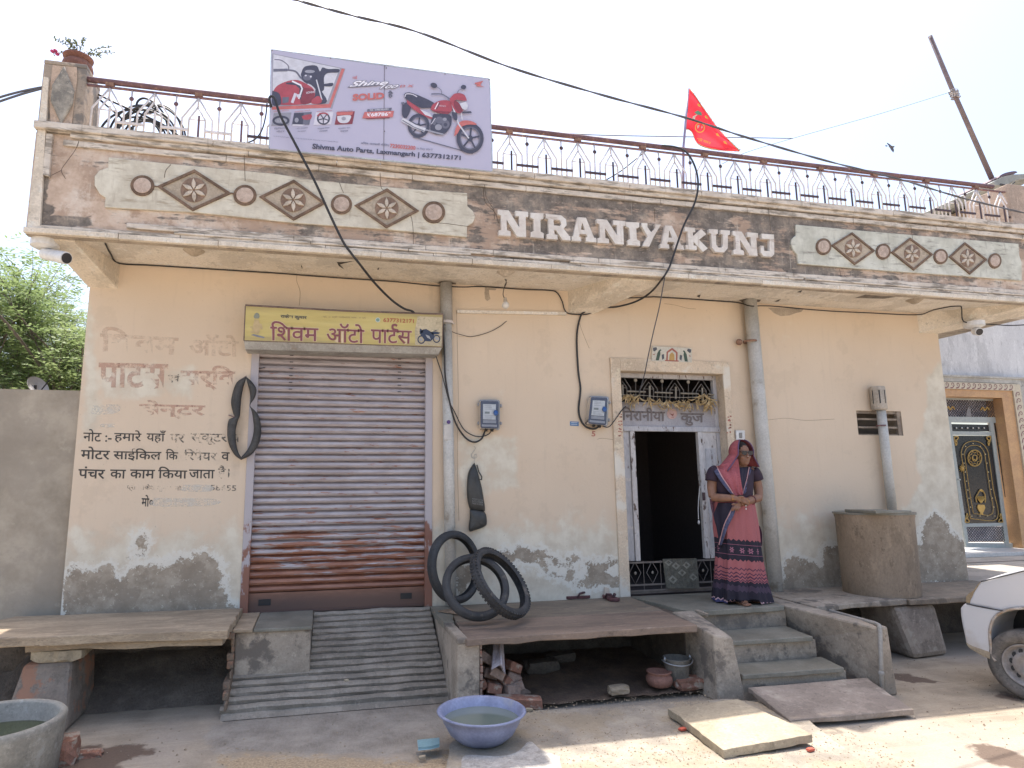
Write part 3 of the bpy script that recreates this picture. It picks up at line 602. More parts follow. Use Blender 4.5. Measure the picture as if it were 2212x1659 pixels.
# door surround: shallow plaster band, chipped tile above it, hand painted 5, switch
def band_quad(c, pts, Y, d, name, m, **kw): b = MB(); b.prism([at(K(c, *p), Y) for p in pts], (0, d, 0)); return b.build(name, m, house, **kw)
ox0, ox1, oz = 2.795, 4.145, 2.85
b = MB(); b.box((ox0, -.018, .53), (DX0 - .0, -.0006, oz)); b.box((DX1, -.018, .53), (ox1, -.0006, oz)); b.box((DX0, -.018, DZ), (DX1, -.0006, oz)); b.build('door_surround', M['frame'], house, bevel=.004)

ck = MB()
for c, pts in (('1', [(475, 710), (455, 760), (405, 830), (370, 885), (395, 935)]), ('1', [(370, 885), (310, 915)]), ('1', [(1030, 850), (1000, 885), (990, 930)]), ('2', [(870, 900), (875, 985), (900, 1015), (885, 1060), (905, 1090)]), ('2', [(980, 1130), (1040, 1140), (1065, 1200), (1070, 1330), (1060, 1430)]),
               ('2', [(1180, 1200), (1260, 1205), (1340, 1215), (1480, 1235)]), ('2', [(625, 960), (640, 1000), (650, 1020)]), ('2', [(1500, 970), (1510, 1050), (1555, 1120), (1560, 1180)]), ('3', [(80, 480), (95, 590), (160, 660), (190, 740)]), ('3', [(1285, 640), (1290, 730)]), ('4', [(130, 1100), (145, 1250)]), ('4', [(640, 1155), (645, 1210)]), ('4', [(560, 1480), (580, 1590)]), ('4', [(990, 1220), (1000, 1300)]), ('1', [(1470, 730), (1478, 950)])):
    ck.tube([at(K(c, *p), YF - .0225 if c != '3' else YF - .001) for p in spline([np.array(p, float) for p in pts], 4)], .0022, 4)
ck.build('crack', plain('crack_dark', (.10, .075, .055), .95), house, kind='stuff')

ck = MB()
for c, pts in (('c', [(765, 400), (790, 470), (828, 560)]), ('b', [(470, 70), (462, 150), (482, 215), (478, 300)]), ('c', [(950, 622), (955, 700), (972, 1000), (985, 1300), (1000, 1650)]), ('c', [(948, 622), (1060, 628), (1205, 634)]), ('c', [(1448, 648), (1560, 652), (1659, 656)]), ('c', [(1280, 290), (1350, 300), (1420, 318), (1470, 322)]), ('d', [(225, 810), (330, 800), (440, 812), (600, 805)]), ('c', [(875, 1108), (905, 1102), (970, 1110)]), ('b', [(1425, 330), (1432, 600), (1436, 900), (1430, 1200), (1440, 1600)]), ('a', [(500, 560), (495, 650), (490, 740)])):
    ck.tube([at(K(c, *p), -.0008) for p in spline([np.array(p, float) for p in pts], 5)], .0016, 4)
ck.build('hairline_crack', plain('brown_crack', (.26, .19, .13), .95), house, kind='stuff')
# ================================================================== railing on the parapet
rail = thing('roof_railing', 'white and maroon iron railing of pointed arches along the whole parapet', 'railing', (2.5, -.6, 4.4))
YR = -.58; ZT, ZB = 4.862, 4.40
b = MB(); b.tube([(x, YR, ZT + .012 * math.sin(x * .8) * .3) for x in np.arange(-1.94, 7.5, .4)], .024, 10); b.build('top_rail', M['rail'], rail, smooth=True)
b = MB(); b.box((-1.94, YR - .012, 4.805), (7.42, YR + .012, 4.816)); b.build('flat_rail', M['rail'], rail)
AP = .336; NA = 28; AX0 = -1.772
zm = lambda f: 4.805 - f * (4.805 - ZB)          # f: 0 at the flat rail, 1 at the cornice
for i in range(NA):
    x = AX0 + AP * i + .002 * i; lean = 0
    if -.5 < x < 1.34: pass
    q = MB()
    for o_, a_, s_ in ((.118, 0.0, .47), (.064, .20, .48)):
        for sg in (-1, 1):
            q.tube([(x, YR, zm(a_)), (x + sg * o_, YR, zm(s_)), (x + sg * o_ * 1.02, YR, ZB)], .0078, 6)
    q.tube([(x, YR, zm(0)), (x, YR, zm(.2))], .0075, 6); q.tube([(x - .064, YR, zm(.48)), (x + .064, YR, zm(.48))], .005, 6)
    q.build('arch', M['railw'], rail, smooth=True)
    q = MB(); q.box((x + .006, YR - .012, ZB), (x + .022, YR - .004, zm(.40))); q.build('short_bar', M['railb'] if i > 3 else (M['railw'] if i < 2 else M['rail']), rail)
    q = MB(); q.tube([(x + AP / 2, YR, zm(0)), (x + AP / 2, YR, ZB)], .0075, 6); q.build('upright', M['railw'], rail, smooth=True)
    q = MB(); q.ell((x + AP / 2, YR - .006, zm(.19)), (.019, .009, .019), 14, 8); q.build('disc', M['railb'] if i > 3 else M['rail'], rail, smooth=True)
    q = MB(); q.box((x + AP / 2 - .105, YR - .018, zm(.76)), (x + AP / 2 + .105, YR - .006, zm(.71))); q.build('cross_bar', M['railb'] if i > 2 else M['railw'], rail)
    if i % 2 == 0:
        q = MB(); q.box((x - .03, YR - .02, 4.816), (x + .03, YR + .02, 4.846)); q.build('clamp', mat('rusty_clamp', (.34, .20, .13), (.2, .11, .08), 20), rail)

# ================================================================== billboard
bb = thing('billboard', 'lilac printed billboard of a red motorcycle fixed to the roof railing', 'billboard', (.2, -.75, 4.4))
YB = -.74
BQ = Quad(K('B', 44, 28), K('B', 2192, 316), K('B', 2212, 1222), K('B', 28, 1000))
b = MB(); b.prism([at(p, YB) for p in (K('B', 44, 28), K('B', 1155, 186), K('B', 2192, 316), K('B', 2205, 770), K('B', 2214, 1222), K('B', 1155, 1108), K('B', 26, 1000))], (0, .012, 0))
t = NT('billboard_vinyl'); v = t.noise(1.2, 4, .5); c_ = t.ramp(v, [(.3, (.46, .44, .565)), (.7, (.515, .495, .62))]); MAT['vinyl'] = t.out(c_, .45, t.noise(5, 3, .5), .08, .02)
b.build('panel', MAT['vinyl'], bb)
b = MB()
for a_, c_ in (((44, 28), (2192, 316)), ((44, 28), (26, 1000)), ((2192, 316), (2214, 1222)), ((26, 1000), (2214, 1222))): b.tube([at(K('B', *a_), YB + .01), at(K('B', *c_), YB + .01)], .010, 6)
b.build('frame', mat('pale_blue_frame', (.50, .58, .66), (.42, .48, .56), 10), bb)
b = MB(); b.tube([at(K('B', 1157, 186), YB - .002), at(K('B', 1150, 1108), YB - .002)], .003, 5)
for p in ((625, 108), (1160, 182), (1755, 262), (1157, 830), (1175, 205), (2188, 318), (48, 30)): b.ell(at(K('B', *p), YB - .004), (.006, .004, .006), 8, 6)
b.build('seam', plain('seam_grey', (.22, .2, .24), .6), bb)
pr = {}
PC = {'red': (.42, .085, .11), 'dred': (.25, .055, .075), 'ored': (.56, .17, .16), 'blk': (.075, .075, .11), 'dgr': (.16, .16, .21), 'gry': (.33, .33, .39), 'lgr': (.62, .62, .68), 'lil': (.66, .64, .72), 'wht': (.80, .78, .84), 'blu': (.30, .34, .50)}
lay = [0]
def P(col, pts, c='B', smooth=0):
    lay[0] += 1; pts = [K(c, *p) for p in pts]
    if smooth: pts = [tuple(q) for q in spline(pts + [pts[0]], smooth)[:-1]]
    b = pr.setdefault(col, MB()); n = len(pts); Y = YB - .0008 - .00005 * lay[0]
    b.add([at(p, Y) for p in pts], [tuple(range(n))])
def Pl(col, pts, w, sm=0):
    pts = [np.array(p, float) for p in (spline(pts, sm) if sm else pts)]; L, R = [], []
    for i, p in enumerate(pts):
        t = pts[min(i + 1, len(pts) - 1)] - pts[max(i - 1, 0)]; t /= np.linalg.norm(t) + 1e-9; nn = np.array([-t[1], t[0]]) * w / 2; L.append(p + nn); R.append(p - nn)
    for i in range(len(pts) - 1): P(col, [tuple(L[i]), tuple(L[i + 1]), tuple(R[i + 1]), tuple(R[i])])
def Pe(col, cx, cy, rx, ry, n=22, a=0):
    P(col, [(cx + rx * math.cos(t) * math.cos(a) - ry * math.sin(t) * math.sin(a), cy + rx * math.cos(t) * math.sin(a) + ry * math.sin(t) * math.cos(a)) for t in np.linspace(0, 2 * math.pi, n, endpoint=False)])
def Pring(col, cx, cy, rx, ry, k, n=28):
    pts = [(cx + rx * math.cos(t), cy + ry * math.sin(t)) for t in np.linspace(0, 2 * math.pi, n + 1)]; inn = [(cx + rx * k * math.cos(t), cy + ry * k * math.sin(t)) for t in np.linspace(0, 2 * math.pi, n + 1)]
    for i in range(n): P(col, [pts[i], pts[i + 1], inn[i + 1], inn[i]])
def Pt(col, body, x0, y0, x1, y1, x2, y2, x3, y3, **kw):
    lay[0] += 2; text(pr.setdefault(col, MB()), body, Quad(K('B', x0, y0), K('B', x1, y1), K('B', x2, y2), K('B', x3, y3)), YB - .0008 - .00005 * lay[0], **kw)
# picture of the tank and handlebar
P('gry', [(50, 60), (735, 205), (600, 590), (45, 600)]); P('lgr', [(60, 70), (715, 210), (582, 560), (50, 570)])
P('gry', [(735, 205), (772, 212), (640, 610), (600, 592)]); P('ored', [(735, 210), (765, 216), (625, 598), (598, 590)]); P('ored', [(45, 588), (630, 560), (618, 598), (45, 618)])
Pe('lil', 105, 125, 45, 16); Pl('dgr', [(70, 122), (140, 130), (205, 180), (212, 225)], 10, 3)
Pl('dgr', [(60, 228), (200, 225)], 28); Pl('dgr', [(200, 225), (280, 240), (330, 300), (400, 360)], 18, 3)
P('blk', [(330, 270), (360, 200), (420, 180), (490, 185), (520, 240), (545, 200), (600, 215), (705, 215), (700, 250), (600, 255), (560, 300), (560, 420), (500, 430), (430, 370), (360, 340)], smooth=3)
Pe('gry', 420, 240, 50, 16); Pe('dgr', 395, 300, 40, 30); Pe('lil', 430, 290, 10, 10); Pe('lil', 380, 280, 10, 8)
P('red', [(55, 440), (100, 380), (200, 335), (300, 325), (400, 370), (460, 420), (470, 500), (430, 550), (300, 568), (150, 570), (60, 550)], smooth=4)
P('dred', [(330, 400), (440, 410), (465, 470), (440, 545), (330, 555)], smooth=3)
P('blk', [(50, 430), (110, 450), (135, 500), (130, 568), (50, 568)], smooth=3); P('blk', [(180, 350), (300, 345), (360, 400), (330, 520), (310, 500), (320, 410), (280, 375), (190, 365)])
Pl('wht', [(245, 335), (330, 375), (345, 410), (310, 510)], 16); Pl('lil', [(280, 455), (245, 550)], 28); P('dgr', [(150, 495), (215, 490), (210, 545), (150, 555)]); Pl('lil', [(290, 480), (330, 480)], 30)
Pt('lil', 'HONDA', 385, 440, 465, 430, 465, 450, 385, 462, off=.02)
P('blk', [(480, 330), (520, 330), (540, 440), (580, 500), (580, 555), (440, 558), (470, 480)], smooth=2); Pl('lgr', [(485, 320), (540, 520)], 12); P('blk', [(550, 365), (645, 352), (640, 385), (560, 385)], smooth=3)
P('red', [(440, 520), (500, 480), (540, 520), (520, 556), (440, 558)], smooth=3)
# four small pictures
for k, (x0, col) in enumerate(((45, 'gry'), (245, 'dgr'), (460, 'lil'), (670, 'dred'))):
    y0 = 652 - 4 * k; P(col, [(x0 + 20, y0), (x0 + 195, y0 - 8), (x0 + 170, y0 + 118), (x0 - 5, y0 + 125)])
Pe('blk', 135, 725, 85, 50); Pe('gry', 135, 725, 62, 28); Pt('lil', '1.348', 105, 715, 170, 712, 170, 735, 105, 738)
P('blk', [(265, 655), (360, 650), (350, 770), (250, 775)]); P('red', [(340, 680), (435, 660), (430, 710), (360, 715)], smooth=2); P('lil', [(250, 760), (370, 765), (350, 778), (245, 775)]); Pe('gry', 290, 720, 20, 24)
Pring('blk', 555, 705, 65, 62, .76); Pl('red', [(495, 680), (520, 655), (570, 650), (600, 665)], 14)
for a in range(5): Pl('blk', [(555, 705), (555 + 55 * math.cos(R_(72 * a + 20)), 705 + 52 * math.sin(R_(72 * a + 20)))], 10)
P('lgr', [(690, 680), (820, 672), (815, 720), (785, 748), (725, 748), (695, 720)], smooth=3); P('ored', [(680, 645), (850, 635), (840, 668), (690, 672)]); Pe('gry', 755, 705, 22, 18)
for x0, s1, s2, s3 in ((60, 'प्रीमियम डिजिटल', 'डिजिटल', 'मीटर'), (270, 'एडवांस्ड टेक्नो', '५ स्टेप एडजस्टेबल', 'रियर सस्पेंशन'), (485, 'आकर्षक डिज़ाइन', 'ट्यूबलेस', 'टायर्स'), (690, 'स्टाइलिश ग्राफ़', 'स्टाइलिश फ्रंट', 'वाइज़र')):
    Pt('ored', s1, x0, 630, x0 + 155, 616, x0 + 155, 632, x0, 646)
    Pt('dgr', s2, x0 + 10, 795, x0 + 130, 786, x0 + 130, 804, x0 + 10, 814); Pt('dgr', s3, x0 + 30, 824, x0 + 110, 818, x0 + 110, 836, x0 + 30, 842)
# words
Pt('ored', 'नई', 840, 285, 888, 280, 888, 315, 840, 318, off=.015)
Pt('dgr', 'Shine', 815, 330, 1205, 318, 1200, 375, 800, 400, off=.06, shear=.45); Pt('wht', 'Shine', 820, 334, 1200, 322, 1195, 372, 808, 394, off=.03, shear=.45); Pl('dgr', [(795, 396), (900, 388), (1100, 372)], 7)
Pt('dgr', '100', 1110, 368, 1310, 366, 1290, 410, 1100, 414, off=.06, shear=.4); Pt('wht', '100', 1116, 373, 1302, 371, 1284, 405, 1108, 409, off=.02, shear=.4)
Pt('ored', 'D X', 1318, 373, 1450, 370, 1440, 392, 1310, 396, off=.02)
Pt('ored', 'SOLID', 845, 462, 1157, 445, 1157, 510, 840, 530, off=.05); Pt('dgr', 'है', 1195, 425, 1242, 430, 1240, 505, 1192, 500, off=.03)
P('dgr', [(990, 612), (1230, 598), (1222, 630), (985, 640)]); Pt('wht', 'THE - SHINE DELIVERY', 1010, 614, 1200, 604, 1198, 620, 1010, 629)
P('ored', [(960, 640), (1252, 628), (1238, 690), (938, 702)]); P('dred', [(965, 702), (1212, 690), (1205, 700), (985, 710)]); Pt('wht', '₹68786*', 985, 648, 1225, 640, 1220, 678, 985, 686, off=.03)
Pt('dgr', 'अधिक जानकारी के लिए', 925, 932, 1205, 955, 1203, 982, 922, 960, off=.01); Pt('ored', '7230032200', 1212, 952, 1465, 975, 1463, 1015, 1210, 992, off=.03); Pt('dgr', 'पर मिस्ड कॉल दें', 1475, 988, 1632, 1000, 1630, 1028, 1473, 1015)
Pt('blk', 'Shivma Auto Parts, Laxmangarh | 6377312171', 448, 950, 1912, 1070, 1908, 1128, 442, 1018, off=.03)
Pt('dgr', 'Terms & conditions apply. Features shown may vary by variant. Accessories not part of standard fitment.', 60, 872, 702, 930, 701, 943, 58, 884)
# wing mark
P('ored', [(2048, 352), (2135, 330), (2110, 360), (2105, 378), (2148, 392), (2060, 385), (2075, 370), (2050, 362)])
# the large motorcycle
Pl('dgr', [(1440, 885), (2030, 1050)], 10)
def wheel(cx, cy, rx, ry):
    Pring('blk', cx, cy, rx, ry, .76); Pring('dgr', cx, cy, rx * .76, ry * .76, .88); Pe('blk', cx, cy, rx * .2, ry * .2)
    for a in range(5): t_ = R_(72 * a + 60); Pl('blk', [(cx, cy), (cx + rx * .72 * math.cos(t_), cy + ry * .72 * math.sin(t_))], rx * .13)
wheel(1495, 775, 108, 118)
P('blk', [(1335, 560), (1400, 540), (1420, 600), (1375, 700), (1330, 668)], smooth=2); P('blk', [(1350, 470), (1370, 450), (1440, 455), (1640, 545), (1620, 590), (1560, 600), (1500, 590), (1380, 520)], smooth=3)
Pl('lil', [(1360, 490), (1372, 462), (1430, 465), (1480, 490)], 9, 3)
P('red', [(1380, 520), (1500, 600), (1640, 700), (1600, 700), (1480, 640), (1385, 560)], smooth=2); P('lgr', [(1505, 610), (1600, 650), (1640, 695), (1560, 670)])
P('red', [(1610, 615), (1640, 560), (1720, 525), (1800, 530), (1830, 560), (1825, 620), (1780, 660), (1700, 650)], smooth=4); Pl('wht', [(1690, 545), (1655, 612)], 9); Pl('blk', [(1705, 548), (1672, 612)], 9); P('dred', [(1620, 625), (1800, 635), (1780, 658), (1700, 652)], smooth=2)
Pt('lil', 'HONDA', 1700, 570, 1765, 575, 1763, 590, 1698, 585)
P('blk', [(1640, 660), (1800, 665), (1820, 740), (1800, 800), (1740, 860), (1640, 850), (1610, 780)], smooth=3)
for q in ((1700, 720, 38, 36, 'dgr'), (1760, 760, 40, 44, 'dgr'), (1690, 790, 34, 30, 'gry'), (1752, 712, 20, 16, 'gry'), (1760, 765, 18, 18, 'blk'), (1650, 740, 16, 30, 'dgr')): Pe(q[4], *q[:4])
Pl('lgr', [(1330, 712), (1450, 780), (1560, 820)], 40); Pl('dgr', [(1335, 722), (1450, 790), (1560, 832)], 10); Pl('gry', [(1560, 815), (1690, 850), (1740, 862)], 16); Pl('lil', [(1620, 760), (1640, 730), (1660, 700)], 7)
P('dgr', [(1320, 545), (1350, 540), (1360, 565), (1330, 570)])
wheel(2003, 900, 134, 150)
P('ored', [(1845, 880), (1860, 800), (1900, 740), (1960, 722), (2030, 735), (2068, 765), (1980, 765), (1915, 790), (1880, 850)], smooth=3)
Pl('lgr', [(1825, 565), (1890, 760), (1990, 900)], 14); Pl('lgr', [(1915, 650), (1925, 720)], 10); P('blk', [(1820, 640), (1870, 650), (1875, 720), (1840, 710)], smooth=2)
P('red', [(1800, 510), (1840, 465), (1890, 452), (1945, 470), (1965, 510), (1960, 530), (1850, 520), (1870, 570), (1935, 630), (1880, 650), (1830, 590)], smooth=3)
P('lgr', [(1895, 560), (1960, 540), (1982, 580), (1960, 620), (1920, 600)], smooth=3); P('dred', [(1850, 520), (1900, 560), (1930, 640), (1880, 640), (1840, 570)], smooth=2); P('blk', [(1915, 635), (2010, 632), (2020, 650), (1930, 652)])
Pl('dgr', [(1620, 462), (1690, 460), (1740, 470), (1800, 510)], 12, 2); Pl('dgr', [(1722, 465), (1715, 420), (1660, 385)], 6, 2); Pe('blk', 1645, 377, 34, 25, a=.35); Pl('dgr', [(1875, 460), (1890, 425), (1930, 410)], 6, 2); Pe('blk', 1938, 394, 26, 22)
for k, v in pr.items(): v.build('printed_shapes', plain('print_' + k, PC[k], .5), bb)

# ================================================================== shutter, its hood sign
rs = thing('roller_shutter', 'closed lilac roller shutter with rust climbing up from its bottom edge', 'shutter', (.17, 0, .53))
t = NT('rusting_shutter_paint'); co = t.co(); x, y, z = t.xyz(); n1 = t.noise(4, 8, .65, t.map(co, (.7, 1, 9))); n2 = t.noise(14, 8, .65, t.map(co, (.4, 1, 2))); fin = t.noise(60, 4, .6)
lil = t.ramp(n2, [(.36, (.37, .325, .33)), (.64, (.50, .455, .46))]); rust = t.ramp(n2, [(.36, (.24, .10, .06)), (.64, (.38, .185, .12))]); dkr = t.mix(t.step(z, .60, .78, 1, 0), rust, (.12, .07, .055))
lvl = t.step(z, .80, 1.9, .74, .22); amt = t.ma('ADD', lvl, t.ma('MULTIPLY', t.ma('SUBTRACT', n1, .5), 1.5)); k = t.step(amt, .60, .68); k = t.ma('MAXIMUM', k, t.step(z, .74, .88, 1, 0)); k = t.ma('MAXIMUM', k, t.ma('MULTIPLY', t.step(t.noise(11, 8, .7, t.map(co, (.5, 1, 3))), .60, .64), .9))
dirt = t.ma('MULTIPLY', t.step(t.noise(2, 5, .6), .45, .65), .35); col = t.mix(dirt, lil, (.27, .215, .20))
M['shutter'] = t.out(t.mix(k, col, dkr), .55, t.ma('SUBTRACT', t.ma('MULTIPLY', fin, .3), t.ma('MULTIPLY', k, .5)), .3, .004)
t = NT('rusting_guide_paint'); z = t.xyz()[2]; n1 = t.noise(9, 8, .65, t.map(t.co(), (1, 1, .5))); k = t.step(t.ma('ADD', t.step(z, .6, 2.2, .75, .15), t.ma('MULTIPLY', t.ma('SUBTRACT', n1, .5), 1.4)), .55, .65)
M['guide'] = t.out(t.mix(k, (.42, .385, .40), (.24, .11, .075)), .6, n1, .3, .004)
NS = 34; z0s, z1s = .70, 2.80; hs = (z1s - z0s) / NS
prof = [(0, .010), (.07, .004), (.13, -.020), (.40, -.034), (.74, -.024), (.84, -.006), (.90, -.014), (.95, .002), (1.0, .012)]
for i in range(NS):
    za = z0s + i * hs; V = []; x0, x1 = SHX0 + .055, SHX1 - .055; ns = 2
    for f_, d_ in prof:
        for xx in (x0, x1): V.append((xx, .055 + d_, za + f_ * hs))
    F = [(2 * k_, 2 * k_ + 1, 2 * k_ + 3, 2 * k_ + 2) for k_ in range(len(prof) - 1)]
    obj('slat', V, F, M['shutter'], rs)
b = MB(); b.box((SHX0 + .05, .03, .545), (SHX1 - .05, .06, .70)); b.box((SHX0 + .05, .015, .535), (SHX1 - .05, .07, .548)); b.build('bottom_bar', M['shutter'], rs)
for x0, x1 in ((SHX0, SHX0 + .065), (SHX1 - .065, SHX1)):
    b = MB(); b.box((x0, -.012, .53), (x1, .045, 2.80)); b.build('guide_rail', M['guide'], rs, bevel=.003)
b = MB()
for i in range(6):
    for fx_ in (.21, .81):
        xx = SHX0 + fx_ * (SHX1 - SHX0); zz = z1s - hs * (i + .5) - .01; b.box((xx - .015, .012, zz), (xx + .015, .03, zz + .006))
for q in ((235, 682, 272, 676), (1207, 710, 1240, 704)): b.tube([at(K('b', q[0], q[1]), -.01), at(K('b', q[2], q[3]), .02)], .004, 5)
for fx_ in (.12, .86):
    xx = SHX0 + fx_ * (SHX1 - SHX0); b.box((xx - .05, .024, .60), (xx + .05, .032, .65))
b.build('slot', M['black'], rs)
sg = thing('shop_sign', 'yellow shop sign with maroon lettering on the hood above the shutter', 'sign', (.1, -.15, 2.85))
YS = -.24
sq = [K('s', 60, 38), K('s', 2200, 132), K('s', 2192, 482), K('s', 45, 412)]
p3 = [at(q, YS) for q in sq]
sx0, sx1 = (p3[0][0] + p3[3][0]) / 2, (p3[1][0] + p3[2][0]) / 2; sz1 = (p3[0][2] + p3[1][2]) / 2; sz0 = (p3[2][2] + p3[3][2]) / 2
lowp = [at(K('s', 60, 505), YS + .04), at(K('s', 2150, 560), YS + .04)]
b = MB(); b.hexa([p3[3], p3[2], p3[2] + [0, .22, 0], p3[3] + [0, .22, 0], p3[0], p3[1], p3[1] + [0, .22, 0], p3[0] + [0, .22, 0]])
t = NT('faded_yellow_banner'); n1 = t.noise(3, 6, .6, t.map(t.co(), (.6, 1, 5))); n2 = t.noise(8, 8, .6); z = t.xyz()[2]
col = t.ramp(n1, [(.3, (.50, .40, .14)), (.7, (.60, .50, .20))]); col = t.mix(t.ma('MULTIPLY', t.step(t.ma('ADD', t.step(z, sz0, sz0 + .10, .5, 0), t.ma('ADD', t.step(z, sz1 - .09, sz1, 0, .5), t.ma('MULTIPLY', t.ma('SUBTRACT', n1, .5), 1.2))), .2, .6), .6), col, (.30, .23, .13))
M['banner'] = t.out(col, .7, n1, .35, .02)
b.build('banner', M['banner'], sg)
b = MB(); b.hexa([lowp[0], lowp[1], lowp[1] + [0, .20, 0], lowp[0] + [0, .20, 0], p3[3] + [0, .002, -.002], p3[2] + [0, .002, -.002], p3[2] + [0, .23, -.002], p3[3] + [0, .23, -.002]]); b.build('hood', mat('grey_hood_sheet', (.40, .385, .35), (.31, .29, .26), 5, wear=(.25, .2, .16), wt=(.58, .7), wscale=6), sg)
b = MB(); b.tube([p3[0] + [0, 0, .008], (p3[0] + p3[1]) / 2 + [0, 0, -.004], p3[1] + [0, 0, .006]], .009, 6); b.tube([p3[0], p3[3]], .005, 5); b.tube([p3[3], p3[2]], .004, 5); b.tube([p3[1], p3[2]], .005, 5); b.build('frame', mat('rusty_sign_frame', (.22, .16, .13), (.14, .10, .09), 12), sg)
b = MB(); b.prism([at(K('s', *p), YS - .001) for p in ((1925, 148), (2192, 160), (2185, 470), (1900, 458), (1895, 300))], (0, .0005, 0)); b.build('picture_field', mat('cream_field', (.60, .52, .36), (.52, .44, .3), 6), sg)
wd = MB(); wl = MB(); num = MB(); blk = MB(); pale = MB(); orn = MB()
def St(mb, body, x0, y0, x1, y1, x2, y2, x3, y3, Y, **kw): text(mb, body, Quad(K('s', x0, y0), K('s', x1, y1), K('s', x2, y2), K('s', x3, y3)), Y, **kw)
for mb, Y, g in ((wl, YS - .002, 5), (wd, YS - .003, 0)):
    o = .035 if g else .012
    St(mb, 'शिवम', 330 - g, 196 - g, 853 + g, 220 - g, 850 + g, 420 + g, 330 - g, 410 + g, Y, off=o)
    St(mb, 'ऑटो', 940 - g, 216 - g, 1350 + g, 236 - g, 1348 + g, 440 + g, 938 - g, 425 + g, Y, off=o)
    St(mb, 'पाटस', 1420 - g, 288 - g, 1862 + g, 306 - g, 1858 + g, 448 + g, 1418 - g, 440 + g, Y, off=o)
def sk(mb, c, pts, w, Y, k=5):   # brush stroke
    pts = [np.array(p, float) for p in spline(pts, k)]
    for i in range(len(pts) - 1):
        t_ = pts[i + 1] - pts[i]; t_ /= np.linalg.norm(t_) + 1e-9; n_ = np.array([-t_[1], t_[0]]) * w / 2; e = t_ * w * .15
        mb.add([at(K(c, *q), Y - .00002 * i) for q in (pts[i] - e + n_, pts[i + 1] + e + n_, pts[i + 1] + e - n_, pts[i] - e - n_)], [(0, 1, 2, 3)])
sk(wd, 's', [(1710, 300), (1660, 285), (1655, 250), (1680, 240), (1700, 250)], 24, YS - .0035)
wl.build('lettering_edge', plain('cream_print', (.66, .52, .34)), sg); wd.build('lettering', plain('maroon_print', (.23, .075, .085)), sg)
St(num, '6377312171', 1555, 165, 1885, 178, 1885, 222, 1553, 210, YS - .003, off=.015); num.build('phone_number', plain('red_print', (.42, .11, .07)), sg)
St(blk, 'राकेश कुमार', 442, 122, 726, 136, 724, 190, 440, 176, YS - .003, off=.02); blk.build('owner_name', plain('navy_print', (.05, .06, .08)), sg)
St(pale, '卐 ॥ श्री गणेशाय नमः ॥ 卐', 905, 140, 1365, 152, 1362, 180, 903, 168, YS - .003); 
# faint seated deity drawing: simplified ornament
for q in ([(150, 150), (165, 118), (185, 108), (208, 120), (215, 150), (205, 172), (160, 172)],): orn.prism([at(K('s', *p), YS - .002) for p in q], (0, .0005, 0))
pale.build('invocation', plain('faded_brown_print', (.33, .24, .13)), sg); orn.build('halo', plain('grey_green_print', (.25, .26, .20)), sg)
b = MB()
for k_ in range(26):
    a = random.uniform(0, 6.28); r = random.uniform(.3, 1); cx_, cy_ = 178 + 72 * r * math.cos(a), 265 + 75 * r * math.sin(a); b.prism([at(K('s', cx_ + u * random.uniform(6, 16), cy_ + v * random.uniform(6, 16)), YS - .0015 - .00003 * k_) for u, v in ((-1, -1), (1, -.6), (.8, 1), (-1, .8))], (0, .0002, 0))
for q in ([(160, 190), (205, 190), (222, 250), (215, 320), (150, 320), (142, 250)],): b.prism([at(K('s', *p), YS - .0035) for p in q], (0, .0002, 0))
b.build('seated_figure_print', plain('faded_figure_print', (.50, .38, .20)), sg)
b = MB(); b.prism([at(K('s', *p), YS - .0025) for p in ((118, 352), (150, 340), (200, 352), (270, 372), (262, 386), (190, 372), (140, 356))], (0, .0003, 0)); b.build('pedestal_print', plain('grey_blue_print', (.22, .22, .24)), sg)
b = MB(); b.prism([at(K('s', *p), YS - .0025) for p in arc(1494, 187, 26, 0, 360, 20)[:-1]], (0, .0005, 0)); b.build('phone_badge', plain('pale_badge', (.55, .60, .55)), sg)
b = MB(); sk(b, 's', [(1484, 178), (1490, 190), (1504, 198)], 8, YS - .003); b.prism([at(K('s', *p), YS - .0027) for p in arc(1494, 187, 19, 0, 360, 20)[:-1]], (0, .0001, 0)); b.build('phone_symbol', plain('teal_print', (.20, .33, .28)), sg)
# sports motorcycle print
b = MB(); c2 = MB()
def ringp(mb, cx, cy, rx, ry, k, Y, n=20):
    o_ = arc(cx, cy, rx, 0, 360, n, ry); i_ = arc(cx, cy, rx * k, 0, 360, n, ry * k)
    for a in range(n): mb.add([at(K('s', *q), Y) for q in (o_[a], o_[a + 1], i_[a + 1], i_[a])], [(0, 1, 2, 3)])
ringp(b, 1965, 400, 42, 46, .72, YS - .003); ringp(b, 2130, 392, 40, 44, .72, YS - .003)
for q in ([(1945, 330), (1985, 290), (2020, 285), (2060, 310), (2100, 335), (2110, 380), (2060, 420), (2005, 415), (1975, 370)], [(2060, 320), (2110, 310), (2172, 325), (2150, 340), (2090, 345)], [(1950, 280), (1985, 300), (1975, 330), (1945, 320)], [(2100, 300), (2150, 292), (2120, 306)]): b.prism([at(K('s', *p), YS - .0032) for p in q], (0, .0002, 0))
for q in ([(2010, 345), (2050, 360), (2070, 400), (2030, 380)], [(2105, 370), (2150, 380), (2160, 405), (2120, 400)], [(1950, 385), (1975, 388), (1978, 412), (1955, 414)]): c2.prism([at(K('s', *p), YS - .0036) for p in q], (0, .0002, 0))
b.build('motorcycle_print', plain('blue_black_print', (.035, .05, .09)), sg); c2.build('motorcycle_highlight', plain('grey_print', (.36, .36, .37)), sg)

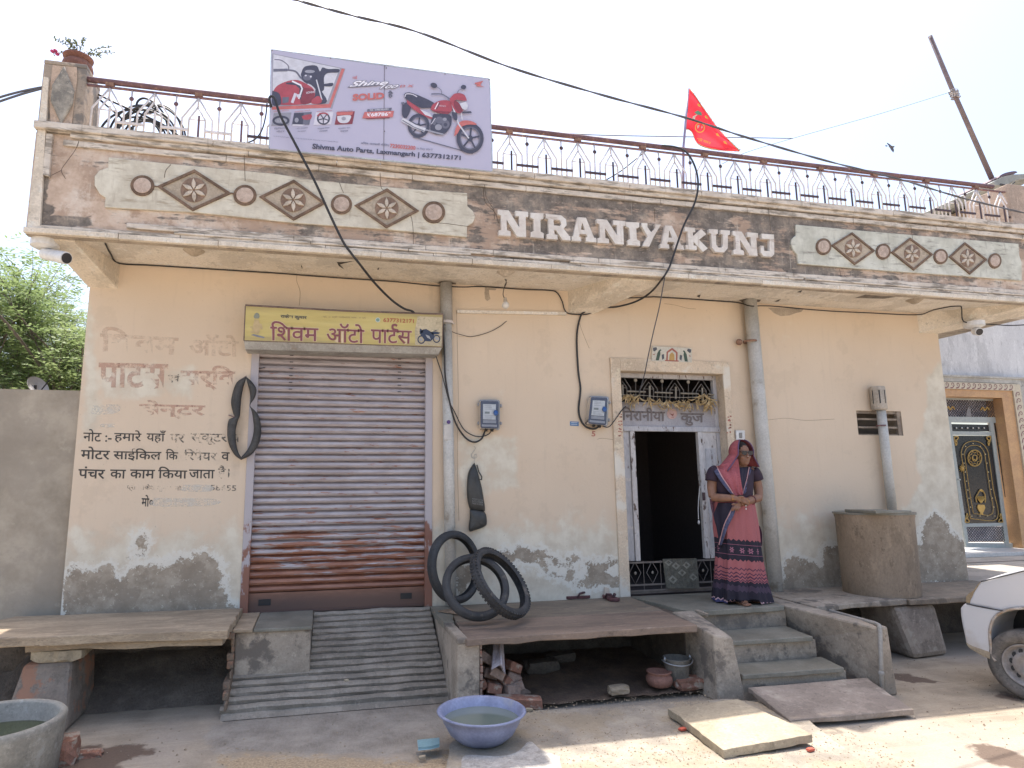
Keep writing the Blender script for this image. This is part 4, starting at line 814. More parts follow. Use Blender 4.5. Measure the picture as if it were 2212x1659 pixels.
# ================================================================== raised front: ramp, platform, steps
lr = random.Random(3)
rp = thing('ramp', 'ridged cement ramp rising from the lane to the roller shutter', 'ramp', (.2, -.5, 0))
RT, RB, yT, yB = .53, .0, -.02, -.90
def rpt(u, v, h=0): # u 0..1 left-right, v 0 top..1 bottom
    xl, xr = -.60 - .05 * v, .955 + .02 * v; return np.array([xl + (xr - xl) * u, yT + (yB - yT) * v - .5 * h, RT + (RB - RT) * v + .86 * h])
b = MB(); b.hexa([(-.66, .0, 0), (.96, .0, 0), (.97, -.90, 0), (-.62, -.90, 0), (-.62, .0, .515), (.955, .0, .515), (.97, -.905, -.01), (-.64, -.905, -.01)]); b.build('slope', M['ramp'], rp)
NR = 14
for i in range(NR):
    v0 = .0 + i * .94 / NR; v1 = v0 + .94 / NR * .86; ul = .365 if v1 < .47 else max(-.01, lr.uniform(-.012, .012)); q = MB(); n = 12; V = []
    for j in range(n + 1):
        u = ul + (1.0 - ul) * j / n; jj = lambda: lr.uniform(-.006, .006); hh = .020 + jj() * .7
        V += [rpt(u, v0 + jj() * .8, -.01), rpt(u, v0 + .008 + jj(), hh * .85), rpt(u, (v0 + v1) / 2, hh + .003), rpt(u, v1 - .006 + jj(), hh), rpt(u, v1 + jj() * .8, -.012)]
    F = []
    for j in range(n):
        for k_ in range(4): a = j * 5 + k_; F.append((a, a + 1, a + 6, a + 5))
    F += [(0, 1, 2, 3, 4), tuple(n * 5 + 4 - k_ for k_ in range(5))]
    q.add(V, F); q.build('ridge', M['ramp'], rp, smooth=False)
b = MB(); b.hexa([(-.60, -.58, .0), (-.05, -.60, .0), (-.05, .0, .0), (-.62, .0, .0), (-.60, -.58, .515), (-.05, -.60, .515), (-.05, .0, .53), (-.62, .0, .53)]); b.build('block', M['cement'], rp, bevel=.012)
for x0, x1, dz in ((-.615, -.475, .004), (-.47, -.04, .0)):
    b = MB(); b.hexa([(x0, -.61, .515 + dz), (x1, -.625, .515 + dz), (x1, -.002, .528 + dz), (x0, -.002, .528 + dz), (x0, -.61, .54 + dz), (x1, -.625, .54 + dz), (x1, -.002, .548 + dz), (x0, -.002, .548 + dz)]); b.build('capstone', M['kota'] if x0 > -.5 else M['tanstone'], rp, bevel=.005)
# broken brick edge of the ramp over the hollow
b = MB()
for k_ in range(9):
    zz = .06 + k_ * .052; yy = -.60 - (0 if k_ > 4 else (4 - k_) * .07) + .0; b.box((-.635 + lr.uniform(-.02, .02), yy + lr.uniform(-.03, .03), zz), (-.60, yy + .34, zz + .054))
b.build('brick_edge', mat('crumbled_mortar', (.27, .20, .14), (.17, .12, .085), 9, wear=(.27, .15, .095), wt=(.56, .62), wscale=7), rp, bevel=.012, kind='stuff')

pf = thing('platform', 'reddish stone slab platform with an open hollow underneath, left of the steps', 'platform', (1.95, -.6, 0))
def slab(name, quad, z0, th, m, parent, zs=None, wob=.006, n=10, **kw):
    """stone slab with uneven edges; quad: back-left, back-right, front-right, front-left (x,y)"""
    q = [np.array(p, float) for p in quad]; zs = zs or (z0,) * 4; ring = []
    for a in range(4):
        b_ = (a + 1) % 4
        for j in range(n): t_ = j / n; p = q[a] * (1 - t_) + q[b_] * t_; zt = zs[a] * (1 - t_) + zs[b_] * t_; ring.append((p[0] + lr.uniform(-wob, wob), p[1] + lr.uniform(-wob, wob), zt))
    mb = MB(); mb.prism(ring, (0, 0, -th)); mb.V = [(x_, y_, z_ + (lr.uniform(-wob, wob) if i_ >= len(ring) else 0)) for i_, (x_, y_, z_) in enumerate(mb.V)]
    return mb.build(name, m, parent, bevel=.006, **kw)
slab('slab', [(1.16, -.002), (2.90, -.002), (2.86, -.68), (1.06, -.68)], .53, .05, mat('brown_dusty_slab', (.27, .215, .155), (.18, .145, .108), 3, sc=(.5, 2, 1), wear=(.38, .32, .25), wt=(.62, .72), wscale=7), pf)
slab('slab', [(1.06, -.69), (2.86, -.69), (2.84, -1.235), (1.02, -1.25)], .53, .05, M['stone'], pf, zs=(.53, .53, .522, .522))
slab('edge_slab', [(.965, -.004), (1.15, -.004), (1.045, -.70), (.96, -.70)], .532, .05, M['kota'], pf)
b = MB(); b.hexa([(.96, -1.20, 0), (1.13, -1.20, 0), (1.16, -.01, 0), (.985, -.01, 0), (.965, -1.22, .50), (1.13, -1.22, .50), (1.16, -.01, .478), (.985, -.01, .478)]); b.build('side_wall', M['cementlt'], pf, bevel=.02)
b = MB(); b.hexa([(.962, -1.225, .48), (1.04, -1.225, .48), (1.04, -.70, .48), (.962, -.70, .48), (.962, -1.225, .528), (1.04, -1.225, .528), (1.04, -.70, .53), (.962, -.70, .53)]); b.build('wall_cap', M['cement'], pf, bevel=.012)
b = MB()
for k_ in range(9): b.box((1.131, -1.205 + lr.uniform(-.01, .01), .02 + k_ * .052), (1.145 + lr.uniform(-.004, .012), -1.0, .066 + k_ * .052))
b.build('exposed_bricks', M['brickw'], pf, bevel=.006)
b = MB(); b.hexa([(2.87, -1.40, 0), (3.08, -1.42, 0), (3.10, -.0, 0), (2.91, -.0, 0), (2.87, -1.37, .44), (3.02, -1.40, .42), (3.10, -1.1, .50), (2.875, -1.22, .525)])
b = MB(); b.hexa([(2.875, -1.40, 0), (3.10, -1.42, 0), (3.10, -1.0, 0), (2.875, -1.0, 0), (2.885, -1.38, .475), (3.03, -1.40, .455), (3.10, -.78, .535), (2.885, -.78, .535)]); b.build('side_wall', M['cement'], pf, bevel=.014)
b = MB(); b.box((.99, -.02, .0), (2.9, -.004, .478)); b.build('hollow_shade_sheet', M['mud_shade'], pf)  # added dark sheet, stands in for deep shade under the platform
b = MB(); b.box((-2.6, -.02, .0), (-.66, -.004, .53)); b.build('bench_shade_sheet', M['mud_shade'], house)  # added dark sheet, paints the shade under the bench
b = MB(); b.box((2.875, -.99, 0), (3.06, -.01, .50)); b.build('inner_wall', M['mud_shade'], pf)
b = MB(); V = []; F = []; nx_, ny_ = 24, 16
for j in range(ny_ + 1):
    for i in range(nx_ + 1): V.append((1.13 + 1.76 * i / nx_, -1.22 + 1.2 * j / ny_, .03 + .02 * lr.random() + .05 * (j / ny_)))
F = [(j * (nx_ + 1) + i, j * (nx_ + 1) + i + 1, (j + 1) * (nx_ + 1) + i + 1, (j + 1) * (nx_ + 1) + i) for j in range(ny_) for i in range(nx_)]
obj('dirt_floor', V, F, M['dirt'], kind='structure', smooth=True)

st = thing('steps', 'three dark stone steps up to the house door with a side wall on their right', 'steps', (3.5, -.9, 0))
slab('landing', [(2.905, -.004), (4.14, -.004), (3.97, -.79), (3.04, -.81)], .533, .045, M['kota'], st, wob=.003)
b = MB(); b.box((3.10, -.76, 0), (4.0, -.02, .485)); b.build('riser', M['cement'], st)
slab('tread', [(3.09, -.765), (3.985, -.765), (3.92, -1.17), (3.09, -1.14)], .36, .035, M['kota'], st, wob=.003)
b = MB(); b.box((3.10, -1.12, 0), (3.98, -.765, .322)); b.build('riser', M['cement'], st)
slab('tread', [(3.09, -1.125), (4.02, -1.125), (3.95, -1.44), (3.08, -1.42)], .19, .035, M['kota'], st, wob=.003)
b = MB(); b.box((3.09, -1.395, 0), (4.0, -1.125, .153)); b.build('riser', M['cement'], st)
slab('side_capping', [(3.10, -.79), (3.15, -.79), (3.15, -.80), (3.10, -1.0)], .54, .02, M['cement'], st)
b = MB(); b.hexa([(4.185, -1.56, 0), (4.30, -1.56, 0), (4.20, -.0, 0), (3.99, -.0, 0), (4.165, -1.57, .495), (4.27, -1.56, .50), (4.20, -.0, .53), (3.985, -.76, .53)]); b.build('side_wall', M['cement'], st, bevel=.015)
slab('threshold_slab', [(3.10, -1.45), (4.13, -1.45), (3.985, -1.985), (3.03, -1.965)], .10, .035, mat('grey_brown_slab', (.37, .305, .25), (.27, .22, .18), 3, wear=(.44, .38, .31), wt=(.58, .7), wscale=6), st, zs=(.11, .11, .06, .06))

rpf = thing('right_platform', 'stone slab ledge on a leaning pier along the wall right of the steps', 'platform', (5.5, -.4, 0))
slab('slab', [(4.22, -.003), (5.44, -.003), (5.26, -.79), (4.22, -.88)], .53, .045, M['cement'], rpf)
b = MB(); b.box((4.22, -.02, .0), (6.9, -.004, .478)); b.build('hollow_shade_sheet', M['mud_shade'], rpf)  # added dark sheet, paints the shade beneath the right ledge
slab('slab', [(5.45, -.003), (6.96, -.003), (6.96, -.80), (5.27, -.82)], .525, .05, mat('tan_grey_slab', (.32, .25, .18), (.22, .175, .13), 4, wear=(.42, .36, .28), wt=(.6, .7), wscale=8), rpf)
b = MB(); b.hexa([(5.28, -.80, 0), (5.74, -.74, 0), (5.72, -.25, 0), (5.30, -.25, 0), (5.12, -.78, .475), (5.62, -.76, .47), (5.64, -.25, .475), (5.18, -.25, .48)]); b.build('pier', mat('blotchy_pier', (.42, .36, .30), (.25, .21, .175), 4, bump=.6, wear=(.42, .37, .31), wt=(.55, .62), wscale=6), rpf, bevel=.05)
slab('kerb', [(6.2, -.80), (7.6, -.85), (7.4, -1.05), (6.2, -1.0)], .18, .18, M['cement'], rpf)

# left bench
bn = thing('stone_bench', 'thick tan sandstone bench slab under the painted notice, held by a brick pier', 'bench', (-1.4, -.4, 0))
slab('seat', [(-2.30, -.01), (-.615, -.045), (-.615, -.86), (-2.75, -.72)], .60, .062, M['tanstone'], bn, zs=(.61, .60, .595, .605), wob=.012, n=14)
slab('under_slab', [(-2.1, -.2), (-.66, -.2), (-.66, -.80), (-1.95, -.70)], .533, .045, M['tanstone'], bn, zs=(.533, .53, .525, .53), wob=.010)
b = MB(); b.hexa([(-2.02, -.83, 0), (-1.60, -.88, 0), (-1.60, -.30, 0), (-1.98, -.3, 0), (-1.97, -.66, .40), (-1.66, -.70, .41), (-1.62, -.30, .41), (-1.95, -.30, .41)]); b.build('pier', mat('cement_crusted_brick_pier', (.29, .235, .185), (.20, .16, .125), 5, bump=.7, wear=(.36, .19, .12), wt=(.54, .60), wscale=4), bn, bevel=.03)
slab('pad_stone', [(-1.98, -.3), (-1.62, -.3), (-1.60, -.70), (-1.93, -.68)], .482, .062, M['palestone'], bn, wob=.015)
b = MB(); V = []; F = []; nx_ = 24
prf = [(-.02, .30), (-.14, .26), (-.20, .16), (-.34, .14), (-.40, .10), (-.52, -.01)]
for j, (yy, zz) in enumerate(prf):
    for i in range(nx_ + 1): V.append((-2.6 + 2.0 * i / nx_, yy + lr.uniform(-.015, .015), zz + lr.uniform(-.015, .015) - (0.08 if i < 5 else 0)))
F = [(j * (nx_ + 1) + i, j * (nx_ + 1) + i + 1, (j + 1) * (nx_ + 1) + i + 1, (j + 1) * (nx_ + 1) + i) for j in range(len(prf) - 1) for i in range(nx_)]
obj('earth_bank', V, F, M['mud_shade'], kind='structure', smooth=True)

# boundary wall left of the house
lw = MB(); tl = at(K('D', 0, 840), .05); lw.box((-7, .05, 0), (XL - .001, .22, tl[2])); 
t = NT('boundary_wall_cement'); med = t.noise(2.2, 10, .7); big = t.noise(.8, 4, .5, t.map(t.co(), (1, 1, 1.6))); f_ = t.noise(40, 5, .6)
col = t.ramp(med, [(.38, (.28, .24, .185)), (.62, (.42, .365, .29))]); col = t.mix(t.ma('MULTIPLY', t.step(t.noise(1.3, 10, .7), .49, .56), .55), col, (.30, .26, .21)); col = t.mix(t.ma('MULTIPLY', t.step(t.noise(5, 6, .6), .64, .7), .6), col, (.42, .37, .29))
M['bwall'] = t.out(col, .9, t.ma('ADD', med, t.ma('MULTIPLY', f_, .4)), .3, .012)
lwo = lw.build('boundary_wall', M['bwall'], label='plain grey cement boundary wall running left from the house corner', cat='wall')
slabp = at(K('a', 450, 815), .04)
# ================================================================== house door
dr = thing('entrance_door', 'open grey white house door with iron transom grille and raised Hindi lettering', 'door', (3.48, .1, .53))
YD = .13
def atd(c, *p): return at(K(c, *p), YD)
zl0, zl1 = atd('o', 600, 1185)[2], atd('o', 600, 715)[2]; ztop = DZ - .045
b = MB(); b.box((DX0, YD - .02, ztop), (DX1, YD + .03, DZ + .0)); b.box((DX0, YD - .02, .53), (DX0 + .05, YD + .03, ztop)); b.box((DX1 - .04, YD - .02, .53), (DX1, YD + .03, ztop)); b.build('frame', M['doorpaint'], dr, bevel=.003)
b = MB(); b.box((DX0 + .02, YD - .015, zl0), (DX1 - .02, YD + .02, zl1)); b.build('lintel_board', M['lintel'], dr)
b = MB(); b.box((DX0, YD - .035, zl0 - .05), (DX1, YD + .02, zl0)); b.build('rail', M['doorpaint'], dr, bevel=.004)
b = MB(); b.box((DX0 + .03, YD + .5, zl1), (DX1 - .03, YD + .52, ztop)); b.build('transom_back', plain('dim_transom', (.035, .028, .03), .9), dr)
gi = mat('dull_grey_grille', (.17, .15, .135), (.11, .10, .09), 14, rough=.6); gl = mat('cream_grille_bar', (.29, .26, .21), (.22, .19, .15), 14, rough=.6)
def gt(pts, r, m=gi, name='grille_bar'): q = MB(); q.tube([at(K('o', *p), YD - .005) for p in pts], r, 6); return q.build(name, m, dr, smooth=True)
for cx_, dy in ((170, 0), (688, 22), (1195, 42), (1708, 60)):
    for o_, yt, ys in ((170, 180, 440), (95, 300, 430)):
        q = MB(); pts = [(cx_ - o_ * .98, 680 + dy), (cx_ - o_ * .98, ys + dy), (cx_, yt + dy), (cx_ + o_, ys + dy), (cx_ + o_, 690 + dy)]
        if cx_ < 300: pts = pts[2:]
        q.tube([at(K('o', *p), YD - .005) for p in pts], .0055, 6); q.build('grille_arch', gi, dr, smooth=True)
    q = MB(); q.tube([at(K('o', cx_ + (20 if cx_ > 200 else 10), 372 + dy), YD - .012), at(K('o', cx_ + 22, 610 + dy), YD - .012)], .010, 6); q.build('grille_bar', gl, dr)
    gt([(cx_ - (90 if cx_ > 200 else 0), 430 + dy), (cx_ + 100, 436 + dy)], .004)
for x0, x1, y in ((265, 630, 505), (805, 1150, 527), (1310, 1655, 545), (1850, 1960, 560)):
    q = MB(); q.tube([at(K('o', x0, y - 6), YD - .016), at(K('o', x1, y + 6), YD - .016)], .009, 6); q.build('grille_bar', gl, dr)
for cx_, cy_ in ((433, 283), (948, 300), (1457, 318)):
    gt([(cx_, 190 + (cx_ - 433) * .03), (cx_ + 8, 690)], .004); q = MB(); q.ell(at(K('o', cx_, cy_), YD - .012), (.020, .008, .020), 14, 8); q.build('grille_disc', gl, dr, smooth=True)
q = MB(); text(q, 'निरानीया', Quad(K('o', 172, 800), K('o', 1010, 825), K('o', 1010, 1085), K('o', 172, 1068)), YD - .022, off=.022); text(q, 'कुंज', Quad(K('o', 1310, 870), K('o', 1765, 875), K('o', 1765, 1175), K('o', 1310, 1165)), YD - .022, off=.022)
q.V = q.V + [(x, y + .006, z) for x, y, z in q.V]; q.build('lettering', plain('brown_grey_letters', (.16, .135, .13), .6), dr)
q = MB(); q.prism([at(p, YD - .019) for p in [K('o', *z) for z in arc(1145, 935, 100, 0, 360, 28, 104)[:-1]]], (0, .002, 0)); q.build('round_sticker', plain('faded_pink_sticker', (.50, .34, .31)), dr)
q = MB(); q.prism([at(K('o', *p), YD - .021) for p in ((1100, 930), (1150, 945), (1185, 925), (1160, 985))], (0, .001, 0)); text(q, 'बधाई', Quad(K('o', 1115, 998), K('o', 1180, 1002), K('o', 1180, 1020), K('o', 1115, 1016)), YD - .021); q.build('sticker_print', plain('brown_sticker_print', (.28, .10, .08)), dr)
# leaves: narrow fixed left leaf, right leaf folded
zb = at(K('g', 1390, 212), YD)[2]
xl1 = at(K('c', 1100, 1200), YD)[0]; xr0 = at(K('c', 1487, 1300), YD)[0]
b = MB(); b.box((DX0 + .05, YD - .01, zb), (xl1 - .055, YD + .02, zl0 - .05)); b.build('fixed_panel', M['doorpaint'], dr, bevel=.003)
b = MB(); b.box((xl1 - .052, YD - .03, zb), (xl1, YD + .02, zl0 - .05)); b.build('door_post', M['whiteold'], dr, bevel=.004)
b = MB(); b.box((xr0, YD - .03, zb), (xr0 + .05, YD + .02, zl0 - .05)); b.build('door_post', M['whiteold'], dr, bevel=.004)
b = MB(); b.hexa([(xr0 + .055, YD - .02, zb), (DX1 - .045, YD - .02, zb), (DX1 - .045, YD + .01, zb), (xr0 + .055, YD + .01, zb), (xr0 + .055, YD - .02, zl0 - .05), (DX1 - .045, YD - .02, zl0 - .05), (DX1 - .045, YD + .01, zl0 - .05), (xr0 + .055, YD + .01, zl0 - .05)]); b.build('leaf', M['whiteold'], dr, bevel=.003)
for zz in (.95, 1.5): b = MB(); b.box((xr0 + .075, YD - .026, zz), (DX1 - .06, YD - .020, zz + .45)); b.build('leaf_panel', M['doorpaint'], dr, bevel=.004)
for zz in (1.15, 1.62): b = MB(); b.box((DX0 + .055, YD - .016, zz), (xl1 - .058, YD - .010, zz + .03)); b.build('cross_rail', M['whiteold'], dr)
# low gate of iron diamonds
zg0 = .56
gm = mat('dusty_gate_iron', (.22, .185, .16), (.14, .115, .10), 10, rough=.6)
b = MB()
for zz in (zg0, zg0 + .055, zb - .015): b.box((DX0 + .03, YD - .03, zz - .008), (DX1 - .03, YD - .014, zz + .008))
b.box((DX0 + .02, YD - .02, .531), (DX1 - .02, YD + .02, .556)); b.build('gate_rail', gm, dr)
for k_ in range(6):
    cx_ = DX0 + .12 + k_ * .185; cz = (zg0 + .055 + zb) / 2; q = MB(); h_ = (zb - zg0 - .07) / 2
    q.tube([(cx_, YD - .022, cz + h_), (cx_ + .062, YD - .022, cz), (cx_, YD - .022, cz - h_), (cx_ - .062, YD - .022, cz), (cx_, YD - .022, cz + h_)], .0045, 5); q.build('gate_diamond', gm, dr)
    q = MB(); q.ell((cx_, YD - .028, cz), (.013, .006, .016), 10, 6); q.build('gate_stud', gl, dr)
    q = MB(); q.tube([(cx_ + .0925, YD - .02, zg0), (cx_ + .0925, YD - .02, zb)], .004, 5); q.build('gate_bar', gm, dr)
q = MB(); q.tube([at(K('c', *p), YD - .05) for p in ((1495, 1390), (1488, 1450), (1484, 1520), (1486, 1590))], .004, 6); q.ell(at(K('c', 1488, 1608), YD - .05), (.012, .010, .022), 8, 6); q.build('pull_cord', M['white'], dr)
q = MB(); q.box((xr0 + .005, YD - .045, 1.42), (xr0 + .03, YD - .028, 1.50)); q.build('bolt', M['railb'], dr)

# mat over the gate
b = MB(); nx_, ny_ = 14, 16; TLm, TRm, BRm, BLm = K('g', 1612, 198), K('g', 1848, 194), K('g', 1868, 405), K('g', 1638, 405); Qm = Quad(TLm, TRm, BRm, BLm); V = []
for j in range(ny_ + 1):
    for i in range(nx_ + 1): p = at(Qm(i / nx_, j / ny_), YD - .055 - .004 * math.sin(i * 1.1)); V.append(p)
F = [(j * (nx_ + 1) + i, j * (nx_ + 1) + i + 1, (j + 1) * (nx_ + 1) + i + 1, (j + 1) * (nx_ + 1) + i) for j in range(ny_) for i in range(nx_)]
V2 = V + [p + [0, .01, 0] for p in V]; F2 = F + [tuple(a + len(V) for a in f[::-1]) for f in F]
top = [Qm(i / nx_, 0) for i in range(nx_ + 1)]; n0 = len(V2)
V2 += [at(p, YD - .055) for p in top] + [at(p, YD + .04) + [0, 0, .0] for p in top]
F2 += [(n0 + i, n0 + i + 1, n0 + nx_ + 2 + i, n0 + nx_ + 1 + i) for i in range(nx_)]
mt = obj('mat', V2, F2, mat('olive_mat_pile', (.17, .16, .125), (.12, .112, .088), 30, bump=.8), label='grey olive mat with pale diamond pattern hung over the low door gate', cat='mat')
b = MB()
for u, v in ((.15, .12), (.36, .24), (.68, .22), (.52, .47), (.22, .70), (.84, .62)):
    s_ = .13 if v != .70 else .15; dm = [(u, v - s_), (u + s_ * .95, v), (u, v + s_), (u - s_ * .95, v)]; inn = [(u, v - s_ * .45), (u + s_ * .43, v), (u, v + s_ * .45), (u - s_ * .43, v)]
    for a in range(4): c_ = (a + 1) % 4; b.add([at(Qm(max(.02, min(.98, q[0])), max(.02, min(.98, q[1]))), YD - .0605) for q in (dm[a], dm[c_], inn[c_], inn[a])], [(0, 1, 2, 3)])
b.build('mat_pattern', mat('pale_mat_pile', (.33, .315, .26), (.26, .245, .20), 30), mt)

# dried mango leaf garland
ga = thing('leaf_garland', 'string of curled dry leaves hanging across the door lintel', 'garland', (3.45, YD - .05, 2.3))
q = MB(); q.tube([at(K('o', *p), YD - .06) for p in spline([(150, 560), (640, 585), (900, 605), (1400, 620), (1800, 600), (1960, 620)], 6)], .0025, 5); q.build('string', plain('pale_string', (.4, .36, .3)), ga)
lm = mat('dry_leaf', (.58, .44, .25), (.42, .30, .14), 18, rough=.66); lr = random.Random(11)
for cx_, cy_, n_, sz in ((230, 560, 9, 130), (330, 560, 8, 120), (470, 600, 9, 130), (400, 700, 4, 130), (690, 640, 8, 150), (900, 660, 7, 150), (1060, 680, 9, 180), (1200, 700, 6, 160), (1310, 680, 6, 130), (1400, 760, 6, 110), (1480, 690, 7, 130), (1640, 640, 7, 150), (1790, 560, 9, 170), (1850, 640, 10, 180), (1930, 730, 8, 130), (1810, 760, 6, 110)):
    for k_ in range(n_):
        a = R_(lr.uniform(40, 140)); L = sz * lr.uniform(.9, 1.7); x, y = cx_ + lr.uniform(-45, 45), cy_ - 10 + lr.uniform(-20, 50); pts = []; cur = lr.uniform(-2.2, 2.2)
        Y = YD - .05 - lr.uniform(0, .05)
        for s in range(7):
            pts.append((x, y)); a += cur / 7 + lr.uniform(-.15, .15); x += math.cos(a) * L / 6; y += math.sin(a) * L / 6
        wv_ = [.2, .7, 1, 1, .8, .5, .08]; V = []; w0 = lr.uniform(20, 34)
        for s, p in enumerate(pts):
            d = np.array(pts[min(s + 1, 6)]) - np.array(pts[max(s - 1, 0)]); d = d / (np.hypot(*d) + 1e-6); nn = np.array([-d[1], d[0]]) * w0 * wv_[s] / 2; dy = .02 * math.sin(s * .9 + k_)
            V += [at(K('o', *(np.array(p) + nn)), Y + dy + .008), at(K('o', *p), Y + dy - .004), at(K('o', *(np.array(p) - nn)), Y + dy + .010)]
        F = []
        for s in range(6): F += [(3 * s, 3 * s + 1, 3 * s + 4, 3 * s + 3), (3 * s + 1, 3 * s + 2, 3 * s + 5, 3 * s + 4)]
        obj('leaf', V, F, lm, ga, smooth=True)

# tile picture above the door
tp = thing('tile_picture', 'printed tile of a red temple arch between two dark peacocks above the door', 'tile', (3.5, 0, 2.9))
TQ = Quad(K('c', 1210, 547), K('c', 1445, 558), K('c', 1447, 645), K('c', 1203, 635))
def tq(mb, pts, Y): mb.prism([at(TQ(*p), Y) for p in pts], (0, .0004, 0))
b = MB(); b.prism([at(TQ(*p), -.022) for p in ((0, 0), (1, 0), (1, 1), (0, 1))], (0, .021, 0)); b.build('tile', mat('ivory_glaze', (.60, .56, .46), (.52, .48, .40), 8, rough=.3), tp)
A_ = MB(); B_ = MB(); C_ = MB(); D_ = MB()
tq(A_, [(.36, .95), (.36, .35), (.42, .2), (.5, .05), (.58, .2), (.64, .35), (.64, .95), (.6, .95), (.6, .4), (.5, .2), (.4, .4), (.4, .95)], -.0225); tq(A_, [(.33, .9), (.67, .9), (.67, .98), (.33, .98)], -.0228)
tq(B_, [(.43, .92), (.44, .5), (.5, .35), (.56, .5), (.57, .92)], -.0224)
for s in (0, 1):
    f = (lambda x: x) if s == 0 else (lambda x: 1 - x)
    tq(C_, [(f(.10), .95), (f(.13), .45), (f(.17), .25), (f(.20), .18), (f(.23), .24), (f(.20), .32), (f(.21), .5), (f(.18), .95)], -.0225); tq(D_, [(f(.01), .1), (f(.10), .05), (f(.12), .2), (f(.06), .35), (f(.02), .3)], -.0226)
    tq(D_, [(f(.24), .55), (f(.30), .5), (f(.31), .8), (f(.26), .9)], -.0226); tq(A_, [(f(.02), .55), (f(.08), .5), (f(.05), .62)], -.0226)
A_.build('temple_print', plain('red_tile_print', (.34, .11, .08)), tp); B_.build('gold_print', plain('gold_tile_print', (.48, .30, .10)), tp); C_.build('peacock_print', plain('dark_green_tile_print', (.05, .085, .06)), tp); D_.build('foliage_print', plain('dark_tile_print', (.08, .085, .10)), tp)

# switch and red marks
sw = MB(); sw.prism([at(K('w', *p), -.035) for p in ((322, 52), (398, 52), (400, 138), (325, 136))], (0, .017, 0)); swo = sw.build('switch', M['white'], label='small ivory switch plate with bell push beside the woman\'s head', cat='switch', bevel=.003)
q = MB(); q.prism([at(K('w', *p), -.045) for p in ((352, 72), (375, 72), (376, 120), (354, 120))], (0, .01, 0)); q.build('push', plain('grey_push', (.25, .24, .22)), swo, bevel=.003)
rm = plain('faded_red_marks', (.42, .16, .13), .8); q = MB(); rr_ = random.Random(4)
for c, x0, y0, n_ in (('c', 1008, 955, 7), ('d', 5, 790, 5)):
    for k_ in range(n_):
        for j in range(3):
            cx_, cy_ = x0 + 5 + rr_.uniform(-8, 10), y0 + k_ * 22 + rr_.uniform(-5, 5); q.prism([at(K(c, cx_ + u, cy_ + v), -.0195) for u, v in ((-rr_.uniform(2, 7), -3), (rr_.uniform(2, 7), -4), (rr_.uniform(1, 6), 4), (-rr_.uniform(1, 5), 3))], (0, .0004, 0))
q.build('auspicious_marks', rm, house)
q = MB(); text(q, '5', Quad(K('c', 843, 1058), K('c', 866, 1060), K('c', 864, 1092), K('c', 841, 1090)), -.002, off=.02); q.build('painted_number', rm, house)

# wall writing
def faded(name, c, lo, hi, mx=1.0):
    t = NT(name); n_ = t.noise(9, 8, .7); f_ = t.noise(45, 5, .7); a = t.ma('MULTIPLY', t.step(t.ma('ADD', t.ma('MULTIPLY', n_, .65), t.ma('MULTIPLY', f_, .35)), lo, hi), mx); return t.out(c, .9, None, alpha=a)
ink = faded('black_wall_paint', (.07, .065, .06), .36, .44, .93); inkf = faded('fading_black_wall_paint', (.12, .115, .105), .44, .55, .8); redf = faded('ghostly_red_wall_paint', (.52, .27, .21), .40, .54, .40); redg = faded('ghostlier_red_wall_paint', (.54, .32, .24), .40, .60, .26)
def wt(body, c, x0, y0, x1, y1, x2, y2, x3, y3, m, **kw):
    q = MB(); text(q, body, Quad(K(c, x0, y0), K(c, x1, y1), K(c, x2, y2), K(c, x3, y3)), -.0015, **kw); return q.build('wall_lettering', m, house)
wt('शिवम', 'a', 605, 425, 1080, 455, 1070, 600, 600, 580, redg, off=.03); wt('ऑटो', 'a', 1140, 470, 1440, 480, 1440, 610, 1140, 600, redg, off=.03)
wt('पाटस', 'a', 595, 645, 1015, 655, 1005, 805, 590, 800, redf, off=.03); wt('सर्वि', 'a', 1090, 660, 1420, 665, 1420, 815, 1085, 812, redf, off=.03); wt('एवं', 'a', 1015, 710, 1085, 715, 1080, 770, 1010, 765, inkf, off=.02)
wt('सेन्टर', 'a', 840, 870, 1240, 880, 1235, 990, 835, 985, redf, off=.03)
wt('नोट :-', 'a', 505, 1045, 675, 1050, 672, 1125, 500, 1120, ink, off=.012); wt('हमारे', 'a', 690, 1050, 855, 1055, 850, 1130, 688, 1128, ink, off=.012); wt('यहाँ', 'a', 885, 1052, 1000, 1055, 998, 1132, 882, 1130, ink, off=.012); wt('पर', 'a', 1025, 1075, 1115, 1078, 1112, 1130, 1022, 1128, inkf, off=.012)
wt('स्कूटर व', 'a', 1150, 1072, 1450, 1078, 1448, 1145, 1148, 1140, inkf, off=.012)
wt('मोटर', 'a', 490, 1150, 665, 1155, 660, 1232, 486, 1228, ink, off=.016); wt('साईकिल', 'a', 685, 1160, 975, 1165, 970, 1240, 682, 1236, ink, off=.016); wt('कि', 'a', 1000, 1165, 1075, 1168, 1072, 1232, 998, 1230, ink, off=.014); wt('रिपेयर', 'a', 1110, 1165, 1310, 1170, 1308, 1238, 1108, 1234, inkf, off=.014); wt('व', 'a', 1335, 1185, 1385, 1187, 1383, 1238, 1333, 1236, ink, off=.014)
wt('पंचर', 'a', 475, 1270, 635, 1275, 630, 1348, 470, 1344, ink, off=.018); wt('का', 'a', 665, 1290, 760, 1292, 757, 1345, 662, 1343, ink, off=.016); wt('काम', 'a', 785, 1290, 935, 1292, 932, 1345, 782, 1343, ink, off=.016); wt('किया', 'a', 955, 1272, 1130, 1276, 1128, 1345, 952, 1343, ink, off=.016); wt('जाता', 'a', 1140, 1290, 1295, 1293, 1293, 1346, 1138, 1344, ink, off=.014); wt('है।', 'a', 1315, 1262, 1385, 1265, 1383, 1350, 1312, 1347, inkf, off=.014)
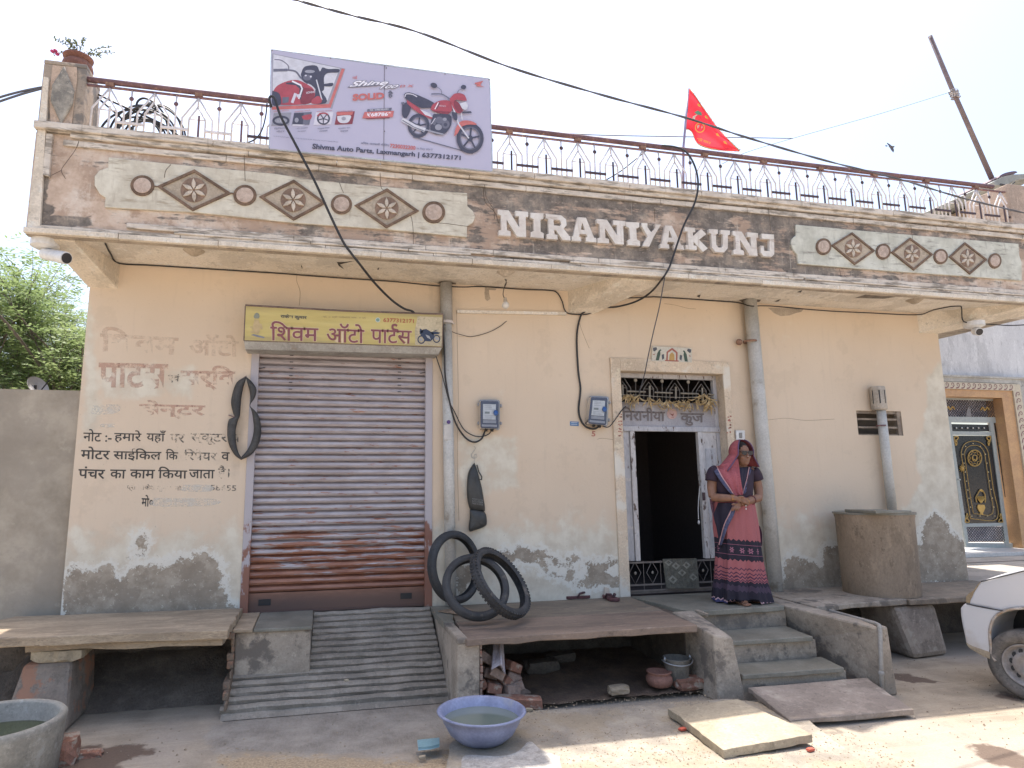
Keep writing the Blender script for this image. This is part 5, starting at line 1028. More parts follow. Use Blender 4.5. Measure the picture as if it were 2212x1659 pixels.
wt('प्रो:-राकेश कुमार', 'a', 765, 1375, 1035, 1382, 1033, 1425, 763, 1420, inkf, off=.01); wt('मो.', 'a', 1055, 1382, 1100, 1384, 1098, 1418, 1053, 1416, inkf, off=.01); wt('58655', 'a', 1270, 1382, 1425, 1386, 1423, 1420, 1268, 1416, inkf, off=.01)
wt('मो०', 'a', 855, 1442, 925, 1446, 922, 1515, 852, 1512, ink, off=.02)
# washed-over patches
q = MB()
for pl in ([(1105, 1382), (1270, 1386), (1268, 1422), (1100, 1420)], [(930, 1462), (1290, 1468), (1285, 1505), (928, 1512)], [(560, 905), (710, 900), (705, 950), (555, 955)], [(610, 1015), (690, 1018), (688, 1035), (608, 1035)]): w_ = [at(p, -.0018) for p in [tuple(v) for v in spline([np.array(K('a', *z)) for z in pl + [pl[0]]], 4)[:-1]]]; q.add(w_, [tuple(range(len(w_)))])
q.build('whitewash_patch', faded('thin_whitewash', (.70, .68, .61), .36, .62, .6), house)

# hanging inner tube and rubber bag
def strip(pairs, name, m, parent, Y, bulge=.03, **kw):
    V = []; F = []; n = len(pairs)
    for (c, o_, i_) in pairs:
        o_, i_ = np.array(o_, float), np.array(i_, float)
        for f, d in ((0, 0), (.25, -bulge * .8), (.5, -bulge), (.75, -bulge * .8), (1, 0)): V.append(at(K(c, *(o_ * (1 - f) + i_ * f)), Y + d))
        V.append(at(K(c, *((o_ + i_) / 2)), Y + .02))
    for k_ in range(n - 1):
        for j in range(6): a, b_ = k_ * 6 + j, k_ * 6 + (j + 1) % 6; F.append((a, b_, b_ + 6, a + 6))
    return obj(name, V, F, m, parent, smooth=True, **kw)
tb = thing('inner_tube', 'split black inner tube hanging in a figure eight beside the shutter', 'inner tube', (-.78, -.06, 2))
def fine(a, k=4): return [tuple(p) for p in spline(a, k)]
lo = fine([(155, 728), (100, 765), (75, 830), (66, 890), (78, 950), (85, 972), (52, 992), (43, 1050), (50, 1130), (85, 1200), (127, 1233)]); li = fine([(157, 742), (140, 800), (128, 860), (124, 920), (120, 965), (112, 985), (104, 1010), (94, 1060), (97, 1120), (108, 1180), (127, 1215)])
ro = fine([(155, 728), (195, 765), (220, 810), (208, 860), (182, 903), (205, 930), (232, 965), (248, 1040), (236, 1130), (190, 1200), (127, 1233)]); ri = fine([(157, 742), (170, 790), (180, 830), (182, 870), (178, 905), (185, 925), (195, 960), (203, 1040), (192, 1110), (165, 1170), (127, 1215)])
strip([('b', o_, i_) for o_, i_ in zip(lo, li)], 'left_band', M['rubber'], tb, -.05); strip([('b', o_, i_) for o_, i_ in zip(ro, ri)], 'right_band', M['rubber'], tb, -.055)
q = MB(); q.tube([at(K('b', *p), -.03) for p in ((148, 735), (160, 726))], .004, 5); q.tube([at(K('b', 52, 962), -.005), at(K('b', 88, 975), -.07)], .004, 5); q.build('nail', M['rail'], tb)
def puff(name, c, pts, Y, d, m, parent=None, **kw):
    P_ = [np.array(K(c, *p)) for p in pts]; P_ = [np.array(v) for v in spline(P_ + [P_[0]], 3)[:-1]]; n = len(P_); cen = np.mean(P_, 0); V = []; F = []
    for s, dd in ((1, 0), (.93, -d * .55), (.75, -d * .85), (.45, -d)): V += [at(cen + (p - cen) * s, Y + dd + (lr.uniform(-.1, .1) * d if s < .9 else 0)) for p in P_]
    V.append(at(cen, Y - d * 1.02))
    for r in range(3):
        for k_ in range(n): F.append((r * n + k_, r * n + (k_ + 1) % n, (r + 1) * n + (k_ + 1) % n, (r + 1) * n + k_))
    F += [(3 * n + k_, 3 * n + (k_ + 1) % n, 4 * n) for k_ in range(n)]; F.append(tuple(range(n - 1, -1, -1)))
    return obj(name, V, F, m, parent, smooth=True, **kw)
bg_ = thing('rubber_pouch', 'folded black rubber pouch hanging from a wire under the first meter', 'pouch', (1.35, -.05, 1.6))
pm = mat('grey_black_rubber', (.055, .055, .052), (.035, .035, .034), 9, rough=.5)
puff('body', 'c', [(135, 1248), (150, 1285), (165, 1340), (180, 1400), (192, 1470), (198, 1540), (160, 1545), (115, 1535), (98, 1500), (90, 1440), (90, 1370), (98, 1310), (118, 1270)], -.012, .045, pm, bg_)
puff('folded_end', 'c', [(108, 1530), (150, 1535), (198, 1548), (210, 1590), (207, 1625), (180, 1642), (135, 1658), (106, 1664), (100, 1640), (106, 1590)], -.03, .035, pm, bg_)
q = MB(); q.tube([at(K('c', *p), -.04) for p in ((150, 1262), (162, 1305), (180, 1335), (178, 1352), (168, 1350))], .006, 6); q.build('tail', M['black'], bg_)
q = MB(); q.tube([at(K('c', *p), -.012) for p in spline([(132, 1150), (140, 1165), (120, 1195), (118, 1215), (135, 1222), (150, 1215), (146, 1200), (134, 1205), (134, 1250)], 4)], .0022, 5); q.build('wire_loop', plain('grey_wire', (.35, .33, .3)), bg_)
q = MB()
for k_, s in enumerate(('MOTORCYCLE TUBE', 'BUTYL RUBBER', 'MADE IN INDIA')): text(q, s, Quad(K('c', 122, 1462 + 13 * k_), K('c', 188, 1472 + 13 * k_), K('c', 188, 1482 + 13 * k_), K('c', 122, 1472 + 13 * k_)), -.064)
q.build('faint_print', plain('pale_grey_print', (.22, .22, .21)), bg_)

# ================================================================== meters
def meter(name_label, Q, Y, cab):
    t_ = thing('electricity_meter', name_label, 'meter', at(Q(.5, 1), Y), 'electricity meters on the wall')
    def pr_(pts, y0, d): q = MB(); q.prism([at(Q(*p), y0) for p in pts], (0, d, 0)); return q
    rr2 = [(.06, 0), (.94, 0), (1, .06), (1, .94), (.94, 1), (.06, 1), (0, .94), (0, .06)]
    pr_(rr2, Y - .03, .029).build('back_box', plain('clear_grey_plastic', (.30, .31, .33), .25), t_, bevel=.004)
    pr_([(.06 + .88 * (u), .05 + .90 * v) for u, v in rr2], Y - .075, .045).build('inner_box', plain('navy_plastic', (.075, .08, .125), .35), t_, bevel=.006)
    pr_([(.18, .15), (.80, .15), (.80, .66), (.18, .66)], Y - .083, .008).build('meter_face', plain('meter_white', (.62, .62, .60), .4), t_)
    pr_([(.18, .68), (.82, .68), (.82, .78), (.18, .78)], Y - .080, .006).build('terminal_cover', plain('meter_grey', (.32, .32, .34), .4), t_); pr_([(.12, .83), (.86, .83), (.86, .90), (.12, .90)], Y - .078, .004).build('terminal_cover', plain('meter_grey', (.32, .32, .34), .4), t_)
    pr_([(.27, .40), (.50, .40), (.50, .47), (.27, .47)], Y - .0845, .001).build('display', plain('lcd_grey', (.23, .25, .23), .3), t_)
    q = MB()
    for yy in (.20, .25, .31, .52, .57, .61): q.prism([at(Q(*p), Y - .084) for p in ((.25, yy), (.25 + random.uniform(.25, .5), yy), (.25 + random.uniform(.25, .5), yy + .012), (.25, yy + .012))], (0, .0006, 0))
    q.build('printing', plain('meter_print', (.30, .30, .32)), t_)
    q = MB(); q.ell(at(Q(.80, .44), Y - .095), (.024, .014, .026), 14, 8); q.box(tuple(at(Q(.74, .37), Y - .10)), tuple(at(Q(.84, .345), Y - .09))); q.build('blue_seal', plain('blue_seal', (.02, .09, .30), .35), t_, smooth=True)
    for u, v in ((-.04, .17), (-.04, .80), (1.04, .2), (1.04, .78)): q = MB(); q.ell(at(Q(u, v), Y - .02), (.013, .012, .018), 8, 6); q.build('lug', plain('clear_grey_plastic', (.30, .31, .33)), t_, smooth=True)
    for u in (.33, .62): q = MB(); q.tube([at(Q(u, 1.0), Y - .03), at(Q(u, 1.06), Y - .03)], [.018, .012], 10); q.build('cable_gland', M['black'], t_, smooth=True)
    q = MB(); V = [at(Q(*p), Y - .105) for p in [(.05 + .90 * (u), .03 + .94 * v) for u, v in rr2]]; n = len(V); V += [p + [0, .075, 0] for p in V]
    q.add(V, [tuple(range(n))] + [(i, i + n, (i + 1) % n + n, (i + 1) % n) for i in range(n)]); q.build('clear_cover', MAT['clearcover'], t_, bevel=.004)
t = NT('clear_polycarbonate'); t.b.inputs['IOR'].default_value = 1.45; t.out((.88, .90, .93), .08, None, trans=1.0); 
lp = t.n('MixShader'); tr = t.n('BsdfTransparent'); gl_ = t.n('BsdfGlossy'); gl_.inputs['Roughness'].default_value = .1; fr_ = t.n('Fresnel'); fr_.inputs['IOR'].default_value = 1.5
t.l(t.ma('MULTIPLY', fr_.outputs[0], .9), lp.inputs[0]); t.l(tr.outputs[0], lp.inputs[1]); t.l(gl_.outputs[0], lp.inputs[2]); tr.inputs[0].default_value = (.86, .88, .92, 1)
t.l(lp.outputs[0], t.t.nodes['Material Output'].inputs[0]); MAT['clearcover'] = t.m
meter('electricity meter in clear box left of the doorway, above the hanging pouch', Quad(K('c', 165, 868), K('c', 290, 870), K('c', 288, 1052), K('c', 165, 1048)), -.01, 0)
meter('tilted electricity meter in clear box right beside the door surround', Quad(K('c', 832, 845), K('c', 948, 850), K('c', 938, 1032), K('c', 812, 1020)), -.01, 1)
q = MB(); q.prism([at(K('c', *p), -.004) for p in ((712, 1000), (764, 1002), (764, 1028), (712, 1026))], (0, .003, 0)); tg = q.build('meter_tag', plain('blue_tag', (.06, .17, .34), .4), label='tiny blue number tag on the wall left of the tilted meter', cat='tag')
q = MB()
for yy in (1006, 1016): q.prism([at(K('c', *p), -.0045) for p in ((718, yy), (756, yy), (756, yy + 3), (718, yy + 3))], (0, .0003, 0))
q.build('tag_print', plain('tag_white', (.6, .6, .62)), tg)

# ================================================================== pipes
def vpipe(label, pts, r, m, name='drain_pipe', n=20, cat='pipe', group=None):
    t_ = thing(name, label, cat, pts[-1], group); q = MB(); q.tube(pts, r, n); q.build('pipe', m, t_, smooth=True); return t_
p0, p1 = at(K('b', 1362, 168), -.06), at(K('b', 1385, 1659), -.06); d = p1 - p0; p2 = p0 + d * ((p0[2] - .54) / (p0[2] - p1[2]))
pj = p0 + d * .175
t_ = vpipe('thin grey drain pipe between the shutter and the first meter', [pj, p2], .050, M['pvc'])
q = MB(); q.tube([p0, pj], .058, 20); q.build('socket', M['pvcd'], t_, smooth=True)
q = MB(); q.lathe([(.0605, -.012), (.0605, .012)], pj + [0, 0, .02], 20); q.tube([pj + [.06, 0, .02], pj + [.085, .04, .02]], .006, 5); q.build('clamp', M['railw'], t_)
q = MB(); q.prism([at(K('b', *p), -.112) for p in ((1352, 1020), (1395, 1022), (1396, 1112), (1350, 1110))], (0, .0015, 0)); q.prism([at(K('b', *p), -.112) for p in arc(1378, 1004, 14, 0, 360, 16)[:-1]], (0, .0015, 0)); q.build('paper_sticker', plain('pale_sticker', (.52, .49, .45)), t_)
q = MB(); q.prism([at(K('b', *p), -.1135) for p in arc(1378, 1004, 12, 0, 360, 16)[:-1]], (0, .001, 0)); q.build('round_sticker', plain('violet_sticker', (.09, .05, .17)), t_)
p0, p1 = at(K('d', 128, 140), -.09), at(K('D', 1677, 1276), -.09)
t_ = vpipe('thick grey drain pipe right of the door, behind the woman', [p0, p0 * .5 + p1 * .5, p1], .067, M['pvc'])
q = MB(); zc = at(K('d', 130, 372), -.09); q.lathe([(.070, -.012), (.074, 0), (.070, .012)], zc, 20)
for sx in (-1, 1): q.ell(zc + [sx * .105, .04, 0], (.035, .03, .035), 8, 6)
q.build('bracket', mat('rusty_clamp', (.34, .2, .13)), t_)
t_ = vpipe('pale vent pipe with slotted cap rising behind the cement tank', [at(K('d', 858, 740), -.075), at(K('d', 925, 1330), -.075)], .047, M['pvc'], 'vent_pipe')
cp_ = at(K('d', 845, 690), -.075); q = MB(); q.lathe([(.001, .135), (.070, .130), (.076, .115), (.078, -.11), (.070, -.125), (.047, -.13)], cp_, 24); q.build('cap', M['whiteold'] if False else mat('chalky_cap', (.50, .44, .37), (.40, .35, .29), 8), t_, smooth=True)
q = MB()
for a, hw in ((-.85, .0022), (0, .0055), (.75, .0022)):
    for zz in ((-.06, .085),): dx, dy = .079 * math.sin(a - .60), -.079 * math.cos(a - .60); q.box((cp_[0] + dx - hw * 1.0, cp_[1] + dy - .003, cp_[2] + zz[0]), (cp_[0] + dx + hw, cp_[1] + dy + .003, cp_[2] + zz[1]))
q.build('slot', M['black'], t_)
q = MB(); q.lathe([(.050, -.008), (.050, .008)], at(K('d', 862, 842), -.075), 16); q.build('clamp', M['rail'], t_)
# service pipe over the step wall
sp = [(4.05, -.05, .56), (4.22, -1.50, .535), (4.235, -1.57, .50), (4.24, -1.59, .44), (4.24, -1.60, .02)]
sp = [at(K('h', 640, 392), -.06), at(K('h', 1000, 498), -.85), at(K('h', 1290, 578), -1.50), at(K('h', 1312, 590), -1.56), at(K('h', 1318, 625), -1.59), at(K('h', 1330, 1030), -1.60)]
t_ = vpipe('slim grey water pipe running over and down the step side wall', sp, .016, M['pvcd'], 'water_pipe', 12)
for p in (sp[3] * .5 + sp[4] * .5, sp[4] * .35 + sp[5] * .65): q = MB(); q.ell(p, (.021, .021, .026), 10, 8); q.build('joint', M['pvcd'], t_, smooth=True)
q = MB(); q.box(tuple(at(K('c', 32, 332), -.03)), tuple(at(K('c', 690, 352), -.001) + [0, 0, -.012])); 
a_, b_ = at(K('c', 32, 325), -.025), at(K('c', 690, 358), -.025); q = MB(); q.hexa([a_ + [0, 0, -.035], b_ + [0, 0, -.0], b_ + [0, .024, 0], a_ + [0, .024, -.035], a_ + [0, 0, -.005], b_ + [0, 0, .03], b_ + [0, .024, .03], a_ + [0, .024, -.005]])
q.build('wall_batten', M['soffit'], label='thin cream cable batten under the soffit right of the first drain pipe', cat='batten')

# ================================================================== cables
def cab(name, label, pts, r, m='wire', k=6, cat='cable', group=None, smooth=True):
    P_, _ = cable(pts, r, k)
    if name == 'soffit_cable': P_ = [np.array([p[0], p[1], min(p[2], ZS - .008)]) for p in P_]
    q = MB(); q.tube(P_, r, 7); return q.build(name, M[m], smooth=True, label=label, cat=cat, group=group)
pts = [(600, -12, -1.9), (640, 0, -1.9), (760, 33, -1.85), (905, 70, -1.8), (1104, 146, -1.7), (1300, 205, -1.6), (1480, 254, -1.5), (1613, 297, -1.4), (1780, 346, -1.25), (1942, 387, -1.15), (2080, 428, -1.05), (2212, 460, -.95), (2300, 480, -.9)]
P_, _ = cable(pts, 0, 12); q = MB()
for ph in (0, math.pi):
    tw = []
    for i, p in enumerate(P_): a = i * .55 + ph; tw.append(p + np.array([0, math.cos(a), math.sin(a)]) * .0045)
    q.tube(tw, .0055, 6)
q.build('overhead_cable', M['wiregrey'], smooth=True, label='twisted grey overhead cable sagging across the sky and over the railing', cat='cable')
cab('service_cable', 'black cable looping down from the billboard corner to the shop sign', [(586, 232, -.80), (582, 214, -.82), (586, 208, -.82), (594, 214, -.83), (606, 250, -.84), (640, 315, -.82), (680, 392, -.78), (712, 462, -.74), (740, 520, -.72), (757, 545, -.71), (775, 568, -.67), (810, 612, -.48), (845, 647, -.33), (872, 666, -.28), (890, 672, -.25), (897, 680, -.22)], .0105)
cab('service_cable', 'thick black cable curving from the railing by the flag to the tilted meter', [(1430, 314, -.62), (1460, 318, -.66), (1484, 330, -.70), (1502, 362, -.76), (1508, 400, -.78), (1500, 440, -.76), (1478, 485, -.74), (1462, 530, -.72), (1448, 572, -.70), (1440, 588, -.70), (1430, 603, -.66), (1405, 632, -.38), (1372, 652, -.22), (1330, 663, -.12), (1290, 664, -.06), (1262, 674, -.03), (1252, 690, -.02), (1246, 730, -.015), (1249, 800, -.015), (1254, 840, -.015), (1250, 885, -.015), (1256, 910, -.02), (1268, 923, -.025), (1285, 926, -.03), (1297, 918, -.04)], .0095)
cab('door_wire', 'thin grey wire dropping from the parapet into the door transom', [(1437, 592, -.66), (1425, 660, -.50), (1412, 715, -.34), (1400, 770, -.18), (1392, 810, -.03), (1380, 850, .10)], .0055, 'wiregrey')
cab('meter_cable', 'short cable from the tilted meter to the door lintel', [(1300, 920, -.04), (1315, 922, -.05), (1330, 905, -.04), (1345, 884, -.02), (1352, 878, .05)], .005)
sc_ = [(228, 518, -.50), (240, 540, -.25), (258, 564, -.02), (330, 570, -.02), (475, 578, -.02), (600, 590, -.02), (730, 600, -.02), (850, 608, -.02), (941, 617, -.02), (1000, 620, -.125), (1040, 619, -.02), (1130, 625, -.02), (1185, 627, -.02), (1203, 632, -.02), (1214, 650, -.02), (1220, 670, -.02), (1232, 678, -.02), (1265, 679, -.02), (1280, 675, -.02)]
cab('soffit_cable', 'black cable clipped along the wall top from the left beam to the middle beam', sc_, .006)
cab('soffit_cable', 'black cable clipped along the wall top from the middle beam past the right beam', [(1337, 644, -.02), (1380, 643, -.02), (1430, 641, -.02), (1500, 646, -.02), (1590, 653, -.02), (1622, 661, -.165), (1665, 661, -.02), (1780, 671, -.02), (1880, 676, -.02), (1978, 680, -.02), (2010, 672, -.15), (2050, 656, -.32), (2070, 653, -.36), (2077, 665, -.36), (2079, 690, -.36), (2090, 697, -.36), (2120, 699, -.36), (2180, 703, -.5), (2240, 700, -.6)], .006)
cab('meter_cable', 'thick black cable hanging from the sign to the first meter', [(957, 700, -.13), (960, 760, -.13), (962, 815, -.13), (972, 870, -.12), (985, 915, -.08), (1005, 945, -.03), (1024, 955, -.03), (1040, 948, -.03), (1048, 930, -.03)], .0085)
cab('meter_cable', 'thin black cable looping beside the thick one to the first meter', [(942, 770, -.2), (955, 810, -.15), (970, 865, -.12), (982, 890, -.08), (1000, 925, -.03), (1020, 940, -.03), (1040, 943, -.03), (1055, 938, -.03), (1062, 930, -.03)], .005)
cab('loose_wire', 'thin loose wire sagging from the first drain pipe', [(960, 700, -.11), (976, 716, -.06), (1000, 724, -.02), (1020, 727, -.01), (1055, 718, -.01), (1080, 705, -.008), (1094, 694, -.008)], .003)
for k_, (y0, y1) in enumerate(((207, 188), (216, 191))):
    cab('overhead_cable', ('upper' if k_ == 0 else 'lower') + ' of two dark cables arriving at the left corner post from the left', [(-60, y0 + 24, -.60), (0, y0 + 3, -.60), (50, (y0 + y1) / 2 - 1, -.60), (92, y1, -.60)], .009, 'wiregrey')
cab('wash_line', 'grey line running level behind the flag above the railing', [(1215, 288, -.55), (1300, 292, -.4), (1450, 295, -.3), (1590, 297, -.1), (1712, 299, .1)], .005, 'wiregrey')
cab('guy_wire', 'hair thin wire from the railing up to the leaning roof pole', [(1560, 354, -.5), (1610, 330, -.4), (1712, 299, .1), (1900, 246, .3), (2056, 198, .5)], .0028, 'wiregrey')
cab('cable_bracket_cord', 'black cord tied inside the railing right of the billboard', [(1302, 393, -.55), (1340, 370, -.56), (1372, 345, -.56), (1400, 322, -.56)], .006)
# coil of cable on the roof behind the railing
q = MB(); cr_ = random.Random(5)
for k_ in range(9):
    cx_, cy_, r1, r2, a0, a1 = cr_.uniform(820, 960), cr_.uniform(690, 720), cr_.uniform(110, 240), cr_.uniform(110, 230), 180 + cr_.uniform(-10, 10), 360 + cr_.uniform(-5, 10); Y = -.35 + k_ * .02
    q.tube([at(K('1', *p), Y) for p in arc(cx_, cy_, r1, a0, a1, 24, r2)], .009, 6)
for pl in ([(580, 420), (700, 480), (880, 560), (1000, 620), (1110, 700)], [(585, 445), (720, 560), (800, 640)], [(860, 580), (930, 590), (1000, 640), (1050, 700)], [(740, 690), (830, 600), (920, 590), (980, 650)], [(820, 520), (830, 470), (870, 450), (930, 480), (930, 530), (870, 545)]): q.tube([at(K('1', *p), -.33) for p in spline(pl, 5)], .009, 6)
q.build('cable_coil', M['wire'], smooth=True, label='tangled coil of black cable lying on the roof behind the left railing', cat='cable coil')
cab('railing_cord', 'black cord hanging in a curve on the railing left of the billboard', [(577, 222, -.62), (574, 250, -.62), (566, 280, -.62), (552, 300, -.62), (532, 309, -.64), (528, 307, -.64)], .006)

# ================================================================== lamps, cameras
bl = thing('hanging_bulb', 'bare white bulb hanging on a twisted flex under the soffit', 'bulb', at(K('c', 322, 300), -.25))
q = MB(); q.tube([at(K('c', *p), -.25) for p in spline([(330, 115), (318, 135), (328, 165), (315, 195), (308, 235), (318, 262)], 5)], .004, 6); q.tube([at(K('c', *p), -.245) for p in spline([(325, 115), (330, 145), (316, 185)], 5)], .003, 6); q.build('flex', M['wire'], bl)
q = MB(); q.box(tuple(at(K('c', 318, 92), -.25) + [0, 0, -.03]), tuple(at(K('c', 344, 92), -.25) + [0, .03, .02])); q.build('holder_block', plain('brown_holder', (.10, .06, .05)), bl)
pc = at(K('c', 322, 300), -.25); q = MB(); q.lathe([(.012, .075), (.018, .05), (.020, .03)], pc, 14); q.build('bulb_cap', plain('bulb_cap_grey', (.42, .36, .29), .4), bl, smooth=True)
q = MB(); q.lathe([(.020, .03), (.032, .018), (.036, 0), (.032, -.018), (.018, -.031), (.001, -.036)], pc, 18); q.build('globe', plain('milky_bulb', (.68, .64, .58), .3), bl, smooth=True)
def cctv(label, base, d, L, r, m, g='security cameras under the parapet'):
    t_ = thing('security_camera', label, 'camera', base, g); base = np.array(base); d = np.array(d, float); d /= np.linalg.norm(d)
    q = MB(); q.lathe([(.10, 0), (.10, -.05), (.06, -.07), (.001, -.07)], base, 20); q.build('junction_box', M['white'], t_, smooth=False)
    c_ = base + [0, 0, -.085]; q = MB(); q.tube([base + [0, 0, -.04], c_], .016, 10); q.ell(c_, (.022, .022, .022), 12, 8); q.build('mount', M['white'], t_, smooth=True)
    c_ = c_ + np.array([0, 0, -.02]); q = MB(); q.tube([c_, c_ + d * L * .9], r, 20); q.tube([c_ + d * L * .68, c_ + d * L], r * 1.06, 20); q.build('housing', M['white'], t_, smooth=False, bevel=.003)
    q = MB(); q.tube([c_ + d * (L - .01), c_ + d * (L + .004)], r * .88, 20); q.build('lens', plain('dark_lens', (.02, .02, .025), .15), t_)
    return t_
cb = at(K('1', 278, 1285), YF + .12)
cctv('white bullet security camera under the left end of the parapet', (cb[0], YF + .12, 3.50), (.80, -.50, -.26), .25, .046, 0)
cb = at(K('d', 1378, 262), -.36)
cctv('round white security camera beside the right hand beam', tuple(cb + [0, 0, .0]), (-.25, -.85, -.32), .07, .042, 0)

# ================================================================== roof things
pt = thing('flower_pot', 'round terracotta pot with straggly pink flowering plant on the left corner post', 'flower pot', (-2.08, -.42, 4.965))
pc = np.array([-2.09, -.40, 4.965]); q = MB(); q.lathe([(a_ * .88, b_ * .82) for a_, b_ in [(.06, 0), (.115, .05), (.135, .10), (.125, .15), (.10, .175), (.095, .19), (.125, .205), (.13, .225), (.11, .225), (.10, .19), (.001, .185)]], pc, 28); q.build('pot', mat('terracotta', (.25, .11, .075), (.17, .075, .055), 8, obj_co=True), pt, smooth=True)
q = MB(); lf = MB(); fl = MB(); rr2 = random.Random(8)
for k_ in range(11):
    a = rr2.uniform(0, 6.28); rr3 = rr2.uniform(.10, .26); tip = pc + [math.cos(a) * rr3, math.sin(a) * rr3 * .6, .20 + rr2.uniform(.02, .12)]
    P_ = spline([pc + [0, 0, .18], (pc + tip) / 2 + [0, 0, .12], tip], 5); q.tube(P_, .0025, 5)
    for p in P_[2:]:
        for j in range(4):
            u = np.array([rr2.uniform(-1, 1), rr2.uniform(-1, 1), rr2.uniform(-.6, 1)]); u /= np.linalg.norm(u); v = np.cross(u, [0, 0, 1.]); v /= np.linalg.norm(v) + .01; s = .013; lf.add([p, p + u * s + v * s * .5, p + u * s * 2, p + u * s - v * s * .5], [(0, 1, 2, 3)])
for p in (pc + [-.17, -.02, .215], pc + [-.185, -.03, .20], pc + [-.16, .0, .20]): fl.ell(p, (.018, .018, .014), 8, 6)
q.build('stem', plain('grey_green_stem', (.16, .17, .10)), pt); lf.build('leaves', plain('dusty_leaf', (.16, .20, .10), .7), pt); fl.build('flower', plain('pink_petals', (.45, .05, .16), .6), pt, smooth=True)
fg = thing('flag', 'red triangular pennant with gold fringe and yellow print on a pole tied to the railing', 'flag', (at(K('F', 290, 1320), -.5)))
YFg = -.5
q = MB(); q.tube([at(K('F', 385, 190), YFg), at(K('F', 330, 900), YFg), at(K('F', 292, 1320), YFg), at((1476, 415), YFg)], .0125, 8); q.build('pole', plain('lilac_pole', (.27, .23, .33), .5), fg, smooth=True)
outl = [(400, 195), (520, 340), (640, 520), (760, 690), (900, 890), (1040, 1060), (1180, 1200), (1300, 1320), (1370, 1385)]
lowl = [(315, 950), (420, 985), (480, 1060), (520, 1170), (590, 1260), (720, 1320), (880, 1355), (1080, 1378), (1370, 1390)]
n_ = 24; up_ = spline([np.array(p, float) for p in outl], 3)[:25]; lw_ = spline([np.array(p, float) for p in lowl], 3)[:25]; V = []; m_ = 14
fold = lambda s, t_: .05 * math.sin(s * 9 + t_ * 2.2) * (.2 + s) + .02 * math.sin(t_ * 9)
for i in range(len(up_)):
    for j in range(m_ + 1): t_ = j / m_; p = up_[i] * (1 - t_) + lw_[i] * t_; V.append(at(K('F', *p), YFg + fold(i / 24, t_)))
F = [(i * (m_ + 1) + j, i * (m_ + 1) + j + 1, (i + 1) * (m_ + 1) + j + 1, (i + 1) * (m_ + 1) + j) for i in range(len(up_) - 1) for j in range(m_)]
t = NT('red_flag_cloth'); t.out((.72, .045, .075), .7); tl_ = t.n('BsdfTranslucent'); tl_.inputs[0].default_value = (.85, .05, .07, 1); mx_ = t.n('MixShader'); mx_.inputs[0].default_value = .55; t.l(t.b.outputs[0], mx_.inputs[1]); t.l(tl_.outputs[0], mx_.inputs[2]); t.l(mx_.outputs[0], t.t.nodes['Material Output'].inputs[0])
obj('cloth', V, F, t.m, fg, smooth=True)
gm_ = plain('gold_fringe', (.50, .42, .20), .7); q = MB()
def tassel(path, n0, L, up):
    for k_ in range(n0):
        s = k_ / n0 * (len(path) - 1); i = int(s); p = path[i] * (1 - s + i) + path[min(i + 1, len(path) - 1)] * (s - i); e = p + np.array([rr2.uniform(5, 40) * (1 if up else .4), rr2.uniform(-35, 5) if up else rr2.uniform(5, 28)]) * L
        q.tube([at(K('F', *p), YFg + .02), at(K('F', *e), YFg + .02 + rr2.uniform(-.01, .01))], .002, 4)
tassel(up_, 90, 1.1, True); tassel(lw_, 80, 1.0, False); q.tube([at(K('F', *p), YFg + .025) for p in up_], .006, 5); q.tube([at(K('F', *p), YFg + .025) for p in lw_], .006, 5); q.build('fringe', gm_, fg)
yel = MB()
def onflag(mb, c, pts, d=.03):
    mb.add([at(K('F', *p), YFg - .075) for p in pts], [tuple(range(len(pts)))])
for cx_, cy_ in ((590, 505), (730, 735), (945, 1070), (1090, 1220)): onflag(yel, 'F', [(cx_ - 30, cy_ - 20), (cx_ + 5, cy_ - 25), (cx_ + 45, cy_ + 45), (cx_ - 15, cy_ + 20)])
oo = arc(610, 940, 95, 0, 360, 26, 100); ii = arc(610, 940, 78, 0, 360, 26, 82)
for k_ in range(26): onflag(yel, 'F', [oo[k_], oo[k_ + 1], ii[k_ + 1], ii[k_]])
text(yel, 'श्री राम॥', Quad(K('F', 560, 1120), K('F', 820, 1200), K('F', 800, 1275), K('F', 545, 1195)), YFg - .075, off=.02); yel.build('printed_words', plain('yellow_flag_print', (.75, .42, .06)), fg)
q = MB(); onflag(q, 'F', [(500, 650), (570, 610), (640, 650), (650, 710), (560, 690)]); q.build('green_print', plain('green_flag_print', (.12, .28, .16)), fg)
q = MB(); onflag(q, 'F', [(470, 730), (540, 690), (570, 690), (525, 730), (510, 780), (470, 770)]); onflag(q, 'F', [(560, 900), (600, 885), (590, 930), (560, 960)]); onflag(q, 'F', [(640, 900), (665, 930), (640, 960)]); q.build('cream_print', plain('cream_flag_print', (.65, .52, .40)), fg)
pl_ = thing('leaning_pole', 'dark bamboo pole leaning on the roof at the right end with rags tied midway', 'pole', at(K('4', 1500, 980), .5))
q = MB(); q.tube([at(K('4', 1105, 75), .5), at(K('4', 1245, 410), .5), at(K('4', 1500, 985), .5)], [.026, .028, .032], 12); q.build('pole', mat('weathered_bamboo', (.22, .165, .16), (.15, .11, .115), 3, fine=20, rough=.6), pl_, smooth=True)
q = MB()
for k_ in range(6): c_ = at(K('4', 1245 + k_ * 3, 405 + k_ * 8), .5); q.lathe([(.048 + rr2.uniform(0, .012), -.008), (.050, .008)], c_, 10)
for k_ in range(7): c_ = at(K('4', 1240 + rr2.uniform(-10, 25), 415 + rr2.uniform(-10, 20)), .46); q.tube([c_, c_ + [rr2.uniform(-.05, .06), 0, rr2.uniform(-.10, .02)]], .006, 5)
q.build('rag_tie', plain('pale_rag', (.42, .38, .36)), pl_)
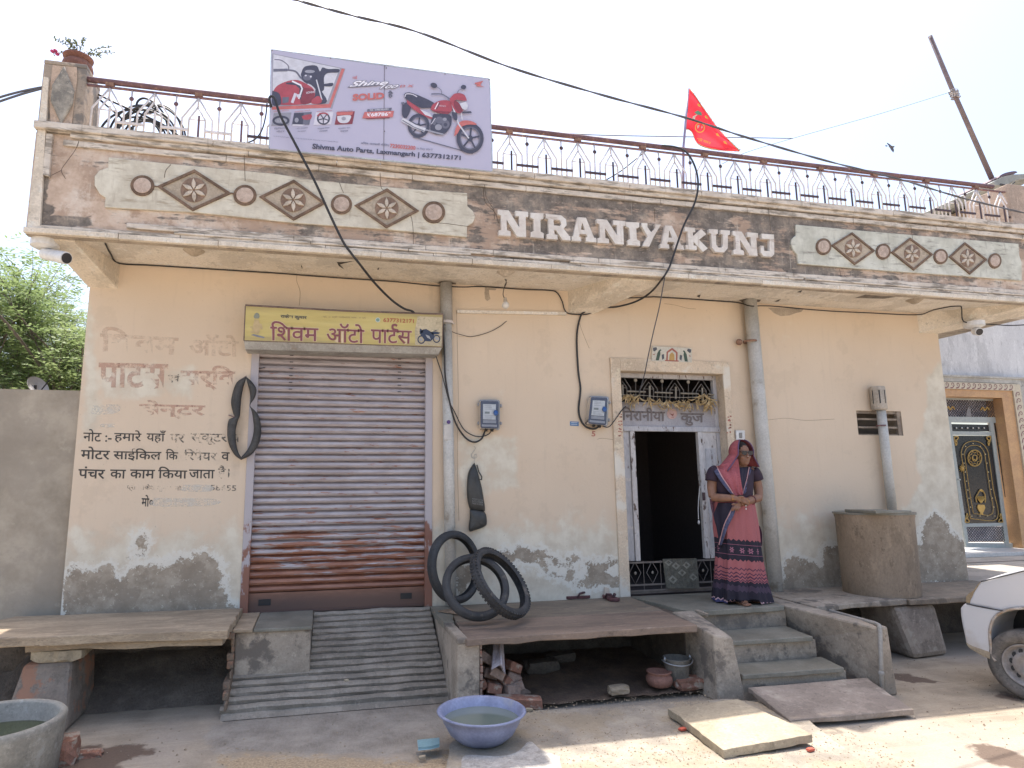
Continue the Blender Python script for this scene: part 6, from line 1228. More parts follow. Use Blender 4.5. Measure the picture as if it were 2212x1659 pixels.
# roof room corner and tank rim at the far right
b = MB(); b.prism([at(K('R', *p), .8) for p in ((190, 930), (320, 870), (345, 740), (640, 700), (760, 700), (1400, 600), (1400, 1500), (190, 1500))], (0, 2, 0)); b.prism([at(K('R', *p), .8) for p in ((0, 1000), (190, 930), (190, 1500), (0, 1500))], (0, 1, 0)); b.build('roof_room', M['peachdark'], label='peach plastered roof room rising behind the right end of the railing', cat='building')
tk = thing('roof_tank', 'grey round roof tank lid with maroon cover at the far right corner', 'tank', at(K('R', 1037, 500), .3))
cx_ = at(K('R', 1200, 500), 1.0); q = MB(); V = []
rim = [(395, 520), (480, 470), (600, 410), (800, 365), (1037, 352), (1300, 350), (1300, 460), (1037, 455), (880, 480), (700, 570), (640, 590), (430, 590)]
q.prism([at(K('R', *p), .1) for p in rim], (0, 1.2, 0)); q.build('lid', mat('grey_tank_lid', (.33, .34, .32), (.26, .27, .25), 5), tk)
q = MB(); q.prism([at(K('R', *p), .3) for p in spline([np.array(z, float) for z in ((500, 430), (560, 370), (660, 325), (830, 292), (900, 310), (880, 335), (760, 350), (600, 395), (520, 432))], 3)], (0, .6, 0)); q.build('cover', plain('maroon_cover', (.13, .08, .10)), tk)
q = MB(); q.tube([at(K('R', *p), -.1) for p in ((560, 580), (640, 600), (720, 640), (800, 560), (850, 520))], .008, 6); q.tube([at(K('R', *p), -.3) for p in ((545, 575), (620, 590), (680, 660), (720, 740), (760, 1000))], .014, 6); q.build('wire_twist', M['wire'], tk, kind='stuff')
# bird
bd = thing('bird', 'small dark bird in flight in the sky right of the flag', 'bird', at((1925, 317), 6)); c_ = at((1925, 317), 6); q = MB(); q.ell(c_, (.07, .03, .025), 10, 8); q.ell(c_ + [.07, 0, .01], (.025, .022, .022), 8, 6); q.add([c_ + [-.08, 0, .01], c_ + [-.17, 0, .03], c_ + [-.16, 0, -.02]], [(0, 1, 2)]); q.build('body', plain('grey_bird', (.10, .095, .11)), bd, smooth=True)
for e in ((-.15, .0, .13), (.06, .0, -.20)): q = MB(); e = np.array(e) * .75; q.add([c_ + [-.05, 0, 0], c_ + e * .6 + [-.05, 0, .01], c_ + e, c_ + e * .6 + [.05, 0, .0], c_ + [.06, 0, 0]], [(0, 1, 2, 3, 4)]); q.build('wing', plain('grey_bird', (.10, .095, .11)), bd)

# ================================================================== tyres
def tyre(label, cen, nrm, Ro, w, knob, spin=0, group='worn motorcycle tyres leaning by the platform', sx=1.0):
    t_ = thing('tyre', label, 'tyre', cen, group); cen = np.array(cen); nz = np.array(nrm, float); nz /= np.linalg.norm(nz); ax = np.cross([0, 0, 1.], nz); ax /= np.linalg.norm(ax); ay = np.cross(nz, ax)
    h = w * .78; sec = []
    for a in np.linspace(-125, 125, 15): sec.append((Ro - h * .55 + h * .55 * math.cos(R_(a)), w / 2 * math.sin(R_(a)) * (1 if abs(a) < 90 else .92)))
    sec += [(Ro - h * .95, w * .30), (Ro - h * .80, w * .40), (Ro - h * .35, w * .36), (Ro - h * .12, w * .15), (Ro - h * .10, 0), (Ro - h * .12, -w * .15), (Ro - h * .35, -w * .36), (Ro - h * .80, -w * .40), (Ro - h * .95, -w * .30)]
    q = MB(); n = 56; V = []; m_ = len(sec)
    for k_ in range(n):
        a = 2 * math.pi * k_ / n
        for r, z in sec: V.append(cen + (ax * math.cos(a) * sx + ay * math.sin(a)) * r + nz * z)
    F = [(k_ * m_ + j, k_ * m_ + (j + 1) % m_, ((k_ + 1) % n) * m_ + (j + 1) % m_, ((k_ + 1) % n) * m_ + j) for k_ in range(n) for j in range(m_)]
    q.add(V, F); q.build('carcass', M['tyre'], t_, smooth=True)
    q = MB()
    if knob:
        for k_ in range(60):
            a0 = 2 * math.pi * k_ / 60
            for lat in (-.33, 0, .33):
                aa = a0 + (.05 if lat == 0 else 0); r0, r1 = Ro - h * .02 - abs(lat) * h * .28, Ro + .0035 - abs(lat) * h * .28
                P_ = []
                for rr_v in (r0 - .01, r1):
                    for da, dz in ((-.032, -.11), (.032, -.11), (.032, .11), (-.032, .11)): P_.append(cen + (ax * math.cos(aa + da) * sx + ay * math.sin(aa + da)) * rr_v + nz * (lat + dz) * w)
                q.hexa(P_)
    else:
        for lat in (-.22, -.08, .08, .22):
            V = []; F = []
            for k_ in range(n):
                a = 2 * math.pi * k_ / n; d_ = ax * math.cos(a) * sx + ay * math.sin(a); rr_v = Ro - lat * lat * h * .9
                V += [cen + d_ * (rr_v - .006) + nz * (lat - .05) * w, cen + d_ * (rr_v + .003) + nz * (lat - .045) * w, cen + d_ * (rr_v + .003) + nz * (lat + .045) * w, cen + d_ * (rr_v - .006) + nz * (lat + .05) * w]
            F = [(k_ * 4 + j, k_ * 4 + j + 1, ((k_ + 1) % n) * 4 + j + 1, ((k_ + 1) % n) * 4 + j) for k_ in range(n) for j in range(3)]; q.add(V, F)
    q.build('tread', M['tyre'], t_, smooth=not knob)
def py(x, y, Y): return at(K('y', x, y), Y)
tyre('tallest worn tyre leaning upright on the drain pipe', py(540, 705, -.24), (.53, -.81, .15), .305, .085, False)
tyre('middle sized smooth tyre leaning low in front of the tall one', py(905, 1055, -.74), (.05, -.84, .52), .270, .08, False)
tyre('knobbly tyre tipped over at the right of the three tyres', py(1338, 980, -.80), (.56, -.56, .58), .305, .085, True)
# cardboard scrap beneath
b = MB(); b.hexa([py(220, 1385, -.3), py(510, 1400, -.3), py(715, 1490, -.35), py(300, 1460, -.6), py(220, 1370, -.3) + [0, 0, .01], py(560, 1355, -.3) + [0, 0, .02], py(710, 1470, -.35) + [0, 0, .02], py(300, 1450, -.6) + [0, 0, .01]])
V = [(.99, -.30, .545), (1.22, -.22, .56), (1.28, -.42, .548), (1.12, -.46, .545)]; b = MB(); b.prism(V, (0, 0, -.006)); b.build('cardboard_scrap', mat('cardboard', (.40, .28, .18), (.32, .22, .15), 6), label='torn brown cardboard scrap lying under the tyres', cat='cardboard')

# ================================================================== slippers
def slipper(label, cen, ang, L=.25):
    t_ = thing('slipper', label, 'slipper', cen, 'maroon slippers left by the door'); ca, sa = math.cos(ang), math.sin(ang); c_ = np.array(cen)
    def T(x, y, z): return c_ + [x * ca - y * sa, x * sa + y * ca, z]
    out_ = [(-.5, 0), (-.47, .12), (-.35, .16), (-.1, .13), (.15, .19), (.36, .20), (.48, .10), (.5, 0), (.47, -.10), (.34, -.19), (.12, -.18), (-.1, -.13), (-.35, -.15), (-.47, -.1)]
    q = MB(); q.prism([T(x * L, y * L, .028) for x, y in out_], (0, 0, -.026)); q.build('sole', mat('maroon_foam', (.16, .06, .06), (.10, .045, .045), 12), t_, bevel=.004)
    q = MB()
    for sg in (-1, 1): q.tube([T(.30 * L, 0, .03), T(.22 * L, sg * .08 * L, .055), T(.0 * L, sg * .155 * L, .05), T(-.10 * L, sg * .16 * L, .02)], [.006, .012, .010, .007], 8)
    q.build('strap', plain('dark_maroon_strap', (.07, .03, .035)), t_, smooth=True)
p = atz(K('g', 1055, 478), .53); slipper('maroon slipper lying sideways against the wall left of the door', (p[0] - .04, p[1] + .03, .532), .1, .26)
slipper('second maroon slipper close behind the sideways one', (p[0] + .06, p[1] + .10, .532), .0, .24)
p = atz(K('g', 1285, 500), .53); slipper('maroon slipper pointing forward beside the door surround', (p[0], p[1] + .12, .532), -1.55, .25)
q = MB(); q.prism([(p[0] - .02, -.03, .54), (p[0] + .04, -.03, .54), (p[0] + .035, -.02, .62), (p[0] - .01, -.02, .63)], (0, .01, 0)); q.build('paper_scrap', plain('cream_paper', (.55, .46, .36)), label='cream paper scrap propped on the wall behind the forward slipper', cat='paper')

# ================================================================== bricks and things under the platform
bq = bpy.data.meshes.new('brick'); bmm = bmesh.new(); bmesh.ops.create_cube(bmm, size=1); bmesh.ops.scale(bmm, vec=(.105, .22, .068), verts=bmm.verts)
bmesh.ops.bevel(bmm, geom=bmm.edges[:], offset=.006, segments=1, affect='EDGES')
for v in bmm.verts: v.co += Vector((random.uniform(-.003, .003), random.uniform(-.004, .004), random.uniform(-.003, .003)))
bmm.to_mesh(bq); bmm.free(); bq2 = bq.copy(); bq.materials.append(M['brickw']); bq2.materials.append(M['brick'])
BR = [((1245, 905), 0), ((1300, 1075), 0), ((420, 900), 0), ]
spots = [(310, 915, -1.08, .2, 0, 'lone brick end wedged at top left of the pile'), (372, 893, -1.06, .55, 0, 'topmost loose brick of the pile, tilted like a diamond'), (318, 990, -1.09, .7, 0, 'diamond turned brick end at the left of the pile'),
         (395, 1010, -1.05, .35, 0, 'large tilted brick in the middle left of the pile'), (470, 1000, -1.15, .5, 0, 'pale brick end under the white board'), (555, 965, -1.05, .45, 1, 'reddish brick right of the white board'),
         (330, 1095, -1.12, -.4, 1, 'brick sloping down at the lower left of the pile'), (440, 1110, -1.14, .25, 1, 'brick with red underside low in the middle of the pile'), (515, 1070, -1.10, .75, 1, 'red brick turned on its corner near the pile centre'),
         (590, 1040, -1.08, .4, 0, 'tan brick end at the right of the pile'), (607, 1090, -1.12, -.35, 0, 'lower brick at the right edge of the pile'), (545, 1130, -1.15, .15, 0, 'small pale brick end low in the pile'),
         (620, 1140, -1.0, .5, 0, 'brick at the bottom right corner of the pile'), (690, 1110, -.75, .2, 0, 'separate brick standing behind the pile'), (330, 1150, -1.02, .1, 1, 'red brick at the bottom left against the side wall'), (420, 1150, -.98, .0, 0, 'bottom brick hidden low in the pile centre')]
for i, (x, y, Y, rot, wh, lb) in enumerate(spots):
    o = bpy.data.objects.new('brick', bq2 if wh else bq); COL.objects.link(o); p = at(K('g', x, y), Y); o.location = (p[0], p[1] + .10, p[2]); o.rotation_euler = (random.uniform(-.1, .1), rot, random.uniform(-.35, .35))
    o['label'] = lb; o['category'] = 'brick'; o['group'] = 'loose bricks piled under the platform'
o = bpy.data.objects.new('brick', bq2); COL.objects.link(o); p = at(K('g', 600, 1190), -1.22); o.location = (p[0], p[1], .075); o.rotation_euler = (.05, .03, 1.35); o.scale = (1.15, 1.5, 1)
o['label'] = 'long red and white brick slab lying in front of the pile'; o['category'] = 'brick'; o['group'] = 'loose bricks piled under the platform'
b = MB(); a0, a1 = at(K('g', 475, 785), -1.02), at(K('g', 470, 985), -1.20)
fl_ = [at(K('g', *p), Y_) for p, Y_ in (((428, 790), -1.0), ((470, 785), -1.0), ((497, 785), -.97), ((510, 1000), -1.21), ((480, 935), -1.24), ((418, 970), -1.22))]
b.prism(fl_, (.0, .03, -.012)); b.tube([at(K('g', 475, 785), -1.02), at(K('g', 482, 940), -1.245)], .008, 5); b.build('white_board', mat('dusty_white_board', (.55, .50, .50), (.45, .38, .38), 9), label='narrow white board leaning in the brick pile under the platform', cat='board')
bk = thing('bucket', 'grey cement stained bucket with wire handle under the platform', 'bucket', (2.62, -.9, 0))
p = at(K('g', 1712, 1000), -1.10); r1 = .105; q = MB(); zt = at(K('g', 1712, 885), -1.10)[2]; zb_ = .05; cx_, cy_ = p[0], -1.10
q.lathe([(.001, zb_), (.072, zb_), (.078, zb_ + .02), (.100, zt - .01), (.106, zt), (.098, zt), (.07, zb_ + .02)], (cx_, cy_, 0), 28); q.build('pail', mat('cement_coated_steel', (.22, .205, .175), (.14, .13, .11), 10, bump=.6), bk, smooth=True)
q = MB(); q.tube([np.array([cx_ + .125 * math.cos(a), cy_ - .11 * abs(math.sin(a)) * .9, zt - .01 - .03 * math.sin(a)]) for a in np.linspace(0, math.pi, 14)], .005, 6)
for s in (-1, 1): q.ell((cx_ + s * .108, cy_ - .01, zt - .005), (.010, .014, .022), 8, 6)
q.build('handle', plain('galvanised', (.40, .40, .40), .35, .6), bk, smooth=True)
pc = at(K('g', 1590, 1120), -1.12); pz = thing('clay_pot', 'small terracotta pot with flared rim in front of the bucket', 'pot', (pc[0], pc[1], .06)); q = MB(); q.lathe([(.045, 0), (.085, .015), (.100, .045), (.098, .072), (.084, .090), (.080, .097), (.096, .110), (.098, .118), (.082, .115), (.06, .10), (.001, .08)], (pc[0], pc[1], .06), 28)
q.build('bowl', mat('dusty_terracotta', (.36, .17, .12), (.26, .13, .095), 8, wear=(.10, .06, .045), wt=(.60, .7), wscale=7, obj_co=True), pz, smooth=True)
def rock(name, label, c, s, m, rot=0, cat='stone', bv=.01, group=None):
    bm = bmesh.new(); bmesh.ops.create_cube(bm, size=1); bmesh.ops.subdivide_edges(bm, edges=bm.edges[:], cuts=2, use_grid_fill=True)
    for v in bm.verts:
        u = v.co.normalized() * .62; v.co = v.co.lerp(u, .35); v.co += Vector((random.uniform(-.05, .05), random.uniform(-.05, .05), random.uniform(-.05, .05))); v.co = Vector((v.co.x * s[0], v.co.y * s[1], v.co.z * s[2])); v.co.rotate(Matrix.Rotation(rot, 3, 'Z'))
    V = [tuple(v.co + Vector(c)) for v in bm.verts]; bm.verts.index_update(); F = [tuple(v.index for v in f.verts) for f in bm.faces]; bm.free()
    return obj(name, V, F, m, label=label, cat=cat, group=group)
p = at(K('g', 1820, 1150), -1.20); rock('broken_slab', 'reddish brown broken slab lying right of the clay pot', (p[0], p[1] + .05, .085), (.24, .16, .075), M['brick'], .05)
p = at(K('g', 1303, 1205), -1.18); rock('stone', 'small yellow stone block at the edge of the hollow', (p[0], p[1], .085), (.15, .08, .055), M['tanstone'], .05)
p = at(K('g', 760, 1100), -.5); rock('stone', 'dusty rubble lump behind the brick pile', (p[0], p[1], .10), (.30, .16, .10), M['mud_shade'], .1)
p = at(K('g', 900, 1045), -.35); rock('stone', 'longish dark rubble stone deep in the hollow', (p[0], p[1], .12), (.26, .12, .07), M['mud_shade'], .3)
p = atz(K('g', 655, 1255), .06); rock('wood_chip', 'pale broken wood chip in front of the brick pile', (p[0], p[1], .062), (.09, .03, .018), M['palestone'], -.1, 'wood chip')
p = atz(K('e', 430, 1540), .06); rock('brick_lump', 'worn dark red brick lump beside the cement ring', (p[0] - .0, p[1], .06), (.17, .16, .15), M['brick'], .2, 'brick')
p = atz(K('e', 615, 1575), .0); rock('brick_lump', 'orange broken brick half sunk in the wet patch at bottom left', (p[0], p[1], .006), (.15, .08, .05), M['brick'], .0, 'brick')

# ================================================================== bowl, ring, slabs, scraps
bw = thing('basin', 'blue plastic basin full of cloudy water on the cement edge', 'basin', (1.05, -1.75, .05))
bc = np.array([1.02, -1.78, .055]); Rr = .262
tmp = at(K('g', 343, 1255), -1.78); bc[0] = tmp[0]; hh = tmp[2] - .055
prf = [(.001, 0), (.135, 0), (.15, .008), (.20, .05), (.235, .11), (.252, hh - .012), (.268, hh - .010), (.276, hh), (.268, hh + .006), (.250, hh), (.232, .115), (.19, .055), (.14, .018), (.001, .014)]
q = MB(); q.lathe(prf, bc, 56); q.build('shell', mat('scuffed_blue_plastic', (.27, .30, .44), (.20, .22, .33), 7, rough=.42, bump=.1, wear=(.30, .31, .36), wt=(.55, .75), wscale=6), bw, smooth=True)
q = MB(); q.lathe([(.236, .118), (.001, .118)], bc, 48)
t = NT('cloudy_water'); t.out((.15, .185, .165), .04, t.noise(9, 3, .5), .15, .004, spec=.8); MAT['water'] = t.m; q.build('water', MAT['water'], bw, smooth=True)
rg = thing('cement_ring', 'round cement water trough with green water at the bottom left corner', 'trough', (-1.6, -2.0, 0))
rc = atz(K('D', -20, 1556), .30); Rg = .375; q = MB(); q.lathe([(.30, -.43), (.345, -.43), (Rg - .005, -.04), (Rg, -.008), (Rg - .012, .004), (Rg - .035, .003), (Rg - .045, -.01), (Rg - .055, -.40), (.001, -.40)], (rc[0], rc[1], .30), 64)
q.build('wall', mat('smooth_grey_cement', (.34, .32, .275), (.26, .245, .21), 4, wear=(.38, .37, .34), wt=(.55, .68), wscale=10, bump=.4), rg, smooth=True)
q = MB(); q.lathe([(Rg - .048, -.11), (.001, -.11)], (rc[0], rc[1], .30), 48); t = NT('green_water'); t.out((.05, .06, .022), .03, t.noise(6, 3, .5), .1, .003, spec=.8); q.build('water', t.m, rg, smooth=True)
lr = random.Random(21)
def gslab(name, label, pts, zt, th, m, cat='slab', tiltz=None):
    ring = []; P_ = [atz(p, z) for p, z in zip(pts, zt)]; n = 12
    for a in range(len(P_)):
        b_ = (a + 1) % len(P_)
        for j in range(n): t_ = j / n; p = P_[a] * (1 - t_) + P_[b_] * t_; ring.append(p + [lr.uniform(-.006, .006), lr.uniform(-.006, .006), 0])
    q = MB(); q.prism(ring, (.0, 0, -th)); q.V = [(x, y, z + (lr.uniform(-.003, .003) if i >= len(ring) else 0)) for i, (x, y, z) in enumerate(q.V)]
    return q.build(name, m, label=label, cat=cat, bevel=.004)
gslab('stone_slab', 'pale stone slab lying tilted in the sunlight in front of the steps', [K('h', 0, 1105), K('h', 430, 1045), K('h', 900, 1265), K('h', 345, 1362)], (.11, .13, .12, .10), .048, M['palestone'])
for i, (x, y) in enumerate(((420, 1110), (330, 1330), (760, 1260))): p = atz(K('h', x, y), .06); rock('prop_stone', ('back', 'left front', 'right front')[i] + ' small stone propping the tilted pale slab', (p[0] + .02, p[1] + .06, .065), (.08, .08, .045), M['palestone'])
p_ = [atz(K('g', *q), .055) for q in ((215, 1590), (260, 1575), (480, 1585), (600, 1550), (680, 1480), (760, 1540), (870, 1580), (890, 1610), (860, 1800), (260, 1800), (205, 1640))]
q = MB(); q.prism([(v[0], v[1], .062) for v in spline(p_ + [p_[0]], 4)[:-1]], (0, 0, -.05)); q.build('cement_lump', mat('white_cement_crust', (.50, .47, .43), (.36, .335, .30), 16, bump=1, bd=.02), label='whitish crust of spilled cement below the blue basin', cat='cement')
b = MB(); tp_ = [atz(K('f', *p), .07) for p in ((1405, 1462), (1560, 1446), (1560, 1490), (1500, 1506), (1412, 1514))]; b.prism(tp_, (0, .0, -.012)); b.prism([p - [0, 0, .0125] for p in tp_], (0, -.004, -.004)); b.build('board_offcut', mat('pale_turquoise_laminate', (.24, .40, .44), (.20, .33, .37), 6, rough=.35), label='small turquoise laminated board offcut on the ground left of the basin', cat='board')
for i, (c, x, y, s, m_, lb) in enumerate((('h', 90, 1240, .05, 'redscrap', 'crumpled red scrap on the sunlit cement left of the pale slab'), ('h', 885, 1368, .045, 'redscrap', 'small red wrapper just below the pale slab'), ('f', 1440, 1590, .04, 'palestone', 'pale pebble below the turquoise offcut'), ('f', 910, 1053, .03, 'palestone', 'pale chip of plaster on the ramp ridges'))):
    z_ = .055 if c == 'h' else (.02 if y > 1500 else .17); p = atz(K(c, x, y), z_); MAT.setdefault('redscrap', plain('redscrap', (.50, .10, .06))); rock('scrap', lb, (p[0], p[1], z_ + .006), (s, s * .6, .014), MAT['redscrap'] if m_ == 'redscrap' else M['palestone'], .2, 'scrap')
# loose grit scattered on the lane and apron
q = MB(); gr = random.Random(9)
for k_ in range(2600):
    if k_ < 1500: x, y = gr.choice(((gr.uniform(1.35, 2.3), gr.uniform(-2.35, -1.75)), (gr.uniform(1.8, 3.3), gr.uniform(-2.7, -2.2)), (gr.uniform(1.2, 3), gr.uniform(-1.6, -1.25)))); z = .05
    else: x, y = gr.uniform(-2.5, 6), gr.uniform(-2.6, -.8); z = .05 if (1.0 < x < 3.1 and y < -1.2) else .002
    s = gr.uniform(.002, .007) * (1.6 if gr.random() < .06 else 1); a = gr.uniform(0, 3.14)
    if -.7 < x < 1.0 and y > -.95: continue
    c_, s_ = math.cos(a) * s, math.sin(a) * s
    q.add([(x + c_, y + s_, z), (x - s_, y + c_, z), (x - c_ * .8, y - s_, z), (x + s_, y - c_, z), (x, y, z + s * .9)], [(0, 1, 4), (1, 2, 4), (2, 3, 4), (3, 0, 4)])
q.build('grit', mat('mixed_grit', (.42, .33, .22), (.24, .18, .13), 40), kind='stuff')

# ================================================================== cement tank
tn = thing('cement_tank', 'tan cylindrical cement water tank with slab lid on the right ledge', 'tank', (4.95, -.42, .53))
pl1, pr1 = at(K('h', 1100, 350), -.44), at(K('h', 1545, 400), -.44); cx_ = (pl1[0] + pr1[0]) / 2; Rt = (pr1[0] - pl1[0]) / 2 * .80; zt = at(K('d', 820, 1338), -.44 - Rt)[2]
q = MB(); q.lathe([(Rt * 1.0, .528), (Rt * 1.01, .7), (Rt * 1.03, zt - .05), (Rt * 1.05, zt - .035), (Rt * 1.05, zt - .012)], (cx_, -.44, 0), 64)
q.build('wall', mat('brown_cement_tank', (.33, .25, .175), (.25, .185, .125), 2, sc=(1, 1, .6), bump=.4), tn, smooth=True)
q = MB(); q.lathe([(.001, zt - .012), (Rt * 1.09, zt - .012), (Rt * 1.09, zt + .006), (.001, zt + .006)], (cx_, -.44, 0), 48); q.build('lid', M['kota'], tn)
b = MB(); b.hexa([(cx_ - Rt * .98, -.80, zt + .008), (cx_ + Rt * .25, -.80, zt + .008), (cx_ + Rt * .25, -.40, zt + .008), (cx_ - Rt * .9, -.40, zt + .008), (cx_ - Rt * .98, -.80, zt + .035), (cx_ + Rt * .25, -.80, zt + .030), (cx_ + Rt * .25, -.40, zt + .030), (cx_ - Rt * .9, -.40, zt + .035)]); b.build('lid_slab', M['kota'], tn, bevel=.004)
# ================================================================== woman
WY = -.56; WY0 = WY
def wp(x, y, dy=0.0): return at(K('w', x, y), WY + dy)
zf = .535
def wx(x, y): p = wp(x, y); return p
pm_ = (wp(400, 700)[0] - wp(300, 700)[0]) / 100       # metres per enlargement unit
foot = wp(345, 1575)
woman = thing('person', 'woman in coral and navy sari with veiled head and dark glasses standing on the doorstep', 'person', (foot[0], WY, .533))
skin = NT('brown_skin'); n_ = skin.noise(12, 5, .6); skin.out(skin.ramp(n_, [(.3, (.20, .10, .062)), (.7, (.27, .142, .09))]), .55, n_, .05, .003, spec=.4); skin.b.inputs['Subsurface Weight'].default_value = .08; skin.b.inputs['Subsurface Radius'].default_value = (.02, .008, .004); M['skin'] = skin.m
q = MB()
def limb(pts, r, n=12): q.tube([np.array(p) for p in spline(pts, 5)], list(np.interp(np.linspace(0, len(r) - 1, (len(pts) - 1) * 5 + 1), range(len(r)), r)), n); 
def ball(c, r, n=14): q.ell(c, r if hasattr(r, '__len__') else (r, r, r), n, 10)
hd = wp(368, 262, -.02); yawh = R_(3); pith = 0      # head turned to image right
fw = np.array([math.sin(yawh), -math.cos(yawh), -.05]); fw /= np.linalg.norm(fw); rt = np.array([math.cos(yawh), math.sin(yawh), 0]); up = np.cross(rt, fw) * -1; up = up if up[2] > 0 else -up
RM = np.stack([rt, -fw, up], 1)
def hp(r, f, u): return hd + rt * r + fw * f + up * u
q.ell(hd + up * .02 - fw * .012, (.070, .085, .092), 20, 14, rot=RM); q.ell(hp(0, .030, -.045), (.050, .055, .060), 16, 12, rot=RM); q.ell(hp(0, .062, -.082), (.022, .020, .018), 12, 8, rot=RM)
q.ell(hp(0, .082, -.012), (.010, .018, .024), 10, 8, rot=RM); q.ell(hp(0, .094, -.024), (.013, .012, .010), 10, 8, rot=RM)            # nose
for s in (-1, 1): q.ell(hp(s * .036, .055, -.025), (.020, .020, .018), 10, 8, rot=RM); q.ell(hp(s * .072, -.005, -.01), (.010, .018, .030), 10, 8, rot=RM); q.ell(hp(s * .028, .068, .018), (.022, .012, .008), 10, 8, rot=RM)
q.ell(hp(0, .078, -.050), (.024, .010, .0065), 12, 8, rot=RM); q.ell(hp(0, .076, -.061), (.020, .011, .0065), 12, 8, rot=RM)
limb([hp(0, -.02, -.05), wp(368, 370, .02), wp(350, 420, .03)], [.047, .045, .055], 16)
limb([wp(300, 440, .03), wp(310, 600, .03), wp(330, 760, .03), wp(345, 900, .03)], [.10, .105, .12, .13], 18)
limb([wp(140, 415, .03), wp(300, 400, .03), wp(460, 420, .03)], [.05, .065, .05], 12)
AL = [wp(125, 425, .02), wp(108, 540, .02), wp(115, 640, -.01)], [.047, .043, .036]; limb(*AL)
FL = [wp(115, 640, -.01), wp(200, 645, -.09), wp(300, 648, -.145), wp(325, 655, -.15)], [.038, .037, .027, .025]; limb(*FL)
AR = [wp(478, 430, .02), wp(512, 540, .02), wp(520, 645, -.01)], [.046, .042, .036]; limb(*AR)
FR = [wp(520, 645, -.01), wp(450, 665, -.09), wp(385, 690, -.13), wp(360, 700, -.135)], [.038, .035, .027, .024]; limb(*FR)
# her right hand clasps over the left wrist
q.ell(wp(350, 660, -.168), (.036, .016, .026), 14, 10, rot=np.array(Matrix.Rotation(R_(18), 3, 'Y')))
for k_, (dy, L) in enumerate(((-12, 1.0), (3, 1.08), (17, 1.0), (29, .85))):
    a = (378, 660 + dy * .8); q.tube(spline([wp(a[0], a[1], -.178), wp(a[0] + 26 * L, a[1] + 6, -.185), wp(a[0] + 44 * L, a[1] + 20, -.170), wp(a[0] + 48 * L, a[1] + 32, -.150)], 4), [.0085] * 9 + [.0075] * 4, 8)
q.tube(spline([wp(335, 645, -.17), wp(362, 634, -.185), wp(392, 640, -.185)], 4), [.010] * 5 + [.008] * 4, 8)
# her left hand lower, fingers pointing down left
q.ell(wp(338, 712, -.150), (.034, .015, .027), 14, 10, rot=np.array(Matrix.Rotation(R_(-25), 3, 'Y')))
for k_, (sx_, L) in enumerate(((312, .95), (326, 1.05), (342, 1.0), (356, .85))):
    q.tube(spline([wp(sx_, 715 + k_ * 4, -.158), wp(sx_ - 22 * L, 735 + k_ * 3, -.166), wp(sx_ - 36 * L + k_ * 4, 757 + k_ * 2, -.155)], 4), [.0083] * 6 + [.007] * 3, 8)
q.tube(spline([wp(322, 700, -.155), wp(298, 700, -.168), wp(280, 706, -.165)], 4), [.0095] * 5 + [.0075] * 4, 8)
# legs and feet inside the sari
for x0, x1 in ((300, 325), (410, 450)):
    limb([wp(345 + (x0 - 345) * .5, 880, .03), wp((x0 + x1) / 2, 1200, .03), (wp(x1, 1500)[0], WY + .03, .60)], [.085, .06, .038], 12)
for x1, dx in ((320, -.01), (455, .03)):
    fx_ = wp(x1, 1550)[0]; WY = WY0 + (.09 if dx > 0 else 0); q.ell((fx_, WY + .02, .57), (.036, .05, .045), 12, 8); q.tube([np.array((fx_, WY + .02, .565)), np.array((fx_ + dx, WY - .09, .556)), np.array((fx_ + dx, WY - .15, .549))], [.036, .038, .030], 12)
    for k_ in range(5): q.ell((fx_ + dx + (k_ - 2) * .0155, WY - .185 + abs(k_ - (1 if dx < 0 else 3)) * .006, .545), (.0085 + (.003 if k_ == (4 if dx < 0 else 0) else 0), .022, .010), 8, 6)
WY = WY0; raw = bpy.data.meshes.new('body_raw'); raw.from_pydata([tuple(np.array(v) - OFF[woman.name]) for v in q.V], [], q.F); tmpo = bpy.data.objects.new('body_raw', raw); COL.objects.link(tmpo)
md = tmpo.modifiers.new('r', 'REMESH'); md.mode = 'VOXEL'; md.voxel_size = .0042; sm = tmpo.modifiers.new('s', 'SMOOTH'); sm.factor = .5; sm.iterations = 3
dg = bpy.context.evaluated_depsgraph_get(); dg.update(); bme = bpy.data.meshes.new_from_object(tmpo.evaluated_get(dg)); bpy.data.objects.remove(tmpo)
bme.name = 'body'; bme.materials.clear(); bme.materials.append(M['skin']); bme.polygons.foreach_set('use_smooth', np.ones(len(bme.polygons), dtype=bool))
bo = bpy.data.objects.new('body', bme); COL.objects.link(bo); bo.parent = woman
